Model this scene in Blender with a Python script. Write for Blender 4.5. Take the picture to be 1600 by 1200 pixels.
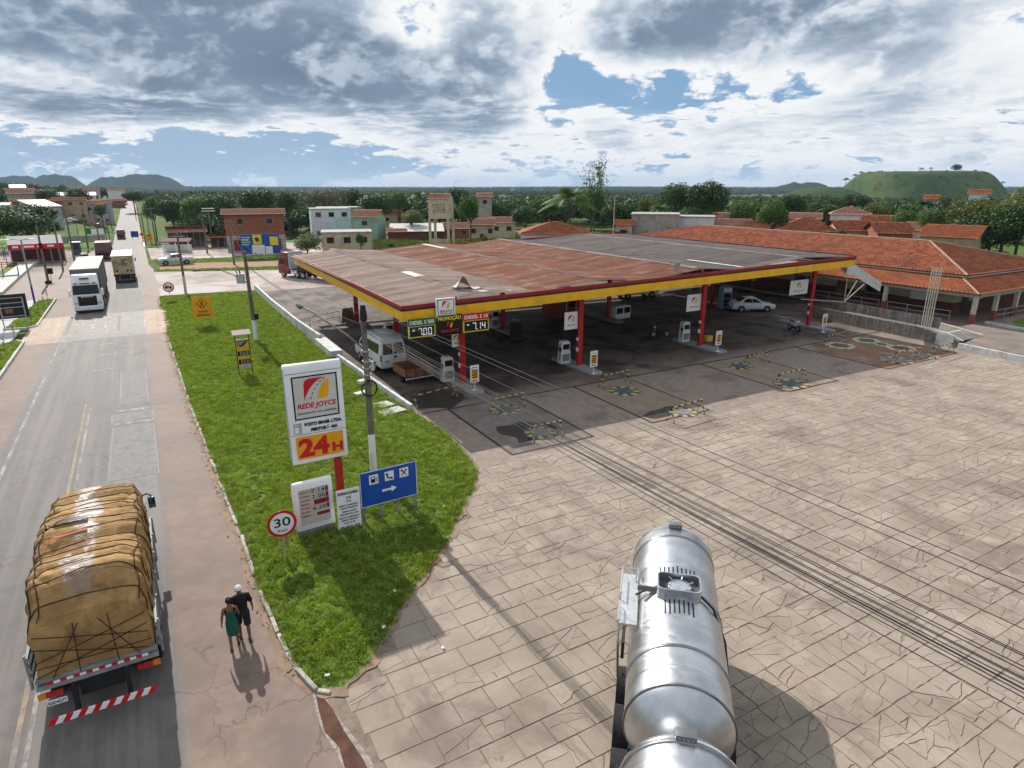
import bpy, bmesh, math, random
import numpy as np
from mathutils import Vector, Matrix
for o in list(bpy.data.objects): bpy.data.objects.remove(o)
sc = bpy.context.scene
R = math.radians
random.seed(7); rng = np.random.default_rng(7)

# ---------------------------------------------------------------- camera
F, HC = 1000.0, 12.5                       # focal length in photo pixels, drone height
TILT = math.atan(310 / F)
YAW = math.atan(595 / (F * math.cos(TILT) + 310 * math.sin(TILT)))
cam = bpy.data.cameras.new('camera'); camo = bpy.data.objects.new('camera', cam)
sc.collection.objects.link(camo); sc.camera = camo
cam.sensor_width = 36; cam.lens = 36 * F / 1600
cam.clip_start = 0.1; cam.clip_end = 30000
camo.location = (0, 0, HC); camo.rotation_euler = (math.pi / 2 - TILT, 0, -YAW)
_fw = Vector((math.sin(YAW) * math.cos(TILT), math.cos(YAW) * math.cos(TILT), -math.sin(TILT)))
_rt = Vector((math.cos(YAW), -math.sin(YAW), 0)); _up = _rt.cross(_fw)
def ray(px, py): return _fw * F + _rt * (px - 800) + _up * (600 - py)
def G(px, py, z=0.0):                      # survey: photo point -> place on the plane at height z
    d = ray(px, py); t = (z - HC) / d.z
    return Vector((d.x * t, d.y * t, z))
def at(px, dist):                          # ground place in the direction of px at a distance
    d = ray(px, 290); k = dist / math.hypot(d.x, d.y)
    return (d.x * k, d.y * k)

# ---------------------------------------------------------------- node helper
class NT:
    def __init__(s, nt): s.nt = nt; s.L = nt.links
    def n(s, t, **kw):
        x = s.nt.nodes.new(t)
        for k, v in kw.items(): setattr(x, k, v)
        return x
    def put(s, sock, v):
        if v is None: return
        if isinstance(v, bpy.types.NodeSocket): s.L.new(v, sock)
        elif isinstance(v, (tuple, list)):
            dv = sock.default_value
            sock.default_value = tuple(v) + ((1,) if len(dv) == 4 and len(v) == 3 else ())
        else: sock.default_value = v
    def m(s, op, a, b=None, c=None, clamp=False):
        x = s.n('ShaderNodeMath', operation=op, use_clamp=clamp)
        s.put(x.inputs[0], a); s.put(x.inputs[1], b); s.put(x.inputs[2], c); return x.outputs[0]
    def v(s, op, a, b=None, sc=None):
        x = s.n('ShaderNodeVectorMath', operation=op)
        s.put(x.inputs[0], a); s.put(x.inputs[1], b)
        if sc is not None: s.put(x.inputs['Scale'], sc)
        return x.outputs['Value'] if op in ('DOT_PRODUCT', 'LENGTH', 'DISTANCE') else x.outputs[0]
    def mix(s, f, a, b, mode='MIX'):
        x = s.n('ShaderNodeMix', data_type='RGBA', blend_type=mode)
        s.put(x.inputs[0], f); s.put(x.inputs[6], a); s.put(x.inputs[7], b); return x.outputs[2]
    def sm(s, v, a, b):                    # smoothstep a..b -> 0..1
        x = s.n('ShaderNodeMapRange', interpolation_type='SMOOTHSTEP')
        s.put(x.inputs[0], v); s.put(x.inputs[1], a); s.put(x.inputs[2], b); return x.outputs[0]
    def noise(s, vec, scale, detail=4, rough=.55, dist=0, lac=2.0):
        x = s.n('ShaderNodeTexNoise'); s.put(x.inputs['Vector'], vec)
        for k, v in (('Scale', scale), ('Detail', detail), ('Roughness', rough), ('Distortion', dist), ('Lacunarity', lac)):
            x.inputs[k].default_value = v
        return x.outputs['Fac']
    def voro(s, vec, scale, feature='F1', rnd=1.0, dist='EUCLIDEAN', out='Distance'):
        x = s.n('ShaderNodeTexVoronoi', feature=feature)
        if feature not in ('DISTANCE_TO_EDGE',): x.distance = dist
        s.put(x.inputs['Vector'], vec); x.inputs['Scale'].default_value = scale; x.inputs['Randomness'].default_value = rnd
        return x.outputs[out]
    def comb(s, x, y, z):
        c = s.n('ShaderNodeCombineXYZ'); s.put(c.inputs[0], x); s.put(c.inputs[1], y); s.put(c.inputs[2], z); return c.outputs[0]
    def sep(s, v):
        c = s.n('ShaderNodeSeparateXYZ'); s.put(c.inputs[0], v); return c.outputs

# ---------------------------------------------------------------- sky, sun, exposure
SUN_EL, SUN_AZ = R(35.5), R(-1.5)           # the sun stands up the road, ahead of the camera
world = bpy.data.worlds.new('World'); sc.world = world; world.use_nodes = True
w = NT(world.node_tree); world.node_tree.nodes.clear()
sky = w.n('ShaderNodeTexSky', sky_type='NISHITA', sun_disc=False, sun_elevation=SUN_EL, sun_rotation=SUN_AZ)
sky.altitude = 50; sky.air_density = 1.0; sky.dust_density = 1.2; sky.ozone_density = 1.2
d = w.n('ShaderNodeTexCoord').outputs['Generated']
dx, dy, dz = w.sep(d)
def skyblob(px, py, rx, ry):               # soft ellipse on the sky, 1 in the middle
    c = ray(px, py).normalized(); u = Vector((0, 0, 1)); t = c.cross(u).normalized()
    dv = w.v('SUBTRACT', d, tuple(c))
    a = w.m('MULTIPLY', w.v('DOT_PRODUCT', dv, tuple(t)), 1000 / rx); b = w.m('MULTIPLY', w.v('DOT_PRODUCT', dv, (0, 0, 1)), 1000 / ry)
    r2 = w.m('ADD', w.m('MULTIPLY', a, a), w.m('MULTIPLY', b, b))
    return w.m('EXPONENT', w.m('MULTIPLY', r2, -1.0))
def skysum(lst):
    acc = 0.0
    for px, py, rx, ry, k in lst:
        acc = w.m('ADD', acc, w.m('MULTIPLY', skyblob(px, py, rx, ry), k))
    return acc
lowf = w.sm(dz, 0.13, 0.0)                 # 1 near the horizon: clouds get smaller with distance
def billow(vec, scale, det):               # heaped, cauliflower-like field
    x = w.n('ShaderNodeTexVoronoi', feature='F1', normalize=True); w.put(x.inputs['Vector'], vec)
    for k, v in (('Scale', scale), ('Detail', det), ('Roughness', .58), ('Lacunarity', 2.3)): w.put(x.inputs[k], v)
    return w.m('SUBTRACT', 1.0, x.outputs['Distance'])
def cloudfield(off, det, bd):
    v = w.v('ADD', d, off)
    qa = w.v('MULTIPLY', v, (1, 1, 1.6)); qb = w.v('MULTIPLY', v, (1, 1, 2.5))
    a = w.noise(qa, 4.6, det, .55, .2); b = w.noise(qb, 15.0, det - 2, .55, .1)
    wv = w.v('SCALE', w.comb(a, b, a), sc=.14)
    bl = billow(w.v('MULTIPLY', w.v('ADD', v, wv), w.comb(1, 1, w.m('MULTIPLY_ADD', lowf, 1.2, 1.5))), w.m('MULTIPLY_ADD', lowf, 9.0, 11.0), bd)
    n = w.m('ADD', w.m('MULTIPLY', a, w.m('SUBTRACT', 1.0, w.m('MULTIPLY', lowf, .6))), w.m('MULTIPLY', b, w.m('MULTIPLY', lowf, .6)))
    return w.m('ADD', w.m('MULTIPLY_ADD', w.m('SUBTRACT', n, .5), 1.45, .5), w.m('MULTIPLY', w.m('SUBTRACT', bl, .55), .80))
place = skysum([(200, 30, 380, 70, .28), (430, 110, 220, 60, .26), (640, 150, 130, 80, .20), (760, 190, 120, 50, .16), (60, 165, 190, 28, .22), (1080, 30, 260, 50, .28), (1330, 60, 120, 50, .12), (1540, 130, 260, 160, .12), (720, 110, 90, 70, .18), (430, 60, 300, 60, .10),
                (960, 205, 60, 25, .14), (360, 185, 50, 22, .14), (1250, 200, 160, 40, .08), (1500, 235, 60, 16, .12),
                (640, 55, 60, 34, -.46), (880, 75, 40, 90, -.36), (1190, 150, 130, 40, -.14), (1010, 170, 70, 30, -.12), (300, 215, 60, 22, -.12), (1000, 128, 130, 28, -.28), (400, 232, 260, 40, -.24), (560, 266, 200, 14, -.12), (1010, 175, 90, 26, -.10), (1260, 100, 46, 46, -.16), (90, 112, 180, 18, -.16), (1420, 190, 160, 25, -.08)])
D0 = w.m('ADD', cloudfield((0, 0, 0), 6, 3), place)
D1 = w.m('ADD', cloudfield((-.004, .010, .020), 4, 2), place)
cover = w.sm(D0, .52, .61)
thick = w.sm(D0, .58, 1.42)
lit = w.sm(w.m('SUBTRACT', D0, D1), -.16, .17)
broad = w.noise(w.v('MULTIPLY', d, (1, 1, 2.2)), 6.0, 2, .5)
dark = w.m('MULTIPLY', w.m('POWER', thick, .6), w.m('SUBTRACT', w.m('ADD', .80, w.m('MULTIPLY', broad, .7)), w.m('MULTIPLY', lit, .85)))
heavy = skysum([(230, 45, 330, 60, .75), (470, 120, 190, 42, .85), (90, 165, 180, 22, .7), (1100, 35, 200, 36, .65), (760, 190, 90, 36, .45)])
dark = w.m('ADD', dark, w.m('MULTIPLY', w.m('MULTIPLY', heavy, w.sm(D0, .58, 1.0)), w.m('SUBTRACT', 1.2, lit)))
dark = w.m('SUBTRACT', 1.0, w.m('EXPONENT', w.m('MULTIPLY', dark, -1.25)))
veil = w.m('MULTIPLY', w.sm(w.noise(w.v('MULTIPLY', d, (1, 1, 5.0)), 2.7, 4, .6, .4), .42, .66), .7)
hz = w.sm(dz, .05, -.005)
ccol = w.mix(w.sm(dark, 0.0, .5), (14.2, 14.3, 14.4), (7.2, 8.5, 10.0))
ccol = w.mix(w.sm(dark, .30, .88), ccol, w.mix(broad, (1.7, 2.5, 3.8), (3.6, 4.8, 6.4)))
ccol = w.mix(w.m('MULTIPLY', hz, .35), ccol, (7.0, 9.0, 11.0))
base = w.mix(.8, sky.outputs[0], (1.9, 4.9, 9.2))
base = w.mix(w.m('MULTIPLY_ADD', veil, .75, .18), base, (7.0, 9.2, 11.4))
base = w.mix(w.m('MULTIPLY', hz, .6), base, (5.0, 7.8, 10.8))
col = w.mix(cover, base, ccol)
bg = w.n('ShaderNodeBackground'); w.put(bg.inputs[0], col); bg.inputs[1].default_value = 0.060
w.L.new(bg.outputs[0], w.n('ShaderNodeOutputWorld').inputs[0])
world.cycles.sampling_method = 'MANUAL'; world.cycles.sample_map_resolution = 512

sl = bpy.data.lights.new('sun', 'SUN'); sl.energy = 5.0; sl.angle = R(.53); sl.color = (1.0, .955, .89)
so = bpy.data.objects.new('sun', sl); sc.collection.objects.link(so); so.location = (0, 60, 60)
_sd = Vector((math.sin(SUN_AZ) * math.cos(SUN_EL), math.cos(SUN_AZ) * math.cos(SUN_EL), math.sin(SUN_EL)))
so.rotation_euler = _sd.to_track_quat('Z', 'Y').to_euler()
vs = sc.view_settings; vs.view_transform = 'Standard'; vs.look = 'None'; vs.gamma = 1; vs.use_curve_mapping = False; vs.exposure = 0.18
sc.cycles.use_denoising = True; sc.cycles.use_adaptive_sampling = True; sc.cycles.adaptive_threshold = .025; sc.cycles.adaptive_min_samples = 20; sc.cycles.max_bounces = 6; sc.cycles.diffuse_bounces = 1; sc.cycles.transparent_max_bounces = 6
sc.cycles.sample_clamp_indirect = 6
# ---------------------------------------------------------------- mesh helpers
COL = sc.collection
class MB:
    """collects faces, then links them as one mesh object"""
    def __init__(s): s.v = []; s.f = []; s.mi = []; s.k = 0; s.T = None
    def add(s, vs, fs):
        b = len(s.v)
        if s.T is not None: vs = [s.T @ Vector(p) for p in vs]
        s.v += [tuple(p) for p in vs]
        for f in fs: s.f.append([i + b for i in f]); s.mi.append(s.k)
        return s
    def box(s, x0, x1, y0, y1, z0, z1):
        return s.add([(x0,y0,z0),(x1,y0,z0),(x1,y1,z0),(x0,y1,z0),(x0,y0,z1),(x1,y0,z1),(x1,y1,z1),(x0,y1,z1)],
                     [(0,3,2,1),(4,5,6,7),(0,1,5,4),(1,2,6,5),(2,3,7,6),(3,0,4,7)])
    def cbox(s, c, sx, sy, sz): return s.box(c[0]-sx/2, c[0]+sx/2, c[1]-sy/2, c[1]+sy/2, c[2]-sz/2, c[2]+sz/2)
    def poly(s, pts): return s.add(pts, [list(range(len(pts)))])
    def prism(s, poly, axis, a, b):        # polygon in the plane across axis, extruded from a to b
        def mk(p, t): return {'x': (t, p[0], p[1]), 'y': (p[0], t, p[1]), 'z': (p[0], p[1], t)}[axis]
        n = len(poly)
        vs = [mk(p, a) for p in poly] + [mk(p, b) for p in poly]
        return s.add(vs, [list(range(n))[::-1], list(range(n, 2*n))] + [(i, (i+1) % n, n+(i+1) % n, n+i) for i in range(n)])
    def cyl(s, p0, p1, r0, r1=None, n=10, caps=True):
        return s.tube([p0, p1], [r0, r0 if r1 is None else r1], n, caps)
    def tube(s, pts, r, n=6, caps=True):
        pts = [Vector(p) for p in pts]; rs = r if isinstance(r, (list, tuple)) else [r] * len(pts)
        vs = []; prev = None
        for i, p in enumerate(pts):
            t = (pts[min(i+1, len(pts)-1)] - pts[max(i-1, 0)]).normalized()
            if prev is None:
                a = Vector((0, 0, 1)) if abs(t.z) < .9 else Vector((1, 0, 0)); u = t.cross(a).normalized()
            else:
                u = (prev - t * prev.dot(t))
                u = u.normalized() if u.length > 1e-6 else t.orthogonal().normalized()
            prev = u; w_ = t.cross(u)
            for k in range(n):
                an = 2 * math.pi * k / n; vs.append(p + (u * math.cos(an) + w_ * math.sin(an)) * rs[i])
        fs = []
        for i in range(len(pts) - 1):
            for k in range(n): fs.append((i*n+k, i*n+(k+1) % n, (i+1)*n+(k+1) % n, (i+1)*n+k))
        if caps: fs += [tuple(range(n))[::-1], tuple(range((len(pts)-1)*n, len(pts)*n))]
        return s.add(vs, fs)
    def grid(s, fn, nu, nv, closeu=False):
        vs = [fn(i / nu, j / nv) for i in range(nu + (0 if closeu else 1)) for j in range(nv + 1)]
        N = nu if closeu else nu + 1
        return s.add(vs, [(i*(nv+1)+j, ((i+1) % N)*(nv+1)+j, ((i+1) % N)*(nv+1)+j+1, i*(nv+1)+j+1) for i in range(nu) for j in range(nv)])
    def disc(s, c, r, n=20, ax='z'):
        f = {'z': lambda a: (c[0]+r*math.cos(a), c[1]+r*math.sin(a), c[2]), 'y': lambda a: (c[0]+r*math.cos(a), c[1], c[2]+r*math.sin(a)),
             'x': lambda a: (c[0], c[1]+r*math.cos(a), c[2]+r*math.sin(a))}[ax]
        return s.poly([f(2*math.pi*i/n) for i in range(n)])
    def mesh(s, name):
        me = bpy.data.meshes.new(name); me.from_pydata(s.v, [], s.f)
        if any(s.mi): me.polygons.foreach_set('material_index', s.mi)
        return me
    def build(s, name, mat, parent=None, smooth=None, bevel=None, fix=False):
        me = s.mesh(name)
        for m in (mat if isinstance(mat, (list, tuple)) else [mat]): me.materials.append(m)
        if fix or bevel:
            bm = bmesh.new(); bm.from_mesh(me)
            bmesh.ops.recalc_face_normals(bm, faces=bm.faces)
            if bevel:
                bmesh.ops.remove_doubles(bm, verts=bm.verts, dist=1e-5)
                es = [e for e in bm.edges if len(e.link_faces) == 2 and e.calc_face_angle(0) > R(28)]
                bmesh.ops.bevel(bm, geom=es, offset=bevel, segments=2, profile=.5, affect='EDGES', clamp_overlap=True)
                if smooth is None: smooth = 40
            bm.to_mesh(me); bm.free()
        if smooth:
            me.shade_smooth(); me.set_sharp_from_angle(angle=R(smooth))
        return link(name, me, parent)
def link(name, data, parent=None):
    o = bpy.data.objects.new(name, data); COL.objects.link(o)
    if parent is not None: o.parent = parent
    return o
def tag(o, label=None, cat=None, group=None, kind=None):
    for k, v in (('label', label), ('category', cat), ('group', group), ('kind', kind)):
        if v: o[k] = v
    return o
def thing(name, label, cat, loc=(0, 0, 0), rz=0, group=None):
    o = link(name, None); o.location = loc; o.rotation_euler = (0, 0, rz); o.empty_display_size = .2
    return tag(o, label, cat, group)
def copy_tree(o, parent=None):
    c = o.copy(); COL.objects.link(c); c.parent = parent
    for ch in list(o.children): copy_tree(ch, c)
    return c
def place(o, loc, rz=0, label=None, group=None, scale=None):
    o.location = loc; o.rotation_euler = (0, 0, rz)
    if label: o['label'] = label
    if group: o['group'] = group
    if scale: o.scale = (scale,) * 3 if not isinstance(scale, tuple) else scale
    return o
def text(name, s, size, mat, parent, M, width=None, bold=0.0, shear=0.0, align='CENTER', squash=1.0, depth=.004, space=1.0, lines=1.0):
    """flat lettering; M maps text plane (x right, y up, z out) into the parent"""
    cu = bpy.data.curves.new(name, 'FONT'); cu.body = s; cu.size = size; cu.align_x = align; cu.align_y = 'CENTER'
    cu.offset = bold * size; cu.shear = shear; cu.extrude = depth; cu.resolution_u = 3; cu.space_character = space; cu.space_line = lines
    tmp = bpy.data.objects.new(name, cu); me = bpy.data.meshes.new_from_object(tmp); bpy.data.objects.remove(tmp)
    co = np.zeros(len(me.vertices) * 3); me.vertices.foreach_get('co', co); co = co.reshape(-1, 3)
    if len(co):
        co[:, 0] *= squash
        if width: 
            wd = co[:, 0].max() - co[:, 0].min(); co[:, 0] *= width / wd
        co[:, 1] -= 0 if '\n' in s else (co[:, 1].max() + co[:, 1].min()) / 2
    me.vertices.foreach_set('co', co.ravel()); me.transform(M); me.materials.clear(); me.materials.append(mat)
    me.name = name
    return link(name, me, parent)
def face_matrix(origin, right, up):
    r = Vector(right).normalized(); u = Vector(up).normalized(); n = r.cross(u)
    m = Matrix((r, u, n)).transposed().to_4x4(); m.translation = Vector(origin); return m

# ---------------------------------------------------------------- materials
MATS = {}
def M(name, col, rough=.75, var=.18, scale=2.5, metal=0.0, bump=0.0, bscale=30.0, stain=None, stain_amt=.5, stain_scale=.6, spec=.25, rnd=0.0, coat=0.0, emis=None, sub=None):
    if name in MATS: return MATS[name]
    m = bpy.data.materials.new(name); m.use_nodes = True; t = NT(m.node_tree); m.node_tree.nodes.clear()
    out = t.n('ShaderNodeOutputMaterial'); b = t.n('ShaderNodeBsdfPrincipled'); t.L.new(b.outputs[0], out.inputs[0])
    co = t.n('ShaderNodeTexCoord').outputs['Object']
    oi = t.n('ShaderNodeObjectInfo').outputs['Random'] if rnd else None
    if rnd: co = t.v('ADD', co, t.v('SCALE', t.comb(oi, oi, oi), sc=37.0))
    c = col
    if var:
        n = t.noise(co, scale, 6, .62)
        f = t.sm(n, .28, .72)
        c = t.mix(f, tuple(x * (1 - var) for x in col), tuple(min(1, x * (1 + var)) for x in col))
    if stain:
        n2 = t.sm(t.noise(co, stain_scale, 7, .65, .4), .48, .68)
        c = t.mix(t.m('MULTIPLY', n2, stain_amt), c, stain)
    if rnd:
        c = t.mix(1.0, c, t.comb(*[t.m('MULTIPLY_ADD', oi, rnd * 2, 1 - rnd)] * 3), 'MULTIPLY')
    t.put(b.inputs['Base Color'], c)
    if var and metal < .5: t.put(b.inputs['Roughness'], t.m('MULTIPLY_ADD', n, .3, rough - .15, clamp=True))
    else: b.inputs['Roughness'].default_value = rough
    b.inputs['Metallic'].default_value = metal; b.inputs['Specular IOR Level'].default_value = spec
    if coat: b.inputs['Coat Weight'].default_value = coat; b.inputs['Coat Roughness'].default_value = .08
    if emis: b.inputs['Emission Color'].default_value = (*emis[:3], 1); b.inputs['Emission Strength'].default_value = emis[3]
    if bump:
        bp = t.n('ShaderNodeBump'); bp.inputs['Strength'].default_value = bump; bp.inputs['Distance'].default_value = .02
        t.put(bp.inputs['Height'], t.noise(co, bscale, 5, .6)); t.L.new(bp.outputs[0], b.inputs['Normal'])
    MATS[name] = m; return m
def custom(name):
    m = bpy.data.materials.new(name); m.use_nodes = True; t = NT(m.node_tree); m.node_tree.nodes.clear()
    out = t.n('ShaderNodeOutputMaterial'); b = t.n('ShaderNodeBsdfPrincipled'); t.L.new(b.outputs[0], out.inputs[0])
    MATS[name] = m; return m, t, b
def bumpto(t, b, h, dist=.02, st=1.0):
    bp = t.n('ShaderNodeBump'); bp.inputs['Strength'].default_value = st; bp.inputs['Distance'].default_value = dist
    t.put(bp.inputs['Height'], h); t.L.new(bp.outputs[0], b.inputs['Normal'])

white = M('white_paint', (.74, .74, .72), .5, .08, 1.5, stain=(.42, .38, .32), stain_amt=.35)
sign_white = M('sign_white', (.80, .80, .80), .35, .05, 1.2, stain=(.6, .57, .5), stain_amt=.25)
black = M('black_paint', (.015, .015, .017), .5, .2)
dark = M('dark_rubber', (.022, .022, .023), .8, .3, 8)
steel = M('galvanised_steel', (.36, .37, .38), .45, .2, 6, metal=.7)
chrome = M('chrome', (.7, .7, .72), .18, .05, 4, metal=1)
glass = M('dark_glass', (.012, .016, .018), .06, 0, spec=.7)
red = M('column_red', (.42, .02, .018), .45, .12, 2, stain=(.2, .03, .02), stain_amt=.3)
sign_red = M('sign_red', (.55, .015, .02), .4, .06)
sign_yellow = M('sign_yellow', (.82, .40, .012), .4, .07)
fascia_yellow = M('fascia_yellow', (.80, .43, .012), .45, .08, .7, stain=(.52, .25, .02), stain_amt=.5, stain_scale=.9)
fascia_red = M('fascia_red', (.30, .018, .02), .45, .12, 1.0, stain=(.16, .03, .03), stain_amt=.4)
fascia_dark = M('fascia_dark', (.045, .018, .016), .5, .15)
concrete = M('concrete', (.36, .34, .31), .85, .18, 1.5, bump=.25, bscale=20, stain=(.17, .15, .13), stain_amt=.45)
pale_concrete = M('pale_concrete', (.50, .49, .46), .85, .14, 1.2, bump=.2, bscale=18, stain=(.28, .26, .23), stain_amt=.4)
pole_concrete = M('pole_concrete', (.15, .135, .115), .85, .25, 3, bump=.3, stain=(.07, .06, .05), stain_amt=.6)
wood = M('weathered_wood', (.20, .095, .045), .8, .35, 6, bump=.3, bscale=12)
grey_wood = M('grey_board', (.21, .19, .17), .85, .35, 4, bump=.3, bscale=9, rnd=.18)
cable = M('cable_black', (.02, .02, .021), .6, .1)

# ---------------------------------------------------------------- terrain
def sstep(a, b, t):
    t = min(1, max(0, (t - a) / (b - a))); return t * t * (3 - 2 * t)
def prof(y):                                # the highway dips to a culvert, then climbs
    return -5.6 * sstep(155, 230, y) + 1.3 * sstep(240, 330, y) + 2.6 * sstep(330, 560, y) - 6 * sstep(590, 900, y)
def terr(x, y):
    lf = prof(y) * (1 - .85 * sstep(9, 22, -x))
    r = math.hypot(x, y)
    rg = -3.5 * sstep(170, 380, r) - 5.0 * sstep(500, 1400, r)
    k = sstep(14, 60, x - .12 * max(0, y - 100))
    z = lf * (1 - k) + rg * k
    z += 13 * math.exp(-((x + 190) / 150) ** 2 - ((y - 560) / 190) ** 2)
    if r > 600: z += 4 * math.sin(x * .0021 + 1) * math.sin(y * .0017 + .5) * sstep(600, 1500, r)
    return z
def axis(lo, hi, step, far_lo, far_hi):
    a = list(np.arange(lo, hi + .1, step)); s = step; t = hi
    while t < far_hi: s *= 1.22; t += s; a.append(t)
    s = step; t = lo
    while t > far_lo: s *= 1.22; t -= s; a.insert(0, t)
    return a
xs = axis(-150, 190, 6, -9000, 9000); ys = axis(-42, 700, 6, -3000, 12000)
tm, t, b = custom('terrain')
co = t.n('ShaderNodeTexCoord').outputs['Object']; px_, py_, pz_ = t.sep(co)
n1 = t.noise(co, .018, 7, .6, .6); n2 = t.noise(co, .5, 6, .65); n3 = t.noise(co, .0035, 5, .6, .5)
gr = t.mix(t.sm(n2, .3, .7), (.045, .085, .014), (.10, .155, .03))
gr = t.mix(t.sm(n1, .54, .66), gr, (.18, .15, .085))
far = t.mix(t.sm(n3, .44, .58), (.028, .062, .020), (.085, .15, .035))
ln = t.v('LENGTH', co)
c = t.mix(t.sm(ln, 350, 700), gr, far)
t.put(b.inputs['Base Color'], c); b.inputs['Roughness'].default_value = .95; b.inputs['Specular IOR Level'].default_value = .1
bumpto(t, b, t.noise(co, 3.0, 6, .7), .15, .6)
mb = MB(); mb.add([(x, y, terr(x, y) - .10) for x in xs for y in ys],
       [(i*len(ys)+j, (i+1)*len(ys)+j, (i+1)*len(ys)+j+1, i*len(ys)+j+1) for i in range(len(xs)-1) for j in range(len(ys)-1)])
tag(mb.build('ground', tm, smooth=60), kind='structure')

# ---------------------------------------------------------------- highway
rm, t, b = custom('asphalt')
co = t.n('ShaderNodeTexCoord').outputs['Object']; X, Y_, Z_ = t.sep(co)
wob = t.m('MULTIPLY', t.m('SUBTRACT', t.noise(co, .35, 4, .6), .5), .5)
Xw = t.m('ADD', X, wob)
fine = t.noise(co, 45, 3, .7); mid = t.noise(co, 1.2, 6, .65); strk = t.noise(t.v('MULTIPLY', co, (2.2, .06, 1)), 1.0, 5, .6)
lane = t.mix(t.sm(mid, .3, .7), (.122, .108, .102), (.165, .146, .137))
lane = t.mix(t.m('MULTIPLY', t.sm(strk, .42, .62), .55), lane, (.215, .19, .176))
sh = t.mix(t.sm(mid, .3, .72), (.175, .122, .094), (.25, .183, .145))
sh = t.mix(t.m('MULTIPLY', t.sm(t.noise(co, .22, 5, .6), .45, .65), .6), sh, (.15, .122, .108))
edge = t.m('MAXIMUM', t.sm(Xw, -.95, -.55), t.sm(Xw, -7.2, -7.9))
c = t.mix(edge, lane, sh)
crk = t.voro(t.v('ADD', co, t.v('SCALE', t.comb(mid, strk, mid), sc=1.1)), .42, 'DISTANCE_TO_EDGE')
crm = t.m('MULTIPLY', t.sm(crk, .012, .003), t.sm(t.noise(co, .11, 3, .5), .50, .62))
c = t.mix(t.m('MULTIPLY', crm, .38), c, (.06, .055, .05))
spots = t.sm(t.noise(co, .8, 4, .7), .66, .74)
c = t.mix(t.m('MULTIPLY', spots, .5), c, (.085, .078, .074))
c = t.mix(1.0, c, t.comb(*[t.m('MULTIPLY_ADD', fine, .35, .82)] * 3), 'MULTIPLY')
t.put(b.inputs['Base Color'], c); t.put(b.inputs['Roughness'], t.m('MULTIPLY_ADD', mid, .2, .62)); b.inputs['Specular IOR Level'].default_value = .16
bumpto(t, b, t.m('ADD', fine, t.m('MULTIPLY', crm, -2.0)), .008, .7)
ry = [-30, 0, 14, 20, 25, 31, 40, 60, 85, 100, 110] + list(range(116, 640, 6))
def rz(y): return terr(-4, y) + (.0 if y < 110 else .10 * sstep(110, 150, y))
mb = MB()
for i, y in enumerate(ry):
    wr = 2.6 if y < 20 else 1.75 if y < 31 else 1.35 if y < 84 else (1.1 if y < 120 else .6); wl = -9.55 if y < 95 else (-9.2 if y < 150 else -8.6)
    mb.v += [(wl - (14 if 90 < y < 122 else 0), y, rz(y)), (-8.0, y, rz(y)), (-4.1, y, rz(y)), (-.7, y, rz(y)), (wr, y, rz(y))]
for i in range(len(ry) - 1):
    for k in range(4): mb.f.append([i*5+k, i*5+k+1, (i+1)*5+k+1, (i+1)*5+k]); mb.mi.append(0)
road = tag(mb.build('road', rm), kind='structure')
# worn paint: strips a few millimetres above the asphalt
def paint(name, col, wear, rough=.6, under=(.19, .178, .17)):
    m, t, b = custom(name); co = t.n('ShaderNodeTexCoord').outputs['Object']
    n = t.noise(t.v('MULTIPLY', co, (1, .35, 1)), 3.2, 7, .75); f = t.m('MULTIPLY', t.sm(n, wear - .06, wear + .16), .85)
    t.put(b.inputs['Base Color'], t.mix(f, under, col)); b.inputs['Roughness'].default_value = .8; b.inputs['Specular IOR Level'].default_value = .15; return m
pw = paint('road_paint_white', (.43, .40, .37), .49); py = paint('road_paint_yellow', (.42, .30, .15), .46)
def strip(x0, x1, y0, y1, mat, z=.005, name='lane_marking', n=1, parent=road, dx=0):
    mb = MB()
    for i in range(n):
        ya = y0 + (y1 - y0) * i / n; yb = y0 + (y1 - y0) * (i + 1) / n
        mb.add([(x0, ya, rz(ya) + z), (x1, ya, rz(ya) + z), (x1 + dx, yb, rz(yb) + z), (x0 + dx, yb, rz(yb) + z)], [(0, 1, 2, 3)])
    return mb.build(name, mat, parent)
strip(-7.12, -6.96, 5, 63.4, pw, name='edge_line'); strip(-7.12, -6.96, 77.2, 300, pw, name='edge_line', n=40, z=.012)
strip(-.86, -.74, 78, 300, pw, name='edge_line', n=40, z=.012)
strip(-4.32, -4.20, 12, 44, py, name='centre_line'); strip(-4.06, -3.95, 12, 43, pw, name='centre_line')
strip(-4.2, -4.06, 130, 420, py, name='centre_line', n=40, z=.014)
for y, a, c in ((61, -4.15, -2.9), (57, -4.2, -2.9), (52, -4.25, -2.85)): strip(a, c, y, y + .55, pw, name='rumble_bar')
for y, a, c in ((48.2, -2.5, -.9), (77.9 + 4.6, -2.7, -.75), (92, -2.5, -.75), (41.4, -2.75, -.75), (39.0, -2.75, -.75), (97.5, -2.2, -1.0)): strip(a, c, y, y + .42, pw, name='rumble_bar')
patchm = M('asphalt_patch', (.205, .19, .182), .8, .22, 3, bump=.4, bscale=60, stain=(.09, .085, .08), stain_amt=.5, stain_scale=2.2)
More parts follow.
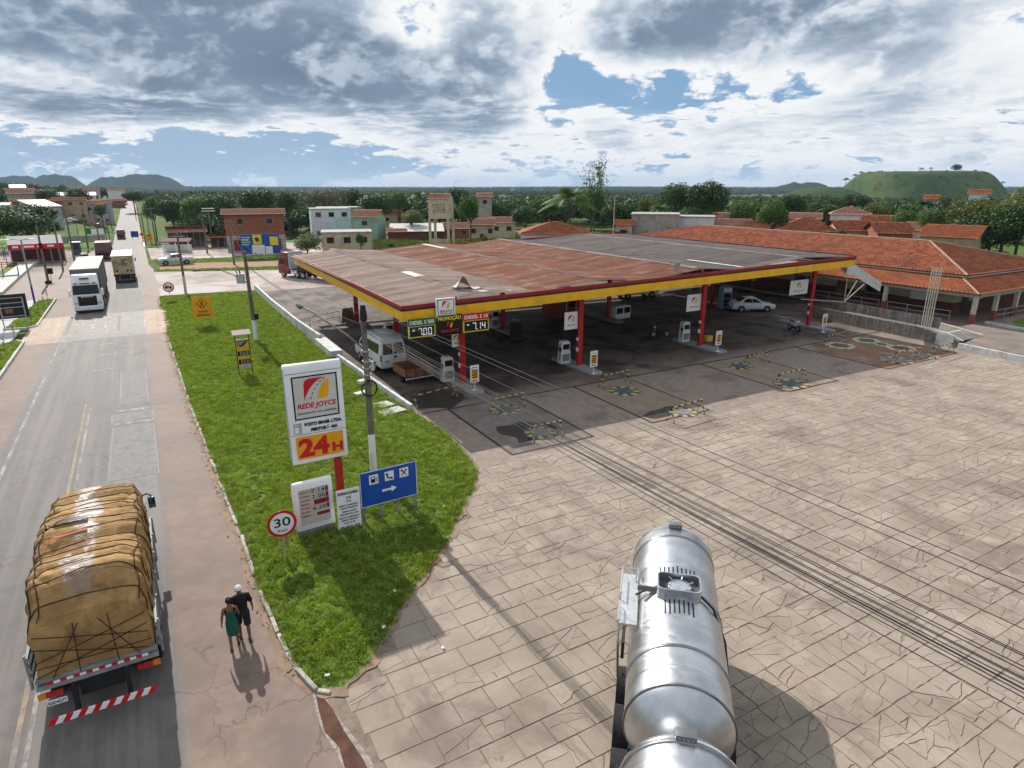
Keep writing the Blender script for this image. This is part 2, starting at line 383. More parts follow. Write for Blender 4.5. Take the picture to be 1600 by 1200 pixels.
for (x0, x1, y0, y1, m_) in ((-2.75, -.85, 31.2, 38.6, patchm), (-2.2, -1.0, 28.0, 31.0, patchm), (-2.85, -.8, 39.6, 41.2, patchm), (-2.5, -1.0, 43, 51, patchm), (-2.3, -1.1, 86, 92, patchm)):
    seal = MB()
    j = lambda: random.uniform(-.05, .05)
    p = [(x0 + j(), y0 + j()), (x1 + j(), y0 + j()), (x1 + j(), (y0 + y1) / 2), (x1 + j(), y1 + j()), (x0 + j(), y1 + j()), (x0 + j(), (y0 + y1) / 2)]
    cx, cy = (x0 + x1) / 2, (y0 + y1) / 2
    seal.poly([(cx + (q[0] - cx) * 1.05, cy + (q[1] - cy) * 1.012, .003) for q in p]); seal.build('patch_seal', M('bitumen', (.06, .056, .053), .6, .3, 5), road)
    mb = MB(); mb.poly([(q[0], q[1], .007) for q in p]); mb.build('asphalt_patch', m_, road)
# raised pedestrian crossing
cr = M('crossing_asphalt', (.165, .148, .138), .7, .2, 1.4, bump=.3, bscale=40, stain=(.27, .225, .185), stain_amt=.55)
cro = M('crossing_ochre', (.36, .26, .18), .75, .18, 1.6, bump=.2, stain=(.22, .175, .14), stain_amt=.5)
mb = MB(); y0, y1 = 63.6, 77.0
def table(xa, xb): 
    m_ = MB(); m_.prism([(y0 - .0, -.03), (y0 + 1.6, .11), (y1 - 1.6, .11), (y1, -.03)], 'x', xa, xb); return m_
crs = tag(table(-7.2, -.75).build('raised_crossing', cr), kind='structure')
table(-9.9, -7.2).build('crossing_ramp', cro, crs); table(-.75, 1.28).build('crossing_ramp', cro, crs)
for i, x in enumerate((-9.5, -8.75, -8.0, -7.05, -6.35, -5.2, -4.05, -3.0, -.85, .2)):
    wd = (.45, .4, .45, .3, .38, .4, .38, .2, .22, .3)[i]
    mb = MB(); mb.box(x, x + wd, 66.2, 74.2, .11, .114); mb.build('zebra_bar', paint('zebra_%d' % i, (.50, .45, .38), (.50, .46, .44, .54, .50, .44, .44, .60, .44, .55)[i], under=(.36, .265, .185) if i in (0, 1, 2, 9) else (.225, .195, .17)), crs)

# ---------------------------------------------------------------- station yard
ym, t, b = custom('forecourt')
co = t.n('ShaderNodeTexCoord').outputs['Object']
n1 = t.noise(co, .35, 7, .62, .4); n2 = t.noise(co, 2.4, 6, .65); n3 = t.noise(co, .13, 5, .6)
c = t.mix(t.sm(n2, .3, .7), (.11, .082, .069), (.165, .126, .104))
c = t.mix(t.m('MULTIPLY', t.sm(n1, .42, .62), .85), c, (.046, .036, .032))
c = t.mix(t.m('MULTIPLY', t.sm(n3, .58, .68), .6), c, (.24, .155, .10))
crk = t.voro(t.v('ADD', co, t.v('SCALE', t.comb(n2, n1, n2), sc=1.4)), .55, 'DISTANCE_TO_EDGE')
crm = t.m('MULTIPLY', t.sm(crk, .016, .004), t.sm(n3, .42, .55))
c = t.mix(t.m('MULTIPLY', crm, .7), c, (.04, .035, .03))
fr = t.mix(t.sm(n2, .3, .7), (.215, .168, .138), (.285, .228, .185)); fr = t.mix(t.m('MULTIPLY', t.sm(n1, .50, .68), .6), fr, (.12, .094, .08)); c = t.mix(t.sm(t.m('ADD', t.sep(co)[1], t.m('MULTIPLY', n1, 3.0)), 36.5, 33.0), c, fr)  # paler concrete in front; deep floor coloured darker to deepen the canopy shade
t.put(b.inputs['Base Color'], c); t.put(b.inputs['Roughness'], t.m('MULTIPLY_ADD', n1, .3, .6)); b.inputs['Specular IOR Level'].default_value = .15; bumpto(t, b, t.m('SUBTRACT', n2, crm), .01, .5)
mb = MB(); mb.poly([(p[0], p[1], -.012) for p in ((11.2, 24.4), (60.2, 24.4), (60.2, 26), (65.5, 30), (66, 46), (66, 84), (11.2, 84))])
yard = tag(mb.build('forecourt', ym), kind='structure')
gm, t, b = custom('gravel_yard')
co = t.n('ShaderNodeTexCoord').outputs['Object']
n1 = t.noise(co, .22, 7, .65, .5); n2 = t.noise(co, 6, 5, .7); n3 = t.noise(co, .09, 5, .6, .4)
c = t.mix(t.sm(n1, .35, .65), (.30, .235, .205), (.44, .37, .33)); c = t.mix(t.m('MULTIPLY', t.sm(n3, .5, .62), .8), c, (.50, .47, .45))
c = t.mix(t.m('MULTIPLY', t.sm(n1, .6, .72), .5), c, (.22, .16, .13))
c = t.mix(1.0, c, t.comb(*[t.m('MULTIPLY_ADD', n2, .4, .8)] * 3), 'MULTIPLY')
t.put(b.inputs['Base Color'], c); b.inputs['Roughness'].default_value = .9; b.inputs['Specular IOR Level'].default_value = .12; bumpto(t, b, n2, .02, .6)
mb = MB(); mb.poly([(p[0], p[1], -.03) for p in ((1.0, 84.8), (11.3, 83.6), (66, 83.6), (66, 100), (40, 106), (22, 104), (9, 108.5), (3, 111.5), (1.0, 111.5))])
tag(mb.build('gravel_yard', gm), kind='structure')
# dirt lot on the left of the highway
lm, t, b = custom('dirt_lot')
co = t.n('ShaderNodeTexCoord').outputs['Object']
n1 = t.noise(co, .2, 7, .62, .5); n2 = t.noise(co, 5, 5, .7)
c = t.mix(t.sm(n1, .35, .66), (.20, .165, .145), (.32, .245, .195)); c = t.mix(t.m('MULTIPLY', t.sm(t.noise(co, .55, 5, .6), .6, .7), .5), c, (.13, .11, .10))
c = t.mix(1.0, c, t.comb(*[t.m('MULTIPLY_ADD', n2, .4, .8)] * 3), 'MULTIPLY')
t.put(b.inputs['Base Color'], c); b.inputs['Roughness'].default_value = .9; b.inputs['Specular IOR Level'].default_value = .12; bumpto(t, b, n2, .02, .5)
mb = MB(); mb.poly([(p[0], p[1], -.02) for p in ((-9.6, 79), (-9.3, 120), (-9.4, 152), (-18, 168), (-60, 165), (-60, 92), (-30, 88), (-16, 78))])
tag(mb.build('dirt_lot', lm), kind='structure')
# dirt road beyond the yard and a shelter apron
mb = MB(); mb.poly([(p[0], p[1], -.028) for p in ((2, 114.5), (9, 112.5), (22, 110), (40, 112), (60, 118), (60, 124), (34, 121), (18, 119), (8, 122), (2, 121.5))])
tag(mb.build('dirt_road', M('red_dirt', (.30, .175, .11), .95, .22, .8, bump=.4, bscale=8, stain=(.17, .15, .06), stain_amt=.5)), kind='structure')
mb = MB(); mb.poly([(p[0], p[1], -.026) for p in ((1.2, 131), (12, 128.5), (30, 130), (58, 140), (58, 156), (1.0, 156))])
tag(mb.build('roadside_apron', gm), kind='structure')
# ---------------------------------------------------------------- paving slabs in front of the station
VERGE = [(1.72, 22.5), (1.72, 19.5), (1.85, 17.2), (2.02, 15.4), (2.3, 14.25), (2.9, 14.0), (3.5, 14.4), (4.42, 15.23), (5.4, 16.5), (6.57, 17.64), (8.3, 19.3), (9.92, 21.42),
         (11.2, 23.0), (11.95, 24.4), (12.3, 27), (12.55, 29.85), (12.1, 33.66), (11.75, 42), (11.25, 51), (11.3, 68), (11.5, 84.4), (6, 85.4), (.95, 85.6), (.85, 72), (.9, 60), (1.2, 40), (1.5, 29.7)]
def inside(x, y, P):
    c = False; j = len(P) - 1
    for i in range(len(P)):
        if (P[i][1] > y) != (P[j][1] > y) and x < (P[j][0] - P[i][0]) * (y - P[i][1]) / (P[j][1] - P[i][1]) + P[i][0]: c = not c
        j = i
    return c
mb = MB(); mb.poly([(p[0], p[1], -.016) for p in ((2.2, -14), (62, -14), (62, 26), (11, 26), (1.6, 22), (1.5, 12))])
paving = tag(mb.build('paving', M('joint_soil', (.20, .158, .122), .95, .3, 3)), kind='structure')
slm, t, b = custom('slab_concrete')
co = t.n('ShaderNodeTexCoord').outputs['Object']; geo = t.n('ShaderNodeNewGeometry')
ri = geo.outputs['Random Per Island']
n1 = t.noise(co, .5, 7, .62, .3); n2 = t.noise(co, 3.0, 6, .66); n3 = t.noise(co, 40, 3, .7)
c = t.mix(t.sm(n1, .32, .68), (.268, .217, .170), (.385, .320, .256))
c = t.mix(t.m('MULTIPLY', ri, .6), c, (.25, .20, .158))
c = t.mix(t.m('MULTIPLY', t.sm(t.noise(co, .28, 6, .68, .8), .52, .68), .7), c, (.16, .125, .10))
c = t.mix(t.m('MULTIPLY', t.sm(t.noise(t.v('MULTIPLY', co, (.5, .12, 1)), 1.0, 5, .7), .56, .66), .5), c, (.165, .132, .106))
c = t.mix(t.m('MULTIPLY', t.sm(n2, .55, .75), .45), c, (.22, .185, .155))
c = t.mix(t.m('MULTIPLY', t.sm(t.noise(co, .17, 5, .6), .55, .7), .45), c, (.37, .29, .215))
sp_ = t.m('MULTIPLY', t.sm(t.noise(co, 1.9, 4, .7, .3), .63, .70), t.sm(t.noise(co, .3, 3, .5), .42, .58)); c = t.mix(t.m('MULTIPLY', sp_, .6), c, (.12, .10, .088))
c = t.mix(1.0, c, t.comb(*[t.m('MULTIPLY_ADD', n3, .3, .85)] * 3), 'MULTIPLY')
t.put(b.inputs['Base Color'], c); b.inputs['Roughness'].default_value = .88; b.inputs['Specular IOR Level'].default_value = .25
bumpto(t, b, t.m('ADD', n2, n3), .008, .5)
def clip(poly, nx, ny, d):                 # keep the side where n.p <= d
    out = []
    for i in range(len(poly)):
        a, b_ = poly[i], poly[(i+1) % len(poly)]
        da = a[0]*nx + a[1]*ny - d; db = b_[0]*nx + b_[1]*ny - d
        if da <= 0: out.append(a)
        if (da < 0) != (db < 0) and abs(da - db) > 1e-9:
            k = da / (da - db); out.append((a[0] + (b_[0]-a[0])*k, a[1] + (b_[1]-a[1])*k))
    return out
def rough_edge(poly, amp):                 # break long edges so cracks wander
    out = []
    for i in range(len(poly)):
        a, b_ = poly[i], poly[(i+1) % len(poly)]
        L = math.hypot(b_[0]-a[0], b_[1]-a[1]); n = max(1, int(L / .13))
        for k in range(n):
            f = k / n; j = 0 if k == 0 else random.gauss(0, amp)
            out.append((a[0] + (b_[0]-a[0])*f - (b_[1]-a[1])/max(L, 1e-6)*j, a[1] + (b_[1]-a[1])*f + (b_[0]-a[0])/max(L, 1e-6)*j))
    return out
def area(p): return abs(sum(p[i][0]*p[(i+1) % len(p)][1] - p[(i+1) % len(p)][0]*p[i][1] for i in range(len(p)))) / 2
def split(p, nx, ny, d0, gp):
    """cut a piece along a wandering line so that both sides fit each other"""
    tx, ty = -ny, nx; ts = [q[0]*tx + q[1]*ty for q in p]; lo, hi = min(ts), max(ts)
    n = max(2, int((hi - lo) / .11)); wv = [0.0]
    for i in range(n): wv.append(wv[-1]*.7 + random.gauss(0, .022))
    line = [(nx*(d0 + wv[i]) + tx*(lo + (hi-lo)*i/n), ny*(d0 + wv[i]) + ty*(lo + (hi-lo)*i/n)) for i in range(1, n)]
    A = clip(p, nx, ny, d0); B = clip(p, -nx, -ny, -d0)
    def stitch(Q, sgn):
        if len(Q) < 3: return Q
        out = []; m = len(Q)
        for i in range(m):
            a, b_ = Q[i], Q[(i+1) % m]; out.append(a)
            if abs(a[0]*nx + a[1]*ny - d0) < 1e-6 and abs(b_[0]*nx + b_[1]*ny - d0) < 1e-6:
                L_ = [(q[0] - nx*gp*sgn, q[1] - ny*gp*sgn) for q in line]
                ta, tb = a[0]*tx + a[1]*ty, b_[0]*tx + b_[1]*ty
                L_ = [q for q in L_ if min(ta, tb) + .03 < q[0]*tx + q[1]*ty < max(ta, tb) - .03]
                out += L_ if tb > ta else L_[::-1]
        return out
    return stitch(A, 1), stitch(B, -1)
def slab(mb, x0, x1, y0, y1, breaks):
    g = .004
    j = lambda: random.uniform(0, .014)
    pieces = [[(x0+g+j(), y0+g+j()), (x1-g-j(), y0+g+j()), (x1-g-j(), y1-g-j()), (x0+g+j(), y1-g-j())]]
    for _ in range(breaks):
        k = max(range(len(pieces)), key=lambda i: area(pieces[i]) * random.uniform(.6, 1)); p = pieces.pop(k)
        cx = sum(q[0] for q in p)/len(p) + random.gauss(0, .1); cy = sum(q[1] for q in p)/len(p) + random.gauss(0, .1)
        a = random.gauss(math.pi/2 + .15, .3) if random.random() < .65 else random.gauss(0, .5)
        nx, ny = math.cos(a), math.sin(a); d0 = nx*cx + ny*cy
        qs = [q for q in split(p, nx, ny, d0, random.choice((.0015, .003, .006, .011))) if len(q) > 2 and area(q) > .02]
        pieces += qs if len(qs) == 2 else [p]
    for p in pieces:
        if area(p) < .01: continue
        if x0 > 9: p = rough_edge(p, .012)
        n = len(p); zz = random.gauss(0, .004); tx, ty = random.gauss(0, .004), random.gauss(0, .004)
        cx = sum(q[0] for q in p)/n; cy = sum(q[1] for q in p)/n
        z = lambda q: zz + (q[0]-cx)*tx + (q[1]-cy)*ty
        vs = [(q[0], q[1], -.04) for q in p] + [(q[0], q[1], z(q) - .012) for q in p] + [(q[0] + (cx-q[0])*.018, q[1] + (cy-q[1])*.018, z(q)) for q in p]
        mb.add(vs, [list(range(2*n, 3*n))] + [(i, (i+1) % n, n+(i+1) % n, n+i) for i in range(n)] + [(n+i, n+(i+1) % n, 2*n+(i+1) % n, 2*n+i) for i in range(n)])
cells = []
y = -4.0; r = 0
while y < 24.3:
    h = .80 + random.uniform(-.09, .09); x = 1.9 + random.uniform(0, .9) if y > 13.9 else 2.78 + (14 - y - .43) * .1
    while x < (55.2 if y < 25 else 60):
        wd = random.uniform(.75, 1.25)
        cx, cy = x + wd/2, y + h/2
        if not inside(cx, cy, VERGE) :
            pv = Vector((cx, cy, -HC)); dep = pv.dot(_fw); sx_ = 800 + F*pv.dot(_rt)/dep; sy_ = 600 - F*pv.dot(_up)/dep
            if dep < 1 or not (-120 < sx_ < 1760 and sy_ < 1420): x += wd; continue
            cells.append((math.hypot(cx, cy), x, x + wd, y, min(y + h, 24.42)))
        x += wd
    y += h
cells.sort(); rest = MB()
for i, (dist, x0, x1, y0, y1) in enumerate(cells):
    crackiness = .35 + .65 * sstep(6, 13, x0) 
    nb = 0 if random.random() > crackiness * .95 else random.choice((1, 2, 3, 3, 4) if x0 < 10 else (2, 3, 4, 5, 6))
    if i < 300:
        mb = MB(); slab(mb, x0, x1, y0, y1, nb); mb.build('slab', slm, paving)
    else: slab(rest, x0, x1, y0, y1, nb)
tag(rest.build('slab_field', slm, paving), kind='stuff')
# spilled earth and silt along the lawn and gutter
silt = M('silt', (.25, .17, .115), .9, .25, 1.5, bump=.5, bscale=14, stain=(.13, .11, .06), stain_amt=.5)
mb = MB(); edge0 = [(2.3, 13.6), (2.95, 13.4), (3.7, 13.9), (4.7, 14.95), (5.7, 16.2), (6.85, 17.35), (8.55, 19.0), (10.2, 21.1), (11.5, 22.7), (12.3, 24.2), (12.7, 27), (12.95, 29.9), (12.4, 33.6)]
inn = VERGE[4:17]; edge = [(a[0]*.58+b_[0]*.42, a[1]*.58+b_[1]*.42) for a, b_ in zip(inn, edge0)]
for i in range(len(inn) - 1):
    for k in range(8):
        f0, f1 = k/8, (k+1)/8
        lp = lambda a, b_, f: (a[0] + (b_[0]-a[0])*f, a[1] + (b_[1]-a[1])*f)
        def jit(p, s_): return (p[0] + .10*math.sin(p[1]*6.1 + s_) + .05*math.sin(p[1]*13), p[1] + .10*math.cos(p[0]*5.3 + s_) + .05*math.cos(p[0]*14), .012)
        a0, a1 = lp(inn[i], inn[i+1], f0), lp(inn[i], inn[i+1], f1); e0, e1 = lp(edge[i], edge[i+1], f0), lp(edge[i], edge[i+1], f1)
        mb.add([(a0[0], a0[1], .02), jit(e0, 1), jit(e1, 1), (a1[0], a1[1], .02)], [(0, 1, 2, 3)])
tag(mb.build('silt_border', silt), kind='structure')
# puddle and wet gutter at the lawn's tip
wet = M('wet_mud', (.10, .05, .036), .8, .3, 2.2, spec=.06, bump=.1, bscale=9)
foam = M('lime_scum', (.30, .26, .225), .9, .4, 7, bump=.5, bscale=20, stain=(.16, .12, .09), stain_amt=.8, stain_scale=3)
pl = [(2.12, 14.1), (2.36, 13.95), (2.52, 13.4), (2.66, 12.6), (2.86, 11.6), (3.0, 10.6), (2.5, 10.4), (2.2, 11.2), (2.22, 12.2), (2.02, 12.8), (1.98, 13.5)]
mb = MB(); cx, cy = 2.35, 12.3
mb.poly([(cx + (p[0]-cx)*.85 + .06*math.sin(i*2.1), cy + (p[1]-cy)*1.07, .006) for i, p in enumerate(pl)]); tag(mb.build('gutter_scum', foam), kind='structure')
mb = MB(); mb.poly([(cx + (p[0]-cx)*.62 + .03*math.sin(i*3.3), p[1], .012) for i, p in enumerate(pl)]); tag(mb.build('puddle', wet), kind='structure')

# ---------------------------------------------------------------- lawn (verge)
lw, t, b = custom('lawn_soil')
co = t.n('ShaderNodeTexCoord').outputs['Object']
n1 = t.noise(co, .5, 6, .6, .4); n2 = t.noise(co, 7, 5, .7)
c = t.mix(t.sm(n2, .3, .7), (.075, .12, .02), (.14, .20, .035)); c = t.mix(t.m('MULTIPLY', t.sm(n1, .55, .70), .5), c, (.15, .15, .05))
t.put(b.inputs['Base Color'], c); b.inputs['Roughness'].default_value = .9; b.inputs['Specular IOR Level'].default_value = .1; bumpto(t, b, n2, .05, .8)
def lawn_height(x, y, P=VERGE):
    d = min(abs_seg(x, y, P[i], P[(i+1) % len(P)]) for i in range(len(P)))
    return .02 + .16 * sstep(0, 1.3, d) + .03 * math.sin(x*1.3 + y*.7) * sstep(.3, 1.5, d)
def abs_seg(x, y, a, b_):
    dx_, dy_ = b_[0]-a[0], b_[1]-a[1]; L2 = dx_*dx_ + dy_*dy_
    k = max(0, min(1, ((x-a[0])*dx_ + (y-a[1])*dy_) / L2)); return math.hypot(x-a[0]-k*dx_, y-a[1]-k*dy_)
def fill_mesh(P, step, hf):                # triangulated region with interior points
    bm = bmesh.new()
    from mathutils.geometry import delaunay_2d_cdt
    pts = [Vector(p) for p in P]; edges = [(i, (i+1) % len(P)) for i in range(len(P))]
    x0, x1 = min(p[0] for p in P), max(p[0] for p in P); y0, y1 = min(p[1] for p in P), max(p[1] for p in P)
    yy = y0
    while yy < y1:
        xx = x0
        while xx < x1:
            q = (xx + random.uniform(-.2, .2)*step, yy + random.uniform(-.2, .2)*step)
            if inside(q[0], q[1], P) and min(abs_seg(q[0], q[1], P[i], P[(i+1) % len(P)]) for i in range(len(P))) > step*.4: pts.append(Vector(q))
            xx += step
        yy += step
    vv, _, ff, *_r = delaunay_2d_cdt(pts, edges, [], 1, 1e-4)
    m_ = MB(); m_.v = [(v[0], v[1], hf(v[0], v[1])) for v in vv]; m_.f = [list(f) for f in ff]; m_.mi = [0]*len(ff); return m_
lawn_o = tag(fill_mesh(VERGE, .9, lawn_height).build('lawn', lw, smooth=60), kind='structure')

# grass and clover: tufts set over a surface, one object per stand
def leafmat(name, c1, c2, tr=.25, rough=.55, rnd=.3, dry=None):
    m, t, b = custom(name); co = t.n('ShaderNodeTexCoord').outputs['Object']; geo = t.n('ShaderNodeNewGeometry')
    oi = t.n('ShaderNodeObjectInfo').outputs['Random']
    c = t.mix(geo.outputs['Random Per Island'], c1, c2)
    if dry: c = t.mix(t.m('MULTIPLY', t.sm(t.noise(geo.outputs['Position'], .45, 5, .62, .5), .48, .72), .4), c, dry); c = t.mix(t.m('MULTIPLY', t.sm(t.noise(geo.outputs['Position'], 1.6, 4, .6), .55, .7), .5), c, tuple(x*.55 for x in c1))
    c = t.mix(1.0, c, t.comb(*[t.m('MULTIPLY_ADD', oi, rnd, 1 - rnd/2)]*3), 'MULTIPLY')
    t.put(b.inputs['Base Color'], c); b.inputs['Roughness'].default_value = rough; b.inputs['Specular IOR Level'].default_value = .25
    tl = t.n('ShaderNodeBsdfTranslucent'); t.put(tl.inputs[0], t.mix(1.0, c, (1.25, 1.35, .6), 'MULTIPLY'))
    ms = t.n('ShaderNodeMixShader'); ms.inputs[0].default_value = tr
    t.L.new(b.outputs[0], ms.inputs[1]); t.L.new(tl.outputs[0], ms.inputs[2])
    out = [x for x in m.node_tree.nodes if x.type == 'OUTPUT_MATERIAL'][0]; t.L.new(ms.outputs[0], out.inputs[0]); return m
grass_m = leafmat('grass_blades', (.165, .25, .03), (.34, .41, .085), .42, rnd=.8, dry=(.33, .33, .09))
HID = bpy.data.collections.new('tuft_sources')      # not linked to the scene: only a source of shapes
def tuft(name, n, h, spread, wdt, broad=0):
    mb = MB()
    for i in range(n):
        a = random.uniform(0, 6.283); r_ = spread*math.sqrt(random.random()); x, y = r_*math.cos(a), r_*math.sin(a)
        hh = h*random.uniform(.5, 1.15); ln_ = random.uniform(.2, .9)*hh; b_ = random.uniform(0, 6.283); ux, uy = math.cos(b_), math.sin(b_); q = b_+1.57; wx, wy = math.cos(q)*wdt, math.sin(q)*wdt
        if broad:
            mb.add([(x-wx, y-wy, hh*.6), (x+wx, y+wy, hh*.6), (x+wx*1.2+ux*ln_*.7, y+wy*1.2+uy*ln_*.7, hh), (x-wx*.4+ux*ln_, y-wy*.4+uy*ln_, hh*.9)], [(0, 1, 2, 3)])
        else:
            mb.add([(x-wx, y-wy, -.02), (x+wx, y+wy, -.02), (x+wx*.6+ux*ln_*.45, y+wy*.6+uy*ln_*.45, hh*.65), (x+ux*ln_, y+uy*ln_, hh), (x-wx*.6+ux*ln_*.45, y-wy*.6+uy*ln_*.45, hh*.65)], [(0, 1, 2, 3, 4)])
    me = mb.mesh(name); me.materials.append(grass_m); o = bpy.data.objects.new(name, me); HID.objects.link(o); return o
for i in range(4): tuft('tuft_%d' % i, 26, .13, .15, .008)
for i in range(2): tuft('clover_%d' % i, 30, .09, .15, .018, 1)
def scatter(name, surf_me, density, seed, smin=.6, smax=1.3, src=HID, label=None, cat=None, kind='stuff', patchy=False):
    o = link(name, surf_me)
    ng = bpy.data.node_groups.new(name, 'GeometryNodeTree')
    ng.interface.new_socket('Geometry', in_out='INPUT', socket_type='NodeSocketGeometry'); ng.interface.new_socket('Geometry', in_out='OUTPUT', socket_type='NodeSocketGeometry')
    N = ng.nodes; L = ng.links
    gi, go = N.new('NodeGroupInput'), N.new('NodeGroupOutput')
    dp = N.new('GeometryNodeDistributePointsOnFaces'); dp.inputs['Density'].default_value = density; dp.inputs['Seed'].default_value = seed
    ci = N.new('GeometryNodeCollectionInfo'); ci.inputs['Collection'].default_value = src; ci.inputs['Separate Children'].default_value = True; ci.inputs['Reset Children'].default_value = True
    ip = N.new('GeometryNodeInstanceOnPoints'); ip.inputs['Pick Instance'].default_value = True
    rr = N.new('FunctionNodeRandomValue'); rr.data_type = 'FLOAT_VECTOR'; rr.inputs['Min'].default_value = (-.12, -.12, 0); rr.inputs['Max'].default_value = (.12, .12, 6.28)
    rs = N.new('FunctionNodeRandomValue'); rs.data_type = 'FLOAT'; rs.inputs[2].default_value = smin; rs.inputs[3].default_value = smax
    if patchy:                             # thin and bare spots
        tn = N.new('ShaderNodeTexNoise'); tn.inputs['Scale'].default_value = .55; tn.inputs['Detail'].default_value = 4; tn.inputs['Roughness'].default_value = .65
        mr = N.new('ShaderNodeMapRange'); mr.inputs[1].default_value = .36; mr.inputs[2].default_value = .54; mr.inputs[3].default_value = density * .5; mr.inputs[4].default_value = density * 1.3
        L.new(tn.outputs[0], mr.inputs[0]); L.new(mr.outputs[0], dp.inputs['Density']); sv = N.new('ShaderNodeMapRange'); L.new(tn.outputs[0], sv.inputs[0]); sv.inputs[1].default_value = .3; sv.inputs[2].default_value = .7; sv.inputs[3].default_value = smin + .15; sv.inputs[4].default_value = smax + .35; L.new(sv.outputs[0], rs.inputs[3])
    L.new(gi.outputs[0], dp.inputs['Mesh']); L.new(dp.outputs['Points'], ip.inputs['Points']); L.new(ci.outputs[0], ip.inputs['Instance'])
    L.new(rr.outputs[0], ip.inputs['Rotation']); L.new(rs.outputs[1], ip.inputs['Scale']); L.new(ip.outputs[0], go.inputs[0])
    md = o.modifiers.new('scatter', 'NODES'); md.node_group = ng
    return tag(o, label, cat, kind=kind)
near = [p for p in VERGE]
me = lawn_o.data.copy(); scatter('lawn_grass', me, 55, 3, .55, 1.25, label='short green grass and clover growing on the roadside verge', cat='grass', patchy=True)

# ---------------------------------------------------------------- kerb stones along the verge
kerb_m = M('kerb_stone', (.36, .33, .29), .9, .22, 3, bump=.4, stain=(.16, .12, .085), stain_amt=.7, stain_scale=1.5, rnd=.2)
kl = [(2.55, 13.95), (2.25, 14.2), (1.98, 15.2), (1.8, 17.0), (1.68, 19.4), (1.66, 22.4), (1.45, 29.7), (1.15, 40), (.86, 60), (.82, 72), (.88, 84)]
kerb = thing('kerb', 'low broken kerb of pale stones along the road side of the lawn', 'kerb')
acc = []; 
for a, b_ in zip(kl[:-1], kl[1:]):
    L = math.hypot(b_[0]-a[0], b_[1]-a[1]); n = max(1, round(L/.95))
    for k in range(n): acc.append(((a[0]+(b_[0]-a[0])*k/n, a[1]+(b_[1]-a[1])*k/n), (a[0]+(b_[0]-a[0])*(k+1)/n, a[1]+(b_[1]-a[1])*(k+1)/n)))
for (a, b_) in acc:
    if random.random() < .1: continue
    L = math.hypot(b_[0]-a[0], b_[1]-a[1]) - .04; an = math.atan2(b_[1]-a[1], b_[0]-a[0]); h = random.uniform(.05, .12)
    mb = MB(); mb.box(0, L, -.06, .06, -.05, h); o = mb.build('kerb_stone', kerb_m, kerb, bevel=.02); o.location = (a[0], a[1], 0); o.rotation_euler = (random.gauss(0, .06), random.gauss(0, .02), an + random.gauss(0, .02))
# loose rubble in the gutter outside the kerb
mb = MB()
for i in range(420):
    y = random.uniform(14.5, 62); 
    for a, b_ in zip(kl[1:-1], kl[2:]):
        if a[1] <= y <= b_[1]: x = a[0] + (b_[0]-a[0])*(y-a[1])/(b_[1]-a[1]); break
    x -= abs(random.gauss(.12, .12)); s_ = random.uniform(.02, .065)
    mb.add([(x+random.uniform(-s_, s_), y+random.uniform(-s_, s_), random.uniform(0, s_)) for _ in range(5)] , [(0, 1, 2), (0, 2, 3), (0, 3, 4), (1, 2, 4), (1, 3, 2), (0, 1, 4)])
tag(mb.build('gutter_rubble', kerb_m), 'loose stones and soil in the gutter beside the kerb', 'rubble', kind='stuff')
mb = MB()
gl = kl[1:]
for i in range(len(gl)-1):
    a, b_ = gl[i], gl[i+1]
    ns = max(2, int(math.hypot(b_[0]-a[0], b_[1]-a[1])/.35))
    for k in range(ns):
        p = (a[0]+(b_[0]-a[0])*k/ns, a[1]+(b_[1]-a[1])*k/ns); q = (a[0]+(b_[0]-a[0])*(k+1)/ns, a[1]+(b_[1]-a[1])*(k+1)/ns)
        w0 = .26+.07*math.sin(p[1]*1.3)+.04*math.sin(p[1]*2.9); w1 = .26+.07*math.sin(q[1]*1.3)+.04*math.sin(q[1]*2.9)
        mb.add([(p[0]-w0, p[1], .006), (p[0]+.1, p[1], .010), (q[0]+.1, q[1], .010), (q[0]-w1, q[1], .006)], [(0, 1, 2, 3)])
tag(mb.build('gutter_soil', silt), kind='structure')

# ---------------------------------------------------------------- low whitewashed wall between lawn and forecourt
ww = M('whitewash', (.60, .60, .58), .8, .12, 1.2, bump=.25, bscale=14, stain=(.27, .26, .24), stain_amt=.7, stain_scale=1.1)
def wall_run(mb, pts, h, th):
    for a, b_ in zip(pts[:-1], pts[1:]):
        dx_, dy_ = b_[0]-a[0], b_[1]-a[1]; L = math.hypot(dx_, dy_); nx, ny = -dy_/L*th/2, dx_/L*th/2
        mb.add([(a[0]-nx, a[1]-ny, -.05), (b_[0]-nx, b_[1]-ny, -.05), (b_[0]+nx, b_[1]+ny, -.05), (a[0]+nx, a[1]+ny, -.05),
                (a[0]-nx, a[1]-ny, h), (b_[0]-nx, b_[1]-ny, h), (b_[0]+nx, b_[1]+ny, h), (a[0]+nx, a[1]+ny, h)], [(3, 2, 1, 0), (4, 5, 6, 7), (0, 1, 5, 4), (1, 2, 6, 5), (2, 3, 7, 6), (3, 0, 4, 7)])
wl = thing('boundary_wall', 'low whitewashed wall between the lawn and the station forecourt', 'wall')
mb = MB(); wall_run(mb, [(12.25, 33.4), (11.95, 40), (11.65, 47.3)], .38, .2); mb.build('low_section', ww, wl, fix=True)
mb = MB(); wall_run(mb, [(11.62, 52.2), (11.35, 60), (11.3, 72), (11.5, 84.6)], .85, .2); mb.build('high_section', ww, wl, fix=True)
mb = MB(); wall_run(mb, [(11.64, 47.3), (11.62, 52.2)], .6, .9); mb.build('pedestal', ww, wl, fix=True)
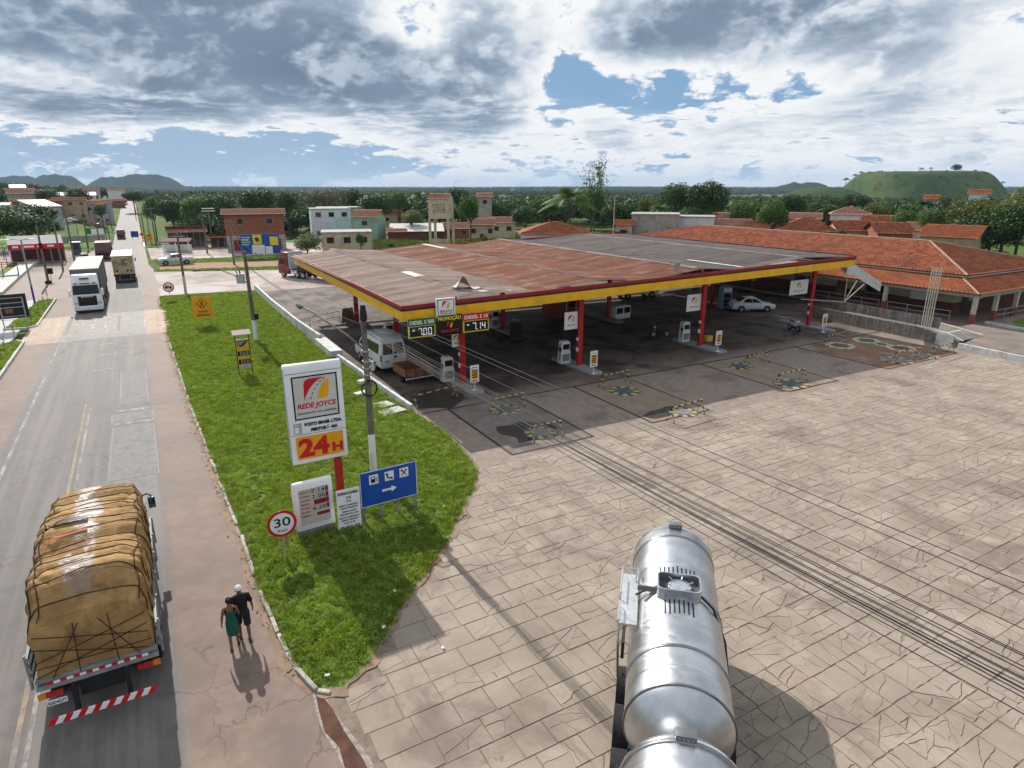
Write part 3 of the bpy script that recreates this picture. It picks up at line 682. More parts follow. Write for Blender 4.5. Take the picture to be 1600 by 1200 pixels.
for (px, py, a, lb) in ((570, 603, .3, 'white concrete block lying on the lawn beside the low wall'), (565, 622, .25, 'smaller white block on the lawn by the utility pole')):
    p = G(px, py); mb = MB(); mb.box(-.42, .42, -.24, .24, 0, a); o = mb.build('concrete_block', ww, bevel=.03); o.location = (p.x, p.y, .14); o.rotation_euler = (0, 0, .3); tag(o, lb, 'block')
for (px, py, s_, lb) in ((600, 637, .5, 'small cracked concrete cover set into the lawn'), (612, 647, .75, 'larger cracked concrete cover in the lawn near the wall end')):
    p = G(px, py); mb = MB(); mb.box(-s_, s_, -.45, .45, 0, .08); o = mb.build('inspection_cover', pale_concrete, bevel=.02); o.location = (p.x, p.y, .15); o.rotation_euler = (0, .02, .25); tag(o, lb, 'cover')
# scraps of litter on the lawn and slabs
litter = M('litter_white', (.7, .7, .7), .6, .1)
for i, (px, py, lb) in enumerate(((552, 997, 'white scrap of litter on the shaded grass near the slabs'), (600, 987, 'crumpled paper litter at the shaded lawn edge'), (692, 1013, 'white scrap of litter lying on the paving slabs'),
        (512, 1063, 'white scrap of litter at the tip of the lawn'), (694, 797, 'white plastic scrap on the lawn beside the blue sign'), (617, 930, 'small white scrap on the grass right of the totem shadow'))):
    p = G(px, py); mb = MB(); mb.grid(lambda u, v: ((u-.5)*.13 + .02*math.sin(v*9), (v-.5)*.09, .02 + .025*math.sin(u*7+i)*math.cos(v*6)), 4, 3)
    o = mb.build('litter', litter); o.location = (p.x, p.y, .16 if i != 2 else .01); o.rotation_euler = (0, 0, i); tag(o, lb, 'litter')
# ---------------------------------------------------------------- station canopy
def onY(px, py, y):                        # survey: photo point -> place on the vertical plane at y
    d_ = ray(px, py); k = y / d_.y; return Vector((d_.x*k, y, HC + d_.z*k))
CX0, CX1, CY0, CY1 = 12.45, 54.3, 34.6, 66.2
def zt(x): return 5.95 + .70 * (x - CX0) / (CX1 - CX0)
def sheetmat(name, c1, c2, c3):
    m, t, b = custom(name); co = t.n('ShaderNodeTexCoord').outputs['Object']; oi = t.n('ShaderNodeObjectInfo').outputs['Random']
    q = t.v('ADD', co, t.v('SCALE', t.comb(oi, oi, oi), sc=53.0))
    n = t.noise(t.v('MULTIPLY', q, (.35, 3.0, 1)), 1.0, 6, .65); n2 = t.noise(q, .6, 5, .6)
    c = t.mix(t.sm(n, .3, .7), c1, c2); c = t.mix(t.m('MULTIPLY', t.sm(n2, .5, .7), .7), c, c3)
    c = t.mix(1.0, c, t.comb(*[t.m('MULTIPLY_ADD', oi, .42, .78)]*3), 'MULTIPLY')
    t.put(b.inputs['Base Color'], c); b.inputs['Roughness'].default_value = .75; b.inputs['Specular IOR Level'].default_value = .15; return m
tan_s = sheetmat('roof_sheet_tan', (.31, .225, .175), (.41, .315, .255), (.235, .15, .11))
rust_s = sheetmat('roof_sheet_rust', (.215, .085, .052), (.335, .16, .105), (.43, .30, .22))
grey_s = sheetmat('roof_sheet_grey', (.17, .14, .125), (.225, .19, .17), (.14, .11, .10))
can = thing('station_canopy', 'large fuel station canopy with ribbed roof bays and yellow and red fascia on red columns', 'canopy')
bays = [(12.55, 17.0, 21.45, tan_s, tan_s), (21.45, 26.6, 31.4, rust_s, rust_s), (31.4, 36.0, 40.2, rust_s, grey_s), (40.2, 47.6, 54.2, grey_s, grey_s)]
NS = 30; SW = (CY1 - CY0) / NS
def sheet_mesh(w_, rise, wd, sgn):         # trapezoid ribs running down the slope
    mb = MB(); vs = []; nr = 6
    for k in range(nr):
        y0 = wd * k / nr
        for (dy_, h) in ((0, 0), (.45, 0), (.55, .035), (.9, .035)): vs.append((y0 + dy_*wd/nr, h))
    vs.append((wd + .05, 0))
    n = len(vs)
    mb.add([(0, y, h) for y, h in vs] + [(w_, y, h + rise) for y, h in vs], [(i, i+1, n+i+1, n+i) for i in range(n-1)])
    return mb.mesh('roof_sheet')
RIDGE = .36
for (xa, xr, xb, ma, mb_) in bays:
    for (p, q, m_) in ((xa, xr, ma), (xr, xb, mb_)):
        za = zt(p) - .10 + (RIDGE if p == xr else 0); zb = zt(q) - .10 + (RIDGE if q == xr else 0)
        me = sheet_mesh(q - p, zb - za, SW, 1); me.materials.append(m_)
        for i in range(NS):
            o = link('roof_sheet', me, can); o.location = (p, CY0 + .05 + i*SW, za + random.uniform(0, .012)); o.rotation_euler = (random.gauss(0, .006), random.gauss(0, .0012), 0)
cap_m = M('ridge_cap_maroon', (.11, .055, .045), .8, .25, 2, rnd=.2); cap_w = M('ridge_cap_pale', (.50, .47, .43), .7, .2, 2)
for bi, (xa, xr, xb, *_r) in enumerate(bays):
    y = CY0 + .6
    while y < CY1 - 1:
        L = random.uniform(2.2, 3.2); z = zt(xr) - .10 + RIDGE + .05
        if not (bi == 0 and y < 38.8):
            mb = MB(); mb.add([(-.38, 0, -.025), (0, 0, .02), (.38, 0, -.025), (-.38, L-.1, -.025), (0, L-.1, .02), (.38, L-.1, -.025)], [(0, 1, 4, 3), (1, 2, 5, 4)])
            pale = (bi == 0 and 41 < y < 44.5) or (bi == 1 and y > 60)
            o = mb.build('ridge_cap', cap_w if pale else (cap_m if bi < 2 else grey_s), can); o.location = (xr, y, z); o.rotation_euler = (0, random.gauss(0, .02), random.gauss(0, .012))
        y += L
for xv in (21.45, 31.4, 40.2):
    mb = MB(); z = zt(xv) - .10; mb.box(xv-.13, xv+.13, CY0+.1, CY1, z-.12, z+.012 + .03); mb.build('valley_gutter', M('gutter_dark', (.035, .028, .025), .8, .3, 3), can)
mb = MB(); mb.box(40.2 + .3, 40.2 + .75, 35.2, 41, zt(40.4) - .02, zt(40.4) + .0); mb.build('valley_flashing', cap_w, can)
# fascia: yellow board, dark band, red band, along the front, the left side and the back
def fascia(name, a, b_, z0a, z0b, h, th, mat, out):
    (ax, ay), (bx, by) = a, b_; ox, oy = out
    mb = MB(); vs = []
    for (x, y, zz) in ((ax, ay, z0a), (bx, by, z0b)):
        for (k, dz_) in ((0, 0), (th, 0), (th, h), (0, h)): vs.append((x + ox*k, y + oy*k, zz + dz_))
    mb.add(vs, [(0, 1, 2, 3), (7, 6, 5, 4), (0, 4, 5, 1), (1, 5, 6, 2), (2, 6, 7, 3), (3, 7, 4, 0)])
    return mb.build(name, mat, can, fix=True)
nseg = 8
for i in range(nseg):                       # the long front is made of panels
    xa = CX0 + (CX1-CX0)*i/nseg; xb = CX0 + (CX1-CX0)*(i+1)/nseg - .012
    fascia('yellow_fascia', (xa, CY0), (xb, CY0), zt(xa)-.90, zt(xb)-.90, .56, .10, fascia_yellow, (0, -1))
fascia('dark_band', (CX0, CY0), (CX1, CY0), zt(CX0)-.34, zt(CX1)-.34, .13, .085, fascia_dark, (0, -1))
fascia('red_band', (CX0, CY0), (CX1, CY0), zt(CX0)-.21, zt(CX1)-.21, .21, .12, fascia_red, (0, -1))
LB = (13.15, 67.0)
for i in range(6):
    f0, f1 = i/6, (i+1)/6
    fascia('yellow_fascia', (CX0 + (LB[0]-CX0)*f0, CY0 + (LB[1]-CY0)*f0), (CX0 + (LB[0]-CX0)*f1, CY0 + (LB[1]-CY0)*f1 - .012), 5.05, 5.05, .56, .10, fascia_yellow, (-1, 0))
fascia('dark_band', (CX0, CY0), LB, 5.61, 5.61, .13, .085, fascia_dark, (-1, 0))
fascia('red_band', (CX0, CY0 - .12), LB, 5.74, 5.74, .21, .12, fascia_red, (-1, 0))
fascia('yellow_fascia', (CX0, CY0 - .10), (CX0, CY0), 5.05, 5.05, .56, .10, fascia_yellow, (-1, 0))
fascia('back_board', LB, (CX1, CY1 + .8), 5.3, 6.3, .55, .1, fascia_red, (0, 1))
fascia('end_board', (CX1, CY0), (CX1, CY1 + .8), 5.9, 5.9, .75, .1, fascia_dark, (1, 0))
truss = M('truss_steel', (.10, .085, .08), .7, .25, 3)
for y in (36.5, 42.5, 48.9, 54, 59.4):
    mb = MB(); xa = 13.5; mb.add([(xa, y-.08, 5.1), (CX1-.2, y-.08, 5.7), (CX1-.2, y+.08, 5.7), (xa, y+.08, 5.1), (xa, y-.08, 5.4), (CX1-.2, y-.08, 6.0), (CX1-.2, y+.08, 6.0), (xa, y+.08, 5.4)],
        [(0, 3, 2, 1), (4, 5, 6, 7), (0, 1, 5, 4), (1, 2, 6, 5), (2, 3, 7, 6), (3, 0, 4, 7)]); mb.build('roof_beam', truss, can)
COLS = [(17.05, 36.55), (26.15, 36.25), (38.1, 36.3), (52.6, 37.1), (17.0, 48.9), (27.3, 49.7), (38.6, 48.9), (52.6, 49), (16.8, 59.4), (27.3, 60), (38.6, 60), (52.6, 60)]
for i, (x, y) in enumerate(COLS):
    mb = MB(); h = zt(x) - .95
    mb.box(x-.19, x+.19, y-.10, y-.06, 0, h).box(x-.19, x+.19, y+.06, y+.10, 0, h).box(x-.05, x+.05, y-.06, y+.06, 0, h).box(x-.17, x-.13, y-.06, y+.06, 0, h).box(x+.13, x+.17, y-.06, y+.06, 0, h)
    c = mb.build('column', red, can)
    if i < 4:
        mb = MB(); mb.box(x-.235, x-.195, y-.11, y+.11, 1.2, 1.5).box(x-.235, x-.195, y-.11, y+.11, 2.0, 2.2); mb.build('notice', sign_white, c)
# broken end of the fascia hanging at the right
aw = M('bare_metal', (.52, .52, .52), .5, .15, 2, stain=(.35, .33, .3), stain_amt=.4)
mb = MB(); A = (CX1 + .02, 34.55); vs = []
for (x, z0, z1) in ((53.2, 5.0, 5.75), (54.3, 4.95, 5.85), (56.6, 4.0, 4.85), (58.7, 3.15, 3.95)):
    vs += [(x, 34.50, z0), (x, 34.46, z1)]
mb.add(vs, [(0, 2, 3, 1), (2, 4, 5, 3), (4, 6, 7, 5)])
mb.add([(v[0], v[1]+.9, v[2]+.1) if i % 2 else (v[0], v[1]+.04, v[2]) for i, v in enumerate(vs)], [(0, 1, 3, 2), (2, 3, 5, 4), (4, 5, 7, 6)])
mb.build('drooping_panel', aw, can)
mb = MB()
pipe = M('cream_pipe', (.48, .43, .30), .6, .15)
J = (54.0, 34.8, 2.55)
for p in ((53.9, 34.8, 5.0), (55.4, 34.8, 4.35), (56.6, 34.8, 3.95), (50.8, 36.9, 2.75)): mb.tube([J, p], .045, 6)
mb.build('pipe_bracket', pipe, can)
# bent sheet standing up on the first bay
p = G(722, 452, 6.25); mb = MB()
mb.grid(lambda u, v: (1.9*u - .7 + .25*v, 1.2*(v-.5), .08 + .85*math.exp(-((u-.28)/.22)**2)*(1-.6*v) + .05*math.sin(9*u+3*v)), 14, 6)
o = mb.build('bent_sheet', M('crumpled_tin', (.42, .42, .41), .55, .25, 3, metal=.3), smooth=60); o.location = (p.x, p.y, 6.2); tag(o, 'crumpled grey metal sheet bent up on the canopy roof', 'metal sheet')
mb = MB(); mb.grid(lambda u, v: (2.6*u, 1.6*v, .05 + .05*math.sin(u*8)*math.sin(v*5)), 8, 5)
o = mb.build('loose_sheet', M('faded_tin', (.50, .46, .41), .7, .2, 2), smooth=60); o.location = (17.6, 34.9, 6.22); o.rotation_euler = (0, .07, .1); tag(o, 'pale loose sheet lying flat near the front edge of the canopy roof', 'metal sheet')
mb = MB(); x, y = 34.4, 35.4; mb.cyl((0, 0, 0), (0, 0, .5), .03).box(-.28, .28, -.06, .06, .35, .85)
o = mb.build('floodlight', M('lamp_green', (.25, .28, .22), .5, .2)); o.location = (33.9, 35.2, zt(34)); tag(o, 'small floodlight standing on the front edge of the canopy roof', 'lamp')
mb = MB(); mb.cyl((0, 0, 0), (0, 0, 5.2), .06, .04); o = mb.build('roof_pole', M('bleached_wood', (.42, .36, .28), .85, .3, 3)); q = G(957, 388, 6.5); o.location = (q.x, q.y, 6.3); tag(o, 'thin pale pole rising from the canopy roof', 'pole')

# ---------------------------------------------------------------- brand emblem: a road curving between a red and a yellow field
def curve_pts(p0, p1, p2, n=10): return [((1-k)**2*p0[0]+2*k*(1-k)*p1[0]+k*k*p2[0], (1-k)**2*p0[1]+2*k*(1-k)*p1[1]+k*k*p2[1]) for k in [i/n for i in range(n+1)]]
ink = M('sign_ink', (.012, .012, .014), .45, 0)
def emblem(parent, Mx, s_, back=sign_white):
    rd = [(-.5, -.42), (-.48, .12)] + curve_pts((-.48, .25), (-.46, .5), (-.2, .5), 5) + [(.36, .5)] + curve_pts((.36, .5), (-.25, .32), (-.5, -.42), 9)[1:-1]
    yl = curve_pts((.02, -.40), (.14, .22), (.5, .44), 9) + curve_pts((.52, .3), (.5, -.38), (.36, -.38), 5)
    for nm, pts, m_ in (('emblem_red', rd, sign_red), ('emblem_yellow', yl, sign_yellow)):
        mb = MB(); mb.T = Mx @ Matrix.Scale(s_, 4); mb.poly([(p[0], p[1], .004/s_) for p in pts]); mb.build(nm, m_, parent)
    mb = MB(); mb.T = Mx @ Matrix.Scale(s_, 4); cp = curve_pts((-.26, -.42), (-.08, .22), (.42, .48), 24)
    for i in range(1, 23, 4):
        a, b_ = cp[i], cp[i+2]; dx_, dy_ = b_[0]-a[0], b_[1]-a[1]; L = math.hypot(dx_, dy_); nx, ny = -dy_/L*.018, dx_/L*.018
        mb.add([(a[0]-nx, a[1]-ny, .006/s_), (b_[0]-nx, b_[1]-ny, .006/s_), (b_[0]+nx, b_[1]+ny, .006/s_), (a[0]+nx, a[1]+ny, .006/s_)], [(0, 1, 2, 3)])
    mb.build('emblem_dashes', ink, parent)
def frame_ring(mb, w_, h, th, z):
    a, b_, c, e = w_/2, h/2, w_/2-th, h/2-th
    mb.add([(-a, -b_, z), (a, -b_, z), (a, b_, z), (-a, b_, z), (-c, -e, z), (c, -e, z), (c, e, z), (-c, e, z)], [(0, 1, 5, 4), (1, 2, 6, 5), (2, 3, 7, 6), (3, 0, 4, 7)])
# signs hung on the front fascia
ys_ = CY0 - .34
def front_rect(x0, y0, x1, y1, y): a = onY(x0, y0, y); b_ = onY(x1, y1, y); return a, b_
def hung_sign(name, label, px0, py0, px1, py1, y=ys_, th=.12, mat=sign_white, cat='sign'):
    a, b_ = front_rect(px0, py0, px1, py1, y); c = (a + b_) / 2; w_ = b_.x - a.x; h = a.z - b_.z
    t_ = thing(name, label, cat, (c.x, y, c.z)); mb = MB(); mb.box(-w_/2, w_/2, 0, th, -h/2, h/2); mb.build('panel', mat, t_, bevel=.02)
    return t_, w_, h, face_matrix((0, -.004, 0), (1, 0, 0), (0, 0, 1))
t_, w_, h, FM = hung_sign('brand_sign', 'white square brand sign fixed to the yellow fascia corner', 681, 467, 712, 494)
mb = MB(); mb.T = FM; frame_ring(mb, w_*.86, h*.86, .045, .002); mb.build('border', M('border_green', (.03, .09, .08), .5, 0), t_)
emblem(t_, FM @ Matrix.Translation((0, h*.13, 0)), h*.42)
text('lettering', 'REDE JOYCE', .2, sign_red, t_, FM @ Matrix.Translation((0, -h*.2, .002)), width=w_*.66, bold=.03, shear=.15)
text('lettering', 'Abastecendo com qualidade', .09, ink, t_, FM @ Matrix.Translation((0, -h*.31, .002)), width=w_*.66, bold=.02)
led = M('led_digit', (.85, .88, .92), .5, 0, emis=(.85, .9, 1.0, .35))
yb = M('sign_lemon', (.78, .62, .03), .45, .06); greenp = M('sign_green', (.02, .12, .06), .45, .08); blk = M('display_black', (.01, .01, .011), .35, 0)
SEG = {'0': 'abcdef', '1': 'bc', '4': 'bcfg', '7': 'abc', '6': 'acdefg', '2': 'abdeg', '8': 'abcdefg'}
def digits(mb, s_, x, z, h, w_, gap):      # seven-segment figures in the text plane
    t_ = h*.09
    for ch in s_:
        if ch == '.': mb.add([(x-gap*.6, z-h/2, .004), (x-gap*.6+t_*1.3, z-h/2, .004), (x-gap*.6+t_*1.3, z-h/2+t_*1.3, .004), (x-gap*.6, z-h/2+t_*1.3, .004)], [(0, 1, 2, 3)]); continue
        for sg in SEG[ch]:
            r_ = {'a': (0, w_, h/2-t_, h/2), 'd': (0, w_, -h/2, -h/2+t_), 'g': (0, w_, -t_/2, t_/2), 'f': (0, t_, .04*h, h/2-t_*.6), 'b': (w_-t_, w_, .04*h, h/2-t_*.6), 'e': (0, t_, -h/2+t_*.6, -.04*h), 'c': (w_-t_, w_, -h/2+t_*.6, -.04*h)}[sg]
            mb.add([(x+r_[0], z+r_[2], .004), (x+r_[1], z+r_[2], .004), (x+r_[1], z+r_[3], .004), (x+r_[0], z+r_[3], .004)], [(0, 1, 2, 3)])
        x += w_ + gap
for (px0, py0, px1, py1, head, price, hm, lb) in ((637.5, 500, 681, 524.5, 'DIESEL S 500', '7.00', greenp, 'price display reading diesel S 500 with green heading under the canopy edge'), (723.5, 491, 764, 515.5, 'DIESEL S 10', '7.14', sign_red, 'price display reading diesel S 10 with red heading under the canopy edge')):
    t_, w_, h, FM = hung_sign('price_display', lb, px0, py0, px1, py1, mat=yb)
    mb = MB(); mb.box(-w_/2-.002, w_/2+.002, -.01, .05, h*.12, h/2+.002); mb.build('heading', hm, t_)
    mb = MB(); mb.box(-w_/2+.07, w_/2-.07, -.012, .05, -h/2+.07, h*.09); mb.build('screen', blk, t_)
    text('lettering', head, .3, sign_white, t_, FM @ Matrix.Translation((0, h*.31, .012)), width=w_*.9, bold=.02)
    mb = MB(); mb.T = FM @ Matrix.Translation((0, 0, .012)); digits(mb, price, -w_*.14, -h*.2, h*.38, w_*.13, w_*.05); mb.build('digits', led, t_)
    text('lettering', 'R$', .14, led, t_, FM @ Matrix.Translation((-w_*.32, -h*.1, .012)))
    mb = MB(); mb.cyl((-w_*.3, .06, h/2), (-w_*.3, .06, h/2+.25), .02).cyl((w_*.3, .06, h/2), (w_*.3, .06, h/2+.25), .02); mb.build('hanger', steel, t_)
t_, w_, h, FM = hung_sign('promotion_sign', 'black promotion sign between the two diesel price displays', 682.5, 494, 722, 521, mat=blk)
text('lettering', 'PROMOÇÃO', .3, yb, t_, FM @ Matrix.Translation((0, h*.34, .002)), width=w_*.92, bold=.03)
emblem(t_, FM @ Matrix.Translation((0, 0, 0)), h*.3); text('lettering', 'REDE JOYCE', .2, sign_red, t_, FM @ Matrix.Translation((0, -h*.3, .002)), width=w_*.72, bold=.02, shear=.15)
mb = MB(); mb.cyl((0, .06, h/2), (0, .06, h/2+.3), .02); mb.build('hanger', steel, t_)
# smaller brand boards hung beside the columns
for k, (px0, py0, px1, py1, y, lb) in enumerate(((706, 520, 720, 541, 36.6, 'white brand board behind the first red column'), (882.5, 488.5, 902.5, 513.5, 36.3, 'white brand board hung left of the second red column'),
        (1074.5, 461, 1095.5, 484.5, 36.4, 'white brand board hung left of the third red column'), (1236, 439, 1261, 458.5, 37.1, 'white brand board hung left of the fourth red column'))):
    t_, w_, h, FM = hung_sign('brand_board', lb, px0, py0, px1, py1, y=y, th=.05)
    emblem(t_, FM @ Matrix.Translation((0, h*.1, 0)), h*.42); text('lettering', 'REDE JOYCE', .15, sign_red, t_, FM @ Matrix.Translation((0, -h*.26, .002)), width=w_*.6, bold=.02, shear=.15)
    mb = MB(); mb.cyl((-w_*.35, .02, h/2), (-w_*.35, .02, h/2+.9), .015).cyl((w_*.35, .02, h/2), (w_*.35, .02, h/2+.9), .015); mb.build('hanger', steel, t_)

# ---------------------------------------------------------------- islands, pumps, notices
isl = [(17.05, 34.2, 39.4), (26.1, 33.9, 39.2), (38.3, 33.9, 39.4), (52.6, 34.5, 40.2), (17, 47, 52), (27.3, 47.5, 53), (38.6, 47, 52)]
isl_lb = ['kerbed pump island at the first front column', 'kerbed pump island at the second front column', 'kerbed pump island at the third front column', 'kerbed pump island at the fourth front column', 'kerbed island at the rear column behind the van', 'kerbed island at the rear column behind the second pump', 'kerbed island at the rear column by the ice chest']
for (x, y0, y1), lb in zip(isl, isl_lb):
    mb = MB(); mb.prism([(x-.55, y0+.25), (x-.35, y0), (x+.35, y0), (x+.55, y0+.25), (x+.55, y1-.25), (x+.35, y1), (x-.35, y1), (x-.55, y1-.25)], 'z', -.02, .15); tag(mb.build('pump_island', M('island_concrete', (.26, .26, .26), .85, .2, 2, bump=.2), bevel=.02), lb, 'island')
pump_white = M('pump_white', (.62, .62, .60), .4, .08, stain=(.4, .38, .34), stain_amt=.3)
def pump(loc, label, rz=0):
    p = thing('fuel_pump', label, 'fuel pump', loc, rz, 'fuel pumps under the canopy')
    mb = MB(); mb.prism([(-.42, 0), (.42, 0), (.40, .85), (.34, 1.0), (.34, 1.55), (.26, 1.66), (-.26, 1.66), (-.34, 1.55), (-.34, 1.0), (-.40, .85)], 'y', -.25, .25); mb.build('body', pump_white, p, bevel=.02)
    for s_ in (-1, 1):
        mb = MB(); mb.box(-.27, .27, s_*.252 - (.004 if s_ > 0 else .012), s_*.252 + (.012 if s_ > 0 else .004), 1.06, 1.45); mb.build('display', blk, p)
        mb = MB(); mb.box(-.3, .3, s_*.252 - (.004 if s_ > 0 else .012), s_*.252 + (.012 if s_ > 0 else .004), .2, .72); mb.build('door', M('pump_grey', (.2, .2, .2), .5, .1), p)
        mb = MB(); mb.tube([(s_*.36, -.05, 1.5), (s_*.52, -.12, 1.3), (s_*.56, -.18, .7), (s_*.5, -.2, .35), (s_*.44, -.16, .6), (s_*.42, -.12, 1.0)], .022, 6); mb.build('hose', dark, p)
        mb = MB(); mb.box(s_*.40-.05, s_*.40+.05, -.16, -.04, .92, 1.22); mb.build('nozzle', black, p)
    return p
pump((16.35, 37.4, .15), 'fuel pump beside the first red column'); pump((25.55, 37.3, .15), 'fuel pump beside the second red column')
pump((38.0, 38.0, .15), 'fuel pump beside the third red column'); pump((16.6, 49.7, .15), 'dark shaded fuel pump by the rear column near the van')
pump((26.9, 50.6, .15), 'shaded fuel pump by the rear column next to the black drum')
def notice(px, py, label):
    p = G(px, py, .15); n_ = thing('notice_board', label, 'notice', (p.x, p.y, .15), 0, 'notices on the pump islands')
    mb = MB(); mb.cyl((0, 0, 0), (0, 0, .6), .025, n=8).box(-.18, .18, -.12, .12, 0, .03); mb.build('post', white, n_)
    mb = MB(); mb.box(-.3, .3, -.02, .02, .5, 1.62); mb.build('board', sign_white, n_)
    mb = MB(); mb.box(-.235, .235, -.026, -.02, .72, 1.36); c = mb.build('yellow_field', sign_yellow, n_)
    mb = MB()
    for i, wd in enumerate((.19, .14, .2, .17)): mb.box(-wd, wd, -.030, -.026, 1.22-i*.14, 1.30-i*.14)
    mb.build('print', ink, c)
    mb = MB(); mb.box(-.18, .18, -.026, -.02, 1.43, 1.50); mb.build('print', M('print_grey', (.3, .25, .2), .5, 0), n_)
    mb = MB(); mb.box(-.2, .2, -.026, -.02, .58, .66); mb.build('print', sign_red, n_)
notice(742, 609, 'white and yellow notice on a post in front of the first column'); notice(927, 584, 'white and yellow notice on a post in front of the second column')
notice(1121, 549, 'white and yellow notice on a post in front of the third column'); notice(1286, 519, 'white and yellow notice on a post in front of the fourth column')

# ---------------------------------------------------------------- filling pads: drain channels, painted tank lids, striped trestles
drain_m = M('drain_iron', (.03, .025, .022), .7, .3, 4)
pads = [(14.2, 19.05, 'plain'), (23.1, 27.4, 'sand'), (34.4, 39.3, 'sand'), (45.0, 54.3, 'rust')]
padm = {'plain': M('pad_grey', (.18, .15, .13), .8, .2, 1.2, stain=(.09, .075, .065), stain_amt=.7, stain_scale=.5), 'sand': M('pad_sand', (.235, .18, .13), .8, .2, 1.0, stain=(.19, .16, .14), stain_amt=.6, stain_scale=.5),
        'rust': M('pad_rust', (.21, .11, .06), .8, .3, .8, stain=(.27, .235, .20), stain_amt=.85, stain_scale=.45)}
for i, (x0, x1, k) in enumerate(pads):
    mb = MB(); mb.box(x0, x1, 24.9, 32.5, -.03, .0); pd = mb.build('filling_pad', padm[k], yard)
    for (a, b_, c, e) in ((x0-.06, x0+.06, 24.9, 32.5), (x1-.06, x1+.06, 24.9, 32.5), (x0+.06, x1-.06, 24.9, 25.0)):
        mb = MB(); mb.box(a, b_, c, e, -.03, .004); mb.build('drain_channel', drain_m, yard)
for (a, b_) in ((12.6, 33.0), (33.05, 57.0)):
    mb = MB(); mb.box(a, b_, 32.55, 32.67, -.03, .004); mb.build('drain_channel', drain_m, yard)
for x in (16.8, 21.1, 25.4, 30.6, 36.6, 41.8, 48):
    mb = MB(); mb.box(x-.015, x+.015, 32.75, 47, -.03, -.008); mb.build('slab_joint', drain_m, yard)
for y in (38.5, 44.0): 
    mb = MB(); mb.box(18, 64, y-.015, y+.015, -.03, -.0085); mb.build('slab_joint', drain_m, yard)
oil = M('oil_stain', (.045, .038, .034), .45, .3, 1.5)
for k, (px, py, rx, ry_) in enumerate(((870, 578, 1.3, .9), (826, 674, 1.5, 1.7), (680, 625, 1.6, 1.5), (968, 568, .8, .5), (1045, 643, 1.6, .8))):
    p = G(px, py); mb = MB(); mb.poly([(p.x + rx*(1+.22*math.sin(3*a+k)+.1*math.sin(7*a))*math.cos(a), p.y + ry_*(1+.2*math.sin(2*a+2*k)+.1*math.cos(5*a))*math.sin(a), .0035) for a in [i*2*math.pi/28 for i in range(28)]])
    mb.build('oil_stain', oil, yard)
lid_y = M('lid_yellow', (.40, .32, .12), .7, .25, 3, stain=(.3, .26, .18), stain_amt=.5, stain_scale=2); lid_k = M('lid_black', (.075, .07, .068), .7, .3, 4)
lid_cols = {'blue': M('lid_blue', (.06, .08, .10), .65, .25, 3, stain=(.15, .16, .17), stain_amt=.5, stain_scale=2), 'grey': M('lid_grey', (.17, .17, .17), .7, .25, 3), 'green': M('lid_green', (.03, .11, .06), .7, .25, 3), 'dark': M('lid_dark', (.09, .075, .06), .7, .25, 3), 'maroon': M('lid_maroon', (.13, .05, .04), .7, .25, 3)}
lids = [(975, 611, 1.0, 'blue', 'blue tank lid ringed yellow and black in front of the second column'), (790, 640, .95, 'blue', 'blue tank lid with yellow ring left of the first striped trestles'), (845, 676, .9, 'grey', 'dusty tank lid behind the front left trestle'),
        (1155, 572, 1.0, 'blue', 'blue tank lid beside the trestle in front of the third column'), (1236, 600, 1.15, 'blue', 'pale worn tank lid at the sunlit edge of the third pad'), (1067, 644, .85, 'grey', 'yellow marked lid under the middle trestle at the shadow edge'),
        (1313, 540, 1.15, 'dark', 'dark tank lid with cream ring on the rusty pad'), (1354, 532, 1.1, 'green', 'green tank lid on the rusty brown pad'), (1378, 538, .6, 'green', 'small green lid on the rusty brown pad'), (1408, 544, 1.1, 'maroon', 'maroon tank lid with yellow ring on the rusty pad'), (1401, 563, 1.2, 'grey', 'grey and yellow lid in the sunlit corner of the rusty pad'), (1446, 556, 1.0, 'grey', 'yellow splashed lid by the rightmost trestles')]
for (px, py, r_, cn, lb) in lids:
    p = G(px, py); l_ = thing('tank_manhole', lb, 'manhole', (p.x, p.y, .0), 0, 'painted tank lids on the filling pads')
    n = 16; mb = MB()
    for i in range(n):
        a0, a1 = 2*math.pi*i/n, 2*math.pi*(i+1)/n; mb.k = i % 2; ro = r_*(1 if i % 2 else .96)
        q = [(math.cos(a0)*r_*.52, math.sin(a0)*r_*.52), (math.cos(a0)*ro, math.sin(a0)*ro), (math.cos(a1)*ro, math.sin(a1)*ro), (math.cos(a1)*r_*.52, math.sin(a1)*r_*.52)]
        mb.add([(x, y, .012) for x, y in q] + [(x, y, 0) for x, y in q], [(0, 1, 2, 3), (1, 5, 6, 2)])
    mb.build('painted_ring', [lid_y, lid_k if cn in ('blue', 'grey') else pale_concrete], l_)
    mb = MB()
    pts = []
    for i in range(n): a = 2*math.pi*(i+.5)/n; rr = r_*(.66 if i % 2 else .56); pts.append((rr*math.cos(a), rr*math.sin(a)))
    mb.prism(pts, 'z', .004, .03); mb.build('cover', lid_cols[cn], l_)
tr_y = M('trestle_yellow', (.50, .40, .12), .6, .2, 5); tr_k = M('trestle_black', (.03, .03, .03), .6, .2, 5)
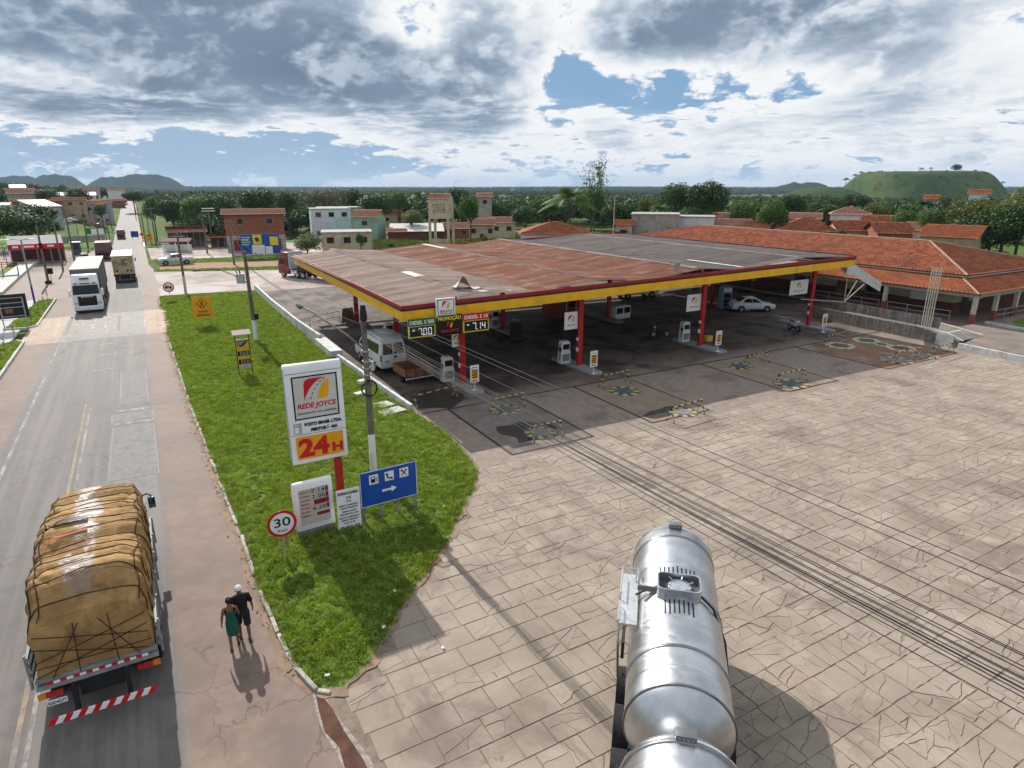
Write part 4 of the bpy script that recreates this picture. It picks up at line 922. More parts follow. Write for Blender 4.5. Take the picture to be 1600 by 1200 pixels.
def trestle(a, b_, label, h=.82):
    A_, B_ = G(*a), G(*b_); L = (B_ - A_).length; an = math.atan2(B_.y-A_.y, B_.x-A_.x)
    t_ = thing('striped_trestle', label, 'barrier', (A_.x, A_.y, 0), an, 'yellow and black trestles round the filling pads')
    mb = MB(); n = 10
    for i in range(n): mb.k = i % 2; mb.tube([(L*i/n, 0, h), (L*(i+1)/n, 0, h)], .035, 6)
    mb.build('rail', [tr_k, tr_y], t_)
    for x in (.08, L-.08):
        for s_ in (-1, 1):
            mb = MB()
            for i in range(5): mb.k = i % 2; k0, k1 = i/5, (i+1)/5; mb.tube([(x, s_*.28*(1-k0), h*k0), (x, s_*.28*(1-k1), h*k1)], .027, 6)
            mb.build('leg', [tr_k, tr_y], t_)
for a, b_, lb in (((647, 640), (713, 622), 'trestle nearest the end of the low white wall'), ((768, 645), (818, 634), 'trestle left of the first blue tank lid'), ((829, 690), (877, 680), 'front trestle at the shadow edge near the wires'), ((939, 606), (982, 597), 'trestle behind the blue and yellow lid'),
        ((1046, 660), (1096, 645), 'trestle standing half in sun at the middle of the shadow edge'), ((1165, 575), (1197, 565), 'trestle in front of the third column notice'), ((1214, 604), (1256, 594), 'trestle over the pale worn lid'), ((1289, 541), (1316, 534), 'trestle at the back left of the rusty pad'), ((1396, 568), (1435, 560), 'trestle on the sunlit corner of the rusty pad'), ((1455, 560), (1486, 551), 'rightmost trestle near the ramp wall')):
    trestle(a, b_, 'yellow and black ' + lb)

# ---------------------------------------------------------------- odds and ends under the canopy
def at0(px, py): p = G(px, py); return (p.x, p.y, 0)
o = thing('ice_chest', 'white ice chest with two glass doors beside a rear column', 'freezer', at0(969, 497), .1)
mb = MB(); mb.box(-1.0, 1.0, -.4, .4, 0, 1.25); mb.build('body', white, o, bevel=.03)
for s_ in (-1, 1): mb = MB(); mb.box(s_*.5-.4, s_*.5+.4, -.42, -.40, .55, 1.12); mb.build('door', glass, o)
o = thing('drink_fridge', 'tall pale blue drinks fridge against the shaded shop front', 'fridge', at0(1131, 482), -.2)
mb = MB(); mb.box(-.55, .55, -.4, .4, 0, 2.3); mb.build('body', M('fridge_blue', (.17, .27, .32), .4, .1), o, bevel=.03)
mb = MB(); mb.box(-.42, .42, -.415, -.40, .3, 1.7); mb.build('door', glass, o)
mb = MB(); mb.box(-.5, .5, -.415, -.40, 1.85, 2.2); mb.build('header', M('fridge_white', (.5, .55, .6), .4, .1), o)
o = thing('oil_drum_cabinet', 'black drum shaped cabinet by the rear pump', 'cabinet', at0(806, 530))
mb = MB(); mb.cyl((0, 0, 0), (0, 0, 1.55), .55, .5, 14); mb.build('body', M('drum_black', (.02, .02, .022), .45, .15), o, smooth=40)
mb = MB(); mb.cyl((0, 0, 1.55), (0, 0, 1.7), .42, .3, 14); mb.build('lid', steel, o, smooth=40); mb = MB(); mb.box(-.9, .9, -.7, .7, -.02, .06); mb.build('tray', dark, o)
mb = MB(); mb.box(-.32, .32, -.22, .22, 0, .42).box(-.34, .34, -.24, .24, .42, .48); o = mb.build('yellow_crate', M('crate_yellow', (.60, .42, .04), .5, .1), bevel=.02); o.location = (*at0(1106, 533)[:2], .0); tag(o, 'small yellow box on the floor beside the third column', 'crate')
o = thing('folding_board', 'rust brown folding board standing by the rear left column', 'board', at0(545, 506), .2)
for s_, nm in ((-1, 'front_panel'), (1, 'rear_panel')):
    mb = MB(); mb.add([(-.5, s_*.45, .05), (.5, s_*.45, .05), (.5, s_*.05, 1.5), (-.5, s_*.05, 1.5), (-.5, s_*.45+.03, .05), (.5, s_*.45+.03, .05), (.5, s_*.05+.03, 1.5), (-.5, s_*.05+.03, 1.5)], [(0, 1, 2, 3), (7, 6, 5, 4), (0, 4, 5, 1), (1, 5, 6, 2), (2, 6, 7, 3), (3, 7, 4, 0)]); mb.build(nm, M('rust_board', (.16, .08, .05), .8, .3, 3), o)
for k, (a, b_, lb) in enumerate((((485, 513), (531, 503), 'thin steel hoop barrier on the sunlit forecourt behind the van'), ((690, 487), (724, 483), 'thin steel hoop barrier seen under the canopy'))):
    A_, B_ = G(*a), G(*b_); o = thing('hoop_barrier', lb, 'barrier', (A_.x, A_.y, 0), math.atan2(B_.y-A_.y, B_.x-A_.x)); L = (B_-A_).length
    mb = MB(); mb.tube([(0, 0, 0), (0, 0, 1.05), (L, 0, 1.05), (L, 0, 0)], .035); mb.build('frame', steel, o); mb = MB(); mb.tube([(0, 0, .55), (L, 0, .55)], .025); mb.build('middle_rail', steel, o)
o = thing('red_kiosk', 'dark red service booth with dark window under the canopy', 'booth', at0(878, 492))
mb = MB(); mb.box(-1.6, 1.6, -1.2, 1.2, 0, 2.5); mb.build('wall', M('kiosk_red', (.20, .03, .02), .6, .15), o); mb = MB(); mb.box(.1, 1.4, -1.23, -1.2, 1.0, 2.2); mb.build('window', glass, o); mb = MB(); mb.box(-1.7, 1.7, -1.3, 1.3, 2.5, 2.62); mb.build('roof', concrete, o)
# ---------------------------------------------------------------- signs on the lawn
def GZ(x, y): return lawn_height(x, y) if inside(x, y, VERGE) else 0.0
FX = lambda y=-.004: face_matrix((0, y, 0), (1, 0, 0), (0, 0, 1))
# tall totem
tot = thing('totem_sign', 'tall white totem sign with road emblem and orange 24H panel on a red post', 'sign', (4.80, 23.25, 0))
mb = MB(); mb.prism([(-.02, 2.45), (.34, 2.45), (.34, 6.1), (.30, 6.24), (.18, 6.32), (.06, 6.28), (0, 6.15)], 'x', -1.04, 1.04); mb.build('cabinet', sign_white, tot, bevel=.015, smooth=35)
mb = MB(); mb.box(-1.05, -1.03, .04, .30, 2.5, 6.2); mb.build('side_trim', M('trim_grey', (.35, .36, .38), .5, .1), tot)
for za in (5.98, 3.60): mb = MB(); mb.box(-1.03, 1.03, -.026, -.018, za, za+.016); mb.build('seam', M('seam_grey', (.2, .2, .2), .6, 0), tot)
def fm(x, z, y=-.012): return face_matrix((x, y, z), (1, 0, 0), (0, 0, 1))
mb = MB(); mb.box(-.80, .84, -.014, 0, 4.20, 5.85); pn = mb.build('brand_panel', M('brand_panel', (.58, .56, .53), .4, .06), tot)
mb = MB(); mb.T = fm(.02, 5.025, -.018); frame_ring(mb, 1.66, 1.67, .055, .001); mb.build('border', ink, pn)
emblem(pn, fm(.05, 5.28, -.016), .92)
text('lettering', 'REDE JOYCE', .26, sign_red, pn, fm(.02, 4.68, -.018), width=1.44, bold=.035, shear=.18)
text('lettering', 'Abastecendo com qualidade', .13, ink, pn, fm(.02, 4.42, -.018), width=1.44, bold=.004, shear=.2)
text('lettering', 'POSTO BRASIL LTDA.', .17, ink, tot, fm(.20, 3.98, -.022), width=1.40, bold=.06, shear=.08)
text('lettering', 'PERITORÓ -MA', .17, ink, tot, fm(.22, 3.76, -.022), width=1.0, bold=.06, shear=.08)
mb = MB(); mb.T = fm(-.72, 3.86, -.022)
for r_ in ((-.16, .08, -.2, .2, .018), (.02, .12, -.2, .2, .012)):
    a, b_, c, e, th = r_
    for q in ((a, a+th, c, e), (b_-th, b_, c, e), (a, b_, c, c+th), (a, b_, e-th, e)): mb.add([(q[0], q[2], 0), (q[1], q[2], 0), (q[1], q[3], 0), (q[0], q[3], 0)], [(0, 1, 2, 3)])
for x in (-.12, -.06, 0): mb.add([(x-.018, .08, 0), (x+.018, .08, 0), (x+.018, .13, 0), (x-.018, .13, 0)], [(0, 1, 2, 3)])
mb.build('pump_pictogram', ink, tot)
mb = MB(); mb.box(-.86, .90, -.034, -.02, 2.62, 3.52); hp = mb.build('hours_panel', M('hours_orange', (.78, .33, .012), .4, .06), tot)
text('lettering', '24', .95, sign_red, hp, fm(-.22, 3.07, -.038), width=1.15, bold=.045); text('lettering', 'H', .48, sign_red, hp, fm(.66, 2.92, -.038), width=.40, bold=.05)
mb = MB(); mb.box(.52, .80, .06, .30, -.05, 2.5); mb.build('post', M('post_red', (.40, .025, .015), .5, .15, 2, stain=(.25, .04, .02), stain_amt=.4), tot)
# price board
pb = thing('price_board', 'low white price board with red and black fuel prices on a grey plinth', 'sign', (4.12, 21.82, 0), .07)
mb = MB(); mb.prism([(0, .45), (.32, .45), (.32, 2.16), (.27, 2.28), (.16, 2.34), (.05, 2.30), (0, 2.2)], 'x', -.70, .70); mb.build('cabinet', sign_white, pb, bevel=.015, smooth=35)
mb = MB(); mb.box(-.62, .62, .03, .29, -.02, .45); mb.build('plinth', M('plinth_grey', (.20, .21, .21), .8, .15), pb)
mb = MB(); mb.box(-.54, .54, -.012, 0, .66, 2.06); sp = mb.build('price_panel', M('price_cream', (.50, .47, .41), .5, .1), pb)
mb = MB()
for i in range(6): mb.box(-.52, .52, -.016, -.012, 2.04-.215*i-.006, 2.04-.215*i)
mb.build('row_lines', M('rule_grey', (.22, .2, .18), .6, 0), sp)
bar = M('bar_red', (.22, .02, .025), .5, .1)
for i, pr in enumerate(('7.14', '7.00', None, '6.20', 'x')):
    z = 1.93 - .225*i
    mb = MB()
    if pr and pr != 'x':
        text('lettering', pr, .19, ink, sp, fm(.16, z, -.016), width=.46, bold=.01, space=1.15); mb.box(.43, .53, -.016, -.012, z-.09, z+.09)
    else: mb.box(-.02 if pr is None else .06, .53, -.016, -.012, z-.095, z+(.095 if pr is None else .03))
    mb.build('slider', bar, sp)
for i, s_ in enumerate(('Diesel S 10', 'Diesel', 'Comum', 'Gasolina', 'Comum', 'Gasolina', 'Aditivada')):
    text('lettering', s_, .085, bar, sp, fm(-.34 if i else -.28, 1.95-.155*i, -.016), width=.3 if i else .42, bold=.01)
# tyre-repair board leaning on the grass
tb = thing('tyre_repair_sign', 'narrow white hand lettered tyre repair sign between price board and blue sign', 'sign', (5.27, 21.55, .08), .06); tb.rotation_euler = (-.06, .03, .06)
mb = MB(); mb.box(-.44, .44, 0, .025, .0, 1.72); mb.build('board', sign_white, tb)
for s_, z, sz, wd, bd in (('BORRACHARIA', 1.56, .15, .78, .04), ('24', 1.38, .17, .2, .004), ('HRS', 1.24, .10, .22, 0), ('PNEUS P/ CAMINHÃO E', 1.09, .09, .74, .02), ('CARROS PEQUENOS', .97, .09, .68, .02), ('CÂMARA DE AR', .85, .09, .56, .02), ('PARA MOTOS B. E M.', .73, .09, .72, .02), ('MOTO P/ CAMINHÃO E', .61, .09, .76, .02), ('CARROS PEQUENOS', .49, .09, .66, .02), ('20.22 E M.', .38, .09, .42, .02), ('(99) 99231-7229', .2, .14, .76, .01)):
    text('lettering', s_, sz, ink, tb, fm(0, z, -.004), width=wd, bold=bd)
mb = MB(); mb.box(-.4, -.35, .025, .06, -.3, 1.5).box(.35, .4, .025, .06, -.3, 1.5); mb.build('stake', grey_wood, tb)
# blue service sign
blue = M('sign_blue', (.012, .075, .36), .4, .08, 1.2); 
bs = thing('service_sign', 'blue roadside service sign with fuel, phone and food pictograms and an arrow', 'sign', (6.93, 21.75, 0), .04)
mb = MB(); mb.box(-1.14, 1.14, -.02, .02, .84, 2.26); mb.build('panel', blue, bs)
mb = MB(); mb.T = fm(0, 1.55, -.024); frame_ring(mb, 2.28, 1.42, .02, 0); mb.build('border', sign_white, bs)
mb = MB(); mb.box(-1.14, 1.14, .02, .05, 1.05, 1.12).box(-1.14, 1.14, .02, .05, 1.95, 2.02); mb.build('back_rail', steel, bs)
for i, x in enumerate((-1.05, -.35, .35, 1.08)):
    mb = MB(); mb.box(x-.05, x+.05, .05, .13, -.05, 2.1 if i < 3 else 2.3); mb.build('post', grey_wood, bs)
for i, x in enumerate((-.60, .02, .62)):
    mb = MB(); mb.box(x-.18, x+.18, -.027, -.02, 1.72, 2.10); sq = mb.build('pictogram_square', sign_white, bs)
    mb = MB(); mb.T = fm(x, 1.91, -.030)
    if i == 0:
        mb.add([(-.11, -.13, 0), (.05, -.13, 0), (.05, .13, 0), (-.11, .13, 0)], [(0, 1, 2, 3)]); mb.tube([(.05, .03, 0), (.09, .0, 0), (.09, -.09, 0), (.13, -.09, 0), (.13, .05, 0), (.08, .11, 0)], .012, 4)
    elif i == 1:
        mb.tube([(-.10, .09, 0), (-.08, -.02, 0), (-.01, -.09, 0), (.10, -.11, 0)], .028, 5); mb.tube([(-.12, .12, 0), (-.06, .06, 0)], .035, 5); mb.tube([(.06, -.07, 0), (.12, -.12, 0)], .035, 5)
    else:
        mb.tube([(-.11, -.12, 0), (.11, .12, 0)], [.018, .034], 5); mb.tube([(.11, -.12, 0), (-.08, .09, 0)], [.018, .02], 5); mb.tube([(-.06, .07, 0), (-.12, .13, 0)], .036, 5)
    mb.build('pictogram', ink, sq)
    if i == 0: mb = MB(); mb.T = fm(x, 1.91, -.034); mb.add([(-.08, .03, 0), (.02, .03, 0), (.02, .10, 0), (-.08, .10, 0)], [(0, 1, 2, 3)]); mb.build('pictogram', sign_white, sq)
mb = MB(); mb.T = fm(0, 1.36, -.024); mb.poly([(p[0], p[1], 0) for p in ((-.30, -.045), (.08, -.045), (.08, -.13), (.30, 0), (.08, .13), (.08, .045), (-.30, .045))]); mb.build('arrow', sign_white, bs)
# round road signs
def round_sign(name, label, x, y, zc, r_, rz=0):
    s_ = thing(name, label, 'road sign', (x, y, GZ(x, y)-.05), rz)
    mb = MB(); mb.cyl((0, .03, 0), (0, .03, zc+r_*.6), .03, n=8); mb.build('post', M('post_grey', (.42, .40, .36), .6, .15), s_)
    mb = MB(); mb.cyl((0, 0, zc), (0, -.012, zc), r_, n=32); mb.build('rim', sign_red, s_)
    mb = MB(); mb.cyl((0, -.012, zc), (0, -.016, zc), r_*.80, n=32); mb.build('face', sign_white, s_); return s_
rs = round_sign('speed_limit_sign', 'round red rimmed 30 km/h speed limit sign at the lawn edge', 2.78, 20.75, 1.40, .49)
text('lettering', '30', .46, ink, rs, fm(0, 1.46, -.018), width=.54, bold=.01); text('lettering', 'Km/h', .15, ink, rs, fm(0, 1.15, -.018), width=.3, bold=.005)
q = G(267, 472); rs = round_sign('no_truck_sign', 'round red rimmed vehicle ban sign at the far lawn corner', q.x, q.y, 1.55, .56)
mb = MB(); mb.T = fm(0, 1.55, -.018); mb.add([(-.36, -.08, 0), (-.02, -.08, 0), (-.02, .12, 0), (-.36, .12, 0)], [(0, 1, 2, 3)]); mb.add([(.02, -.08, 0), (.36, -.08, 0), (.34, .02, 0), (.22, .12, 0), (.02, .12, 0)], [(0, 1, 2, 3, 4)])
for x in (-.25, .2): mb.disc((x, -.11, .001), .07, 12)
mb.build('pictogram', ink, rs); mb = MB(); mb.T = fm(0, 1.55, -.022); mb.poly([(-.34, .28, 0), (-.28, .34, 0), (.34, -.28, 0), (.28, -.34, 0)]); mb.build('slash', sign_red, rs)
# yellow raised-crossing sign
def amber_sign(name, label, x, y, w_, z0, z1, cat='road sign'):
    s_ = thing(name, label, cat, (x, y, GZ(x, y)-.05)); mb = MB(); mb.box(-w_/2, w_/2, -.02, .0, z0, z1); mb.build('panel', M('sign_amber', (.78, .36, .02), .45, .08), s_)
    for k in (-.32, .32): mb = MB(); mb.cyl((k*w_, .03, 0), (k*w_, .03, z1-.1), .03, n=6); mb.build('post', steel, s_)
    return s_
fs = amber_sign('crossing_sign', 'amber FAIXA ELEVADA sign with pedestrian diamond on the lawn', 4.0, 64.2, 1.62, .8, 2.75)
mb = MB(); mb.T = fm(0, 2.12, -.024); a = .48; mb.add([(-a, 0, 0), (0, -a, 0), (a, 0, 0), (0, a, 0), (-a+.07, 0, 0), (0, -a+.07, 0), (a-.07, 0, 0), (0, a-.07, 0)], [(0, 1, 5, 4), (1, 2, 6, 5), (2, 3, 7, 6), (3, 0, 4, 7)]); mb.build('diamond', ink, fs)
mb = MB(); mb.T = fm(0, 2.12, -.026); mb.disc((0, .2, 0), .06, 10); mb.tube([(0, .13, 0), (0, -.05, 0)], .05, 5); mb.tube([(0, -.05, 0), (-.13, -.27, 0)], .03, 5); mb.tube([(0, -.05, 0), (.13, -.25, 0)], .03, 5); mb.tube([(-.16, .02, 0), (0, .1, 0), (.15, 0, 0)], .025, 5); mb.build('pictogram', ink, fs)
text('lettering', 'FAIXA', .26, ink, fs, fm(.05, 1.38, -.024), width=.75, bold=.03); text('lettering', 'ELEVADA', .26, ink, fs, fm(.05, 1.07, -.024), width=1.1, bold=.03)
# small digital price stand
ps = thing('price_stand', 'small roofed price stand with digital figures on the lawn', 'sign', (4.95, 45.45, .12), .02)
for s_ in (-.43, .43): mb = MB(); mb.box(s_-.025, s_+.025, 0, .05, 0, 3.0); mb.build('post', black, ps)
mb = MB(); mb.box(-.40, .40, -.02, .05, .5, 2.52); mb.build('panel', M('stand_ochre', (.62, .38, .02), .5, .15, 3), ps)
mb = MB(); mb.add([(-.58, -.3, 2.9), (.58, -.3, 2.9), (.58, .25, 3.12), (-.58, .25, 3.12), (-.58, -.3, 2.84), (.58, -.3, 2.84), (.58, .25, 3.06), (-.58, .25, 3.06)], [(0, 1, 2, 3), (7, 6, 5, 4), (0, 4, 5, 1), (1, 5, 6, 2), (2, 6, 7, 3), (3, 7, 4, 0)]); mb.build('roof', M('stand_roof', (.42, .34, .28), .7, .15), ps)
mb = MB(); mb.T = fm(0, 0, -.024); mb.poly([(-.36, 2.05, 0), (.1, 2.05, 0), (.38, 2.48, 0), (-.36, 2.48, 0)]); mb.build('picture_field', M('stand_grey', (.22, .22, .22), .6, .2), ps)
mb = MB(); mb.T = fm(0, 0, -.027); mb.poly([(-.25, 2.02, 0), (-.05, 2.02, 0), (.38, 2.42, 0), (.3, 2.44, 0)]); mb.build('picture_road', blk, ps)
for i, (s_, z) in enumerate((('8.88', 1.55), ('8.08', .98))):
    mb = MB(); mb.box(-.37, .37, -.03, -.02, z-.16, z+.16); sc_ = mb.build('screen', blk, ps); mb = MB(); mb.T = fm(0, z, -.034); digits(mb, s_, -.22, 0, .24, .12, .07); mb.build('digits', M('led_dim', (.45, .48, .5), .5, 0), sc_)
mb = MB(); mb.box(-.38, .38, -.026, -.02, .54, .75); mb.build('footer', M('footer_grey', (.4, .4, .4), .6, .2), ps)

# ---------------------------------------------------------------- utility poles and wires
def pole(x, y, h, label, white_h=0, r0=.17, r1=.11, mat=pole_concrete, z=0, name='utility_pole', cat='utility pole', base_mat=None, lean=(0, 0), group=None):
    p = thing(name, label, cat, (x, y, z), group=group); p.rotation_euler = (lean[0], lean[1], 0)
    rm_ = lambda k: r0 + (r1-r0)*k
    mb = MB(); mb.cyl((0, 0, white_h), (0, 0, h), rm_(white_h/h), r1, 8); mb.build('shaft', mat, p, smooth=50)
    if white_h: mb = MB(); mb.cyl((0, 0, -.1), (0, 0, white_h), r0, rm_(white_h/h), 8); mb.build('painted_base', base_mat or white, p, smooth=50)
    return p
ins = M('insulator', (.16, .12, .10), .35, .2)
def crossarm(p, z, L, along='x', n=3):
    mb = MB(); 
    (mb.box(-L/2, L/2, -.2, -.1, z, z+.1) if along == 'x' else mb.box(-.2, -.1, -L/2, L/2, z, z+.1)); a = mb.build('crossarm', grey_wood, p)
    for i in range(n):
        k = -L/2 + .12 + (L-.24)*i/(n-1); mb = MB(); q = (k, -.15) if along == 'x' else (-.15, k); mb.cyl((*q, z+.1), (*q, z+.28), .05, .03, 6); mb.build('insulator', ins, a)
MP = tuple(G(584.5, 742))[:2]
p1 = pole(*MP, 7.35, 'weathered utility pole with white base behind the blue sign', 2.0, .17, .115)
mb = MB(); mb.tube([(0, 0, 7.1), (-.02, -.1, 7.15), (-.02, -.12, 7.3), (-.02, -.12, 7.78)], [.09, .15, .16, .10], 8); mb.build('splice_closure', black, p1, smooth=40)
mb = MB(); mb.tube([(-.1, 0, 5.9), (-.5, .6, 6.35), (-1.0, 2.2, 6.75), (-1.25, 3.6, 6.95), (-1.45, 5.2, 6.98)], .042, 6); arm = mb.build('lamp_arm', M('arm_rust', (.14, .10, .08), .7, .2), p1)
mb = MB(); mb.prism([(-1.60, 4.95), (-1.33, 4.95), (-1.38, 5.75), (-1.58, 5.75)], 'z', 6.92, 7.03); mb.build('lamp_head', M('lamp_dark', (.07, .065, .06), .95, .1, spec=.05), arm, bevel=.03)
mb = MB()
for k in range(3): mb.tube([(.16 + .28*math.cos(a)*(1 if math.cos(a) > 0 else 1.4) - .1, -.17-.02*k, 4.15 + .34*math.sin(a)) for a in [i*2*math.pi/18 for i in range(19)]], .035, 5, caps=False)
mb.build('cable_coil', cable, p1)
mb = MB(); 
for z in (5.75, 5.3, 5.0, 4.7): mb.cyl((0, 0, z), (0, 0, z+.07), .18, n=8)
mb.build('strap', steel, p1)
mb = MB(); mb.box(.16, .3, -.12, .02, 4.9, 5.3); mb.build('junction_box', M('box_grey', (.4, .4, .38), .5, .1), p1)
mb = MB(); mb.tube([(-.16, -.12, .0), (-.16, -.13, 1.2)], .03, 6); mb.build('conduit', white, p1)
P2 = G(401, 535)
p2 = pole(P2.x, P2.y, 7.5, 'tall dark utility pole with transformer at mid lawn', 1.9, .19, .12, lean=(0, -.015))
crossarm(p2, 7.1, 1.9)
mb = MB(); mb.cyl((-.55, -.05, 5.0), (-.55, -.05, 5.75), .33, .33, 14); tr = mb.build('transformer', M('transformer_grey', (.36, .38, .38), .5, .1), p2, smooth=40)
mb = MB(); mb.cyl((-.55, -.05, 5.75), (-.6, -.05, 6.2), .07, .05, 6).cyl((-.75, -.05, 5.75), (-.85, -.05, 6.1), .05, .04, 6); mb.build('bushing', ins, tr)
mb = MB(); mb.box(.1, .4, -.2, .1, 1.95, 2.45); mb.build('meter_box', dark, p2)
mb = MB(); mb.tube([(-.1, 0, 5.0), (-1.2, -.3, 5.8), (-2.2, -.6, 6.3), (-3.4, -.9, 6.35)], .035, 6); arm = mb.build('lamp_arm', M('arm_rust', (.14, .10, .08)), p2); mb = MB(); mb.box(-3.95, -3.4, -1.05, -.8, 6.28, 6.38); mb.build('lamp_head', M('lamp_dark', (.1, .09, .08)), arm)
P3 = G(291, 461)
p3 = pole(P3.x, P3.y, 7.2, 'slim utility pole with grey base at the far lawn corner', 2.3, .16, .11, base_mat=pale_concrete); crossarm(p3, 6.8, 1.5)
P4 = G(366, 413); p4 = pole(P4.x, P4.y, 7.2, 'utility pole on the grass in front of the billboard', 0); crossarm(p4, 6.9, 1.8)
P5 = G(324, 396); p5 = pole(P5.x, P5.y, 7.6, 'utility pole on the grass right of the bus shelter', 0); crossarm(p5, 7.2, 1.6)
P6 = G(330, 391); p6 = pole(P6.x + 1.2, P6.y + 9, 7.4, 'pole with white lamp heads left of the brick building', 0, .13, .1)
mb = MB(); mb.box(-1.3, 1.3, -.1, .1, 7.3, 7.42).box(-1.2, 1.2, -.15, .15, 7.8, 7.95); mb.build('lamp_bar', white, p6)
def wire(pts_list, name, label, r_=.012, group=None, mat=cable):
    o = thing(name, label, 'cable', group=group); 
    for (a, b_, sag) in pts_list:
        n = 14; mb = MB(); mb.tube([(a[0]+(b_[0]-a[0])*k/n, a[1]+(b_[1]-a[1])*k/n, a[2]+(b_[2]-a[2])*k/n - sag*4*(k/n)*(1-k/n)) for k in range(n+1)], r_, 4, caps=False); mb.build('strand', mat, o)
    return o
# the bundle runs beside the highway from pole to pole, over the slabs
offs = [(-.75, .0), (-.38, .03), (-.30, -.05), (-.24, .02), (-.16, -.03), (-.08, .06), (.0, 0), (.06, -.07), (.14, .05), (.30, .02), (.42, .1), (.47, .04)]
wire([((MP[0]+ox*.22, MP[1]-.1, 6.78+oz*2), (8.95+ox, -3.5, 6.85+oz), .22+.05*random.random()) for ox, oz in offs], 'cable_bundle', 'bundle of black telephone cables from the near pole over the slabs', .009)
wire([((P2.x+.85, P2.y-.2, 7.35), (10.35, -4, 7.30), .3), ((P2.x+.7, P2.y-.2, 7.35), (10.12, -4, 7.25), .32)], 'service_wire', 'pair of thin wires crossing above the forecourt towards the tanker', .008)
wire([((P2.x, P2.y-.2, 7.3), (9.7, -4, 7.0), .35)], 'service_wire', 'single thin wire just above the cable bundle', .008)
wire([((P2.x-.1+.1*k, P2.y, 6.4-.12*k), (MP[0], MP[1], 6.9-.1*k), .35) for k in range(4)], 'cable_span', 'cables between the transformer pole and the near pole', .012)
wire([((P3.x-.6+.5*k, P3.y, 7.0), (P2.x-.8+.7*k, P2.y-.15, 7.3), .3) for k in range(3)], 'cable_span', 'wires between the transformer pole and the far lawn pole', .012)
wire([((P4.x-.6+.5*k, P4.y, 7.0), (P2.x-.8+.7*k, P2.y-.15, 7.3), .5) for k in range(3)], 'cable_span', 'wires from the transformer pole to the pole by the billboard', .012)
wire([((P5.x-.6+.5*k, P5.y, 7.3), (P3.x-.5+.5*k, P3.y-.15, 7.0), .5) for k in range(2)], 'cable_span', 'wires from the far lawn pole to the pole right of the shelter', .012)
# left side of the highway
def pole_px(px, py, h, label, **kw): q = G(px, py); return pole(q.x, q.y, h, label, **kw), q
pa, qa = pole_px(55, 476, 7.0, 'slim street lamp with blue base on the left pavement', white_h=2.0, r0=.11, r1=.07, mat=M('lamp_post_grey', (.30, .29, .28), .6, .15), name='street_lamp', cat='street lamp', base_mat=M('base_blue', (.02, .05, .26), .5, .1))
mb = MB(); mb.tube([(0, 0, 6.9), (-.5, 0, 7.05), (-1.2, 0, 7.0)], .04).tube([(0, 0, 6.9), (.5, 0, 7.05), (.9, .2, 7.0)], .04); ar = mb.build('lamp_arm', steel, pa)
mb = MB(); mb.box(-2.0, -1.0, -.14, .14, 6.96, 7.05).box(.5, 1.2, .06, .34, 6.96, 7.05); mb.build('lamp_head', white, ar, bevel=.02)
pb_, qb = pole_px(76, 443, 7.6, 'dark utility pole in the dirt lot beside a small square sign'); mb = MB(); mb.box(-.2, .2, -.25, .05, 4.6, 5.3); mb.build('meter_box', dark, pb_); mb = MB(); mb.box(-.35, .35, -.35, .35, -.05, .35); mb.build('footing', dark, pb_)
pc, qc = pole_px(99, 424, 7.2, 'bare grey pole behind the white lorry cab', r0=.14)
pd, qd = pole_px(117, 410, 8.6, 'tall dark utility pole with double crossarm left of the red lorry'); crossarm(pd, 7.9, 2.6, n=4); crossarm(pd, 7.0, 1.6)
pe, qe = pole_px(138, 389, 8.2, 'leaning utility pole by the grey block wall', lean=(0, .03)); crossarm(pe, 7.6, 1.6)
pf, qf = pole_px(127, 393, 5.0, 'short thin post by the roadside booth', r0=.08, r1=.06)
tall = [at(139, 176), at(151, 210), at(156, 250), at(163, 300)]
for (x, y), lb in zip(tall, ('utility pole behind the grey block wall', 'utility pole beside the bridge on the left', 'second utility pole beyond the bridge on the left', 'far utility pole on the left of the climbing road')):
    q_ = pole(x, y, 8.4, lb, z=terr(x, y)-.1); crossarm(q_, 7.8, 1.8)
for (px, dd), lb in zip(((213, 190), (221, 245), (229, 165), (209, 300), (204, 360)), ('utility pole right of the bridge parapet', 'utility pole on the grassy bank right of the road', 'dark pole beside the amber warning signs', 'far pole right of the climbing road', 'farthest pole on the right of the climbing road')):
    x, y = at(px, dd); q_ = pole(x, y, 8.6, lb, z=terr(x, y)-.1); crossarm(q_, 8.0, 1.8)
wire([((qb.x, qb.y, 7.3), (qd.x, qd.y, 7.9), .5), ((qd.x, qd.y, 8.1), (qe.x, qe.y, 7.7), .4), ((qe.x, qe.y, 7.7), (tall[0][0], tall[0][1], terr(*tall[0])+7.9), .4)], 'cable_span', 'power wires along the poles left of the highway', .015)
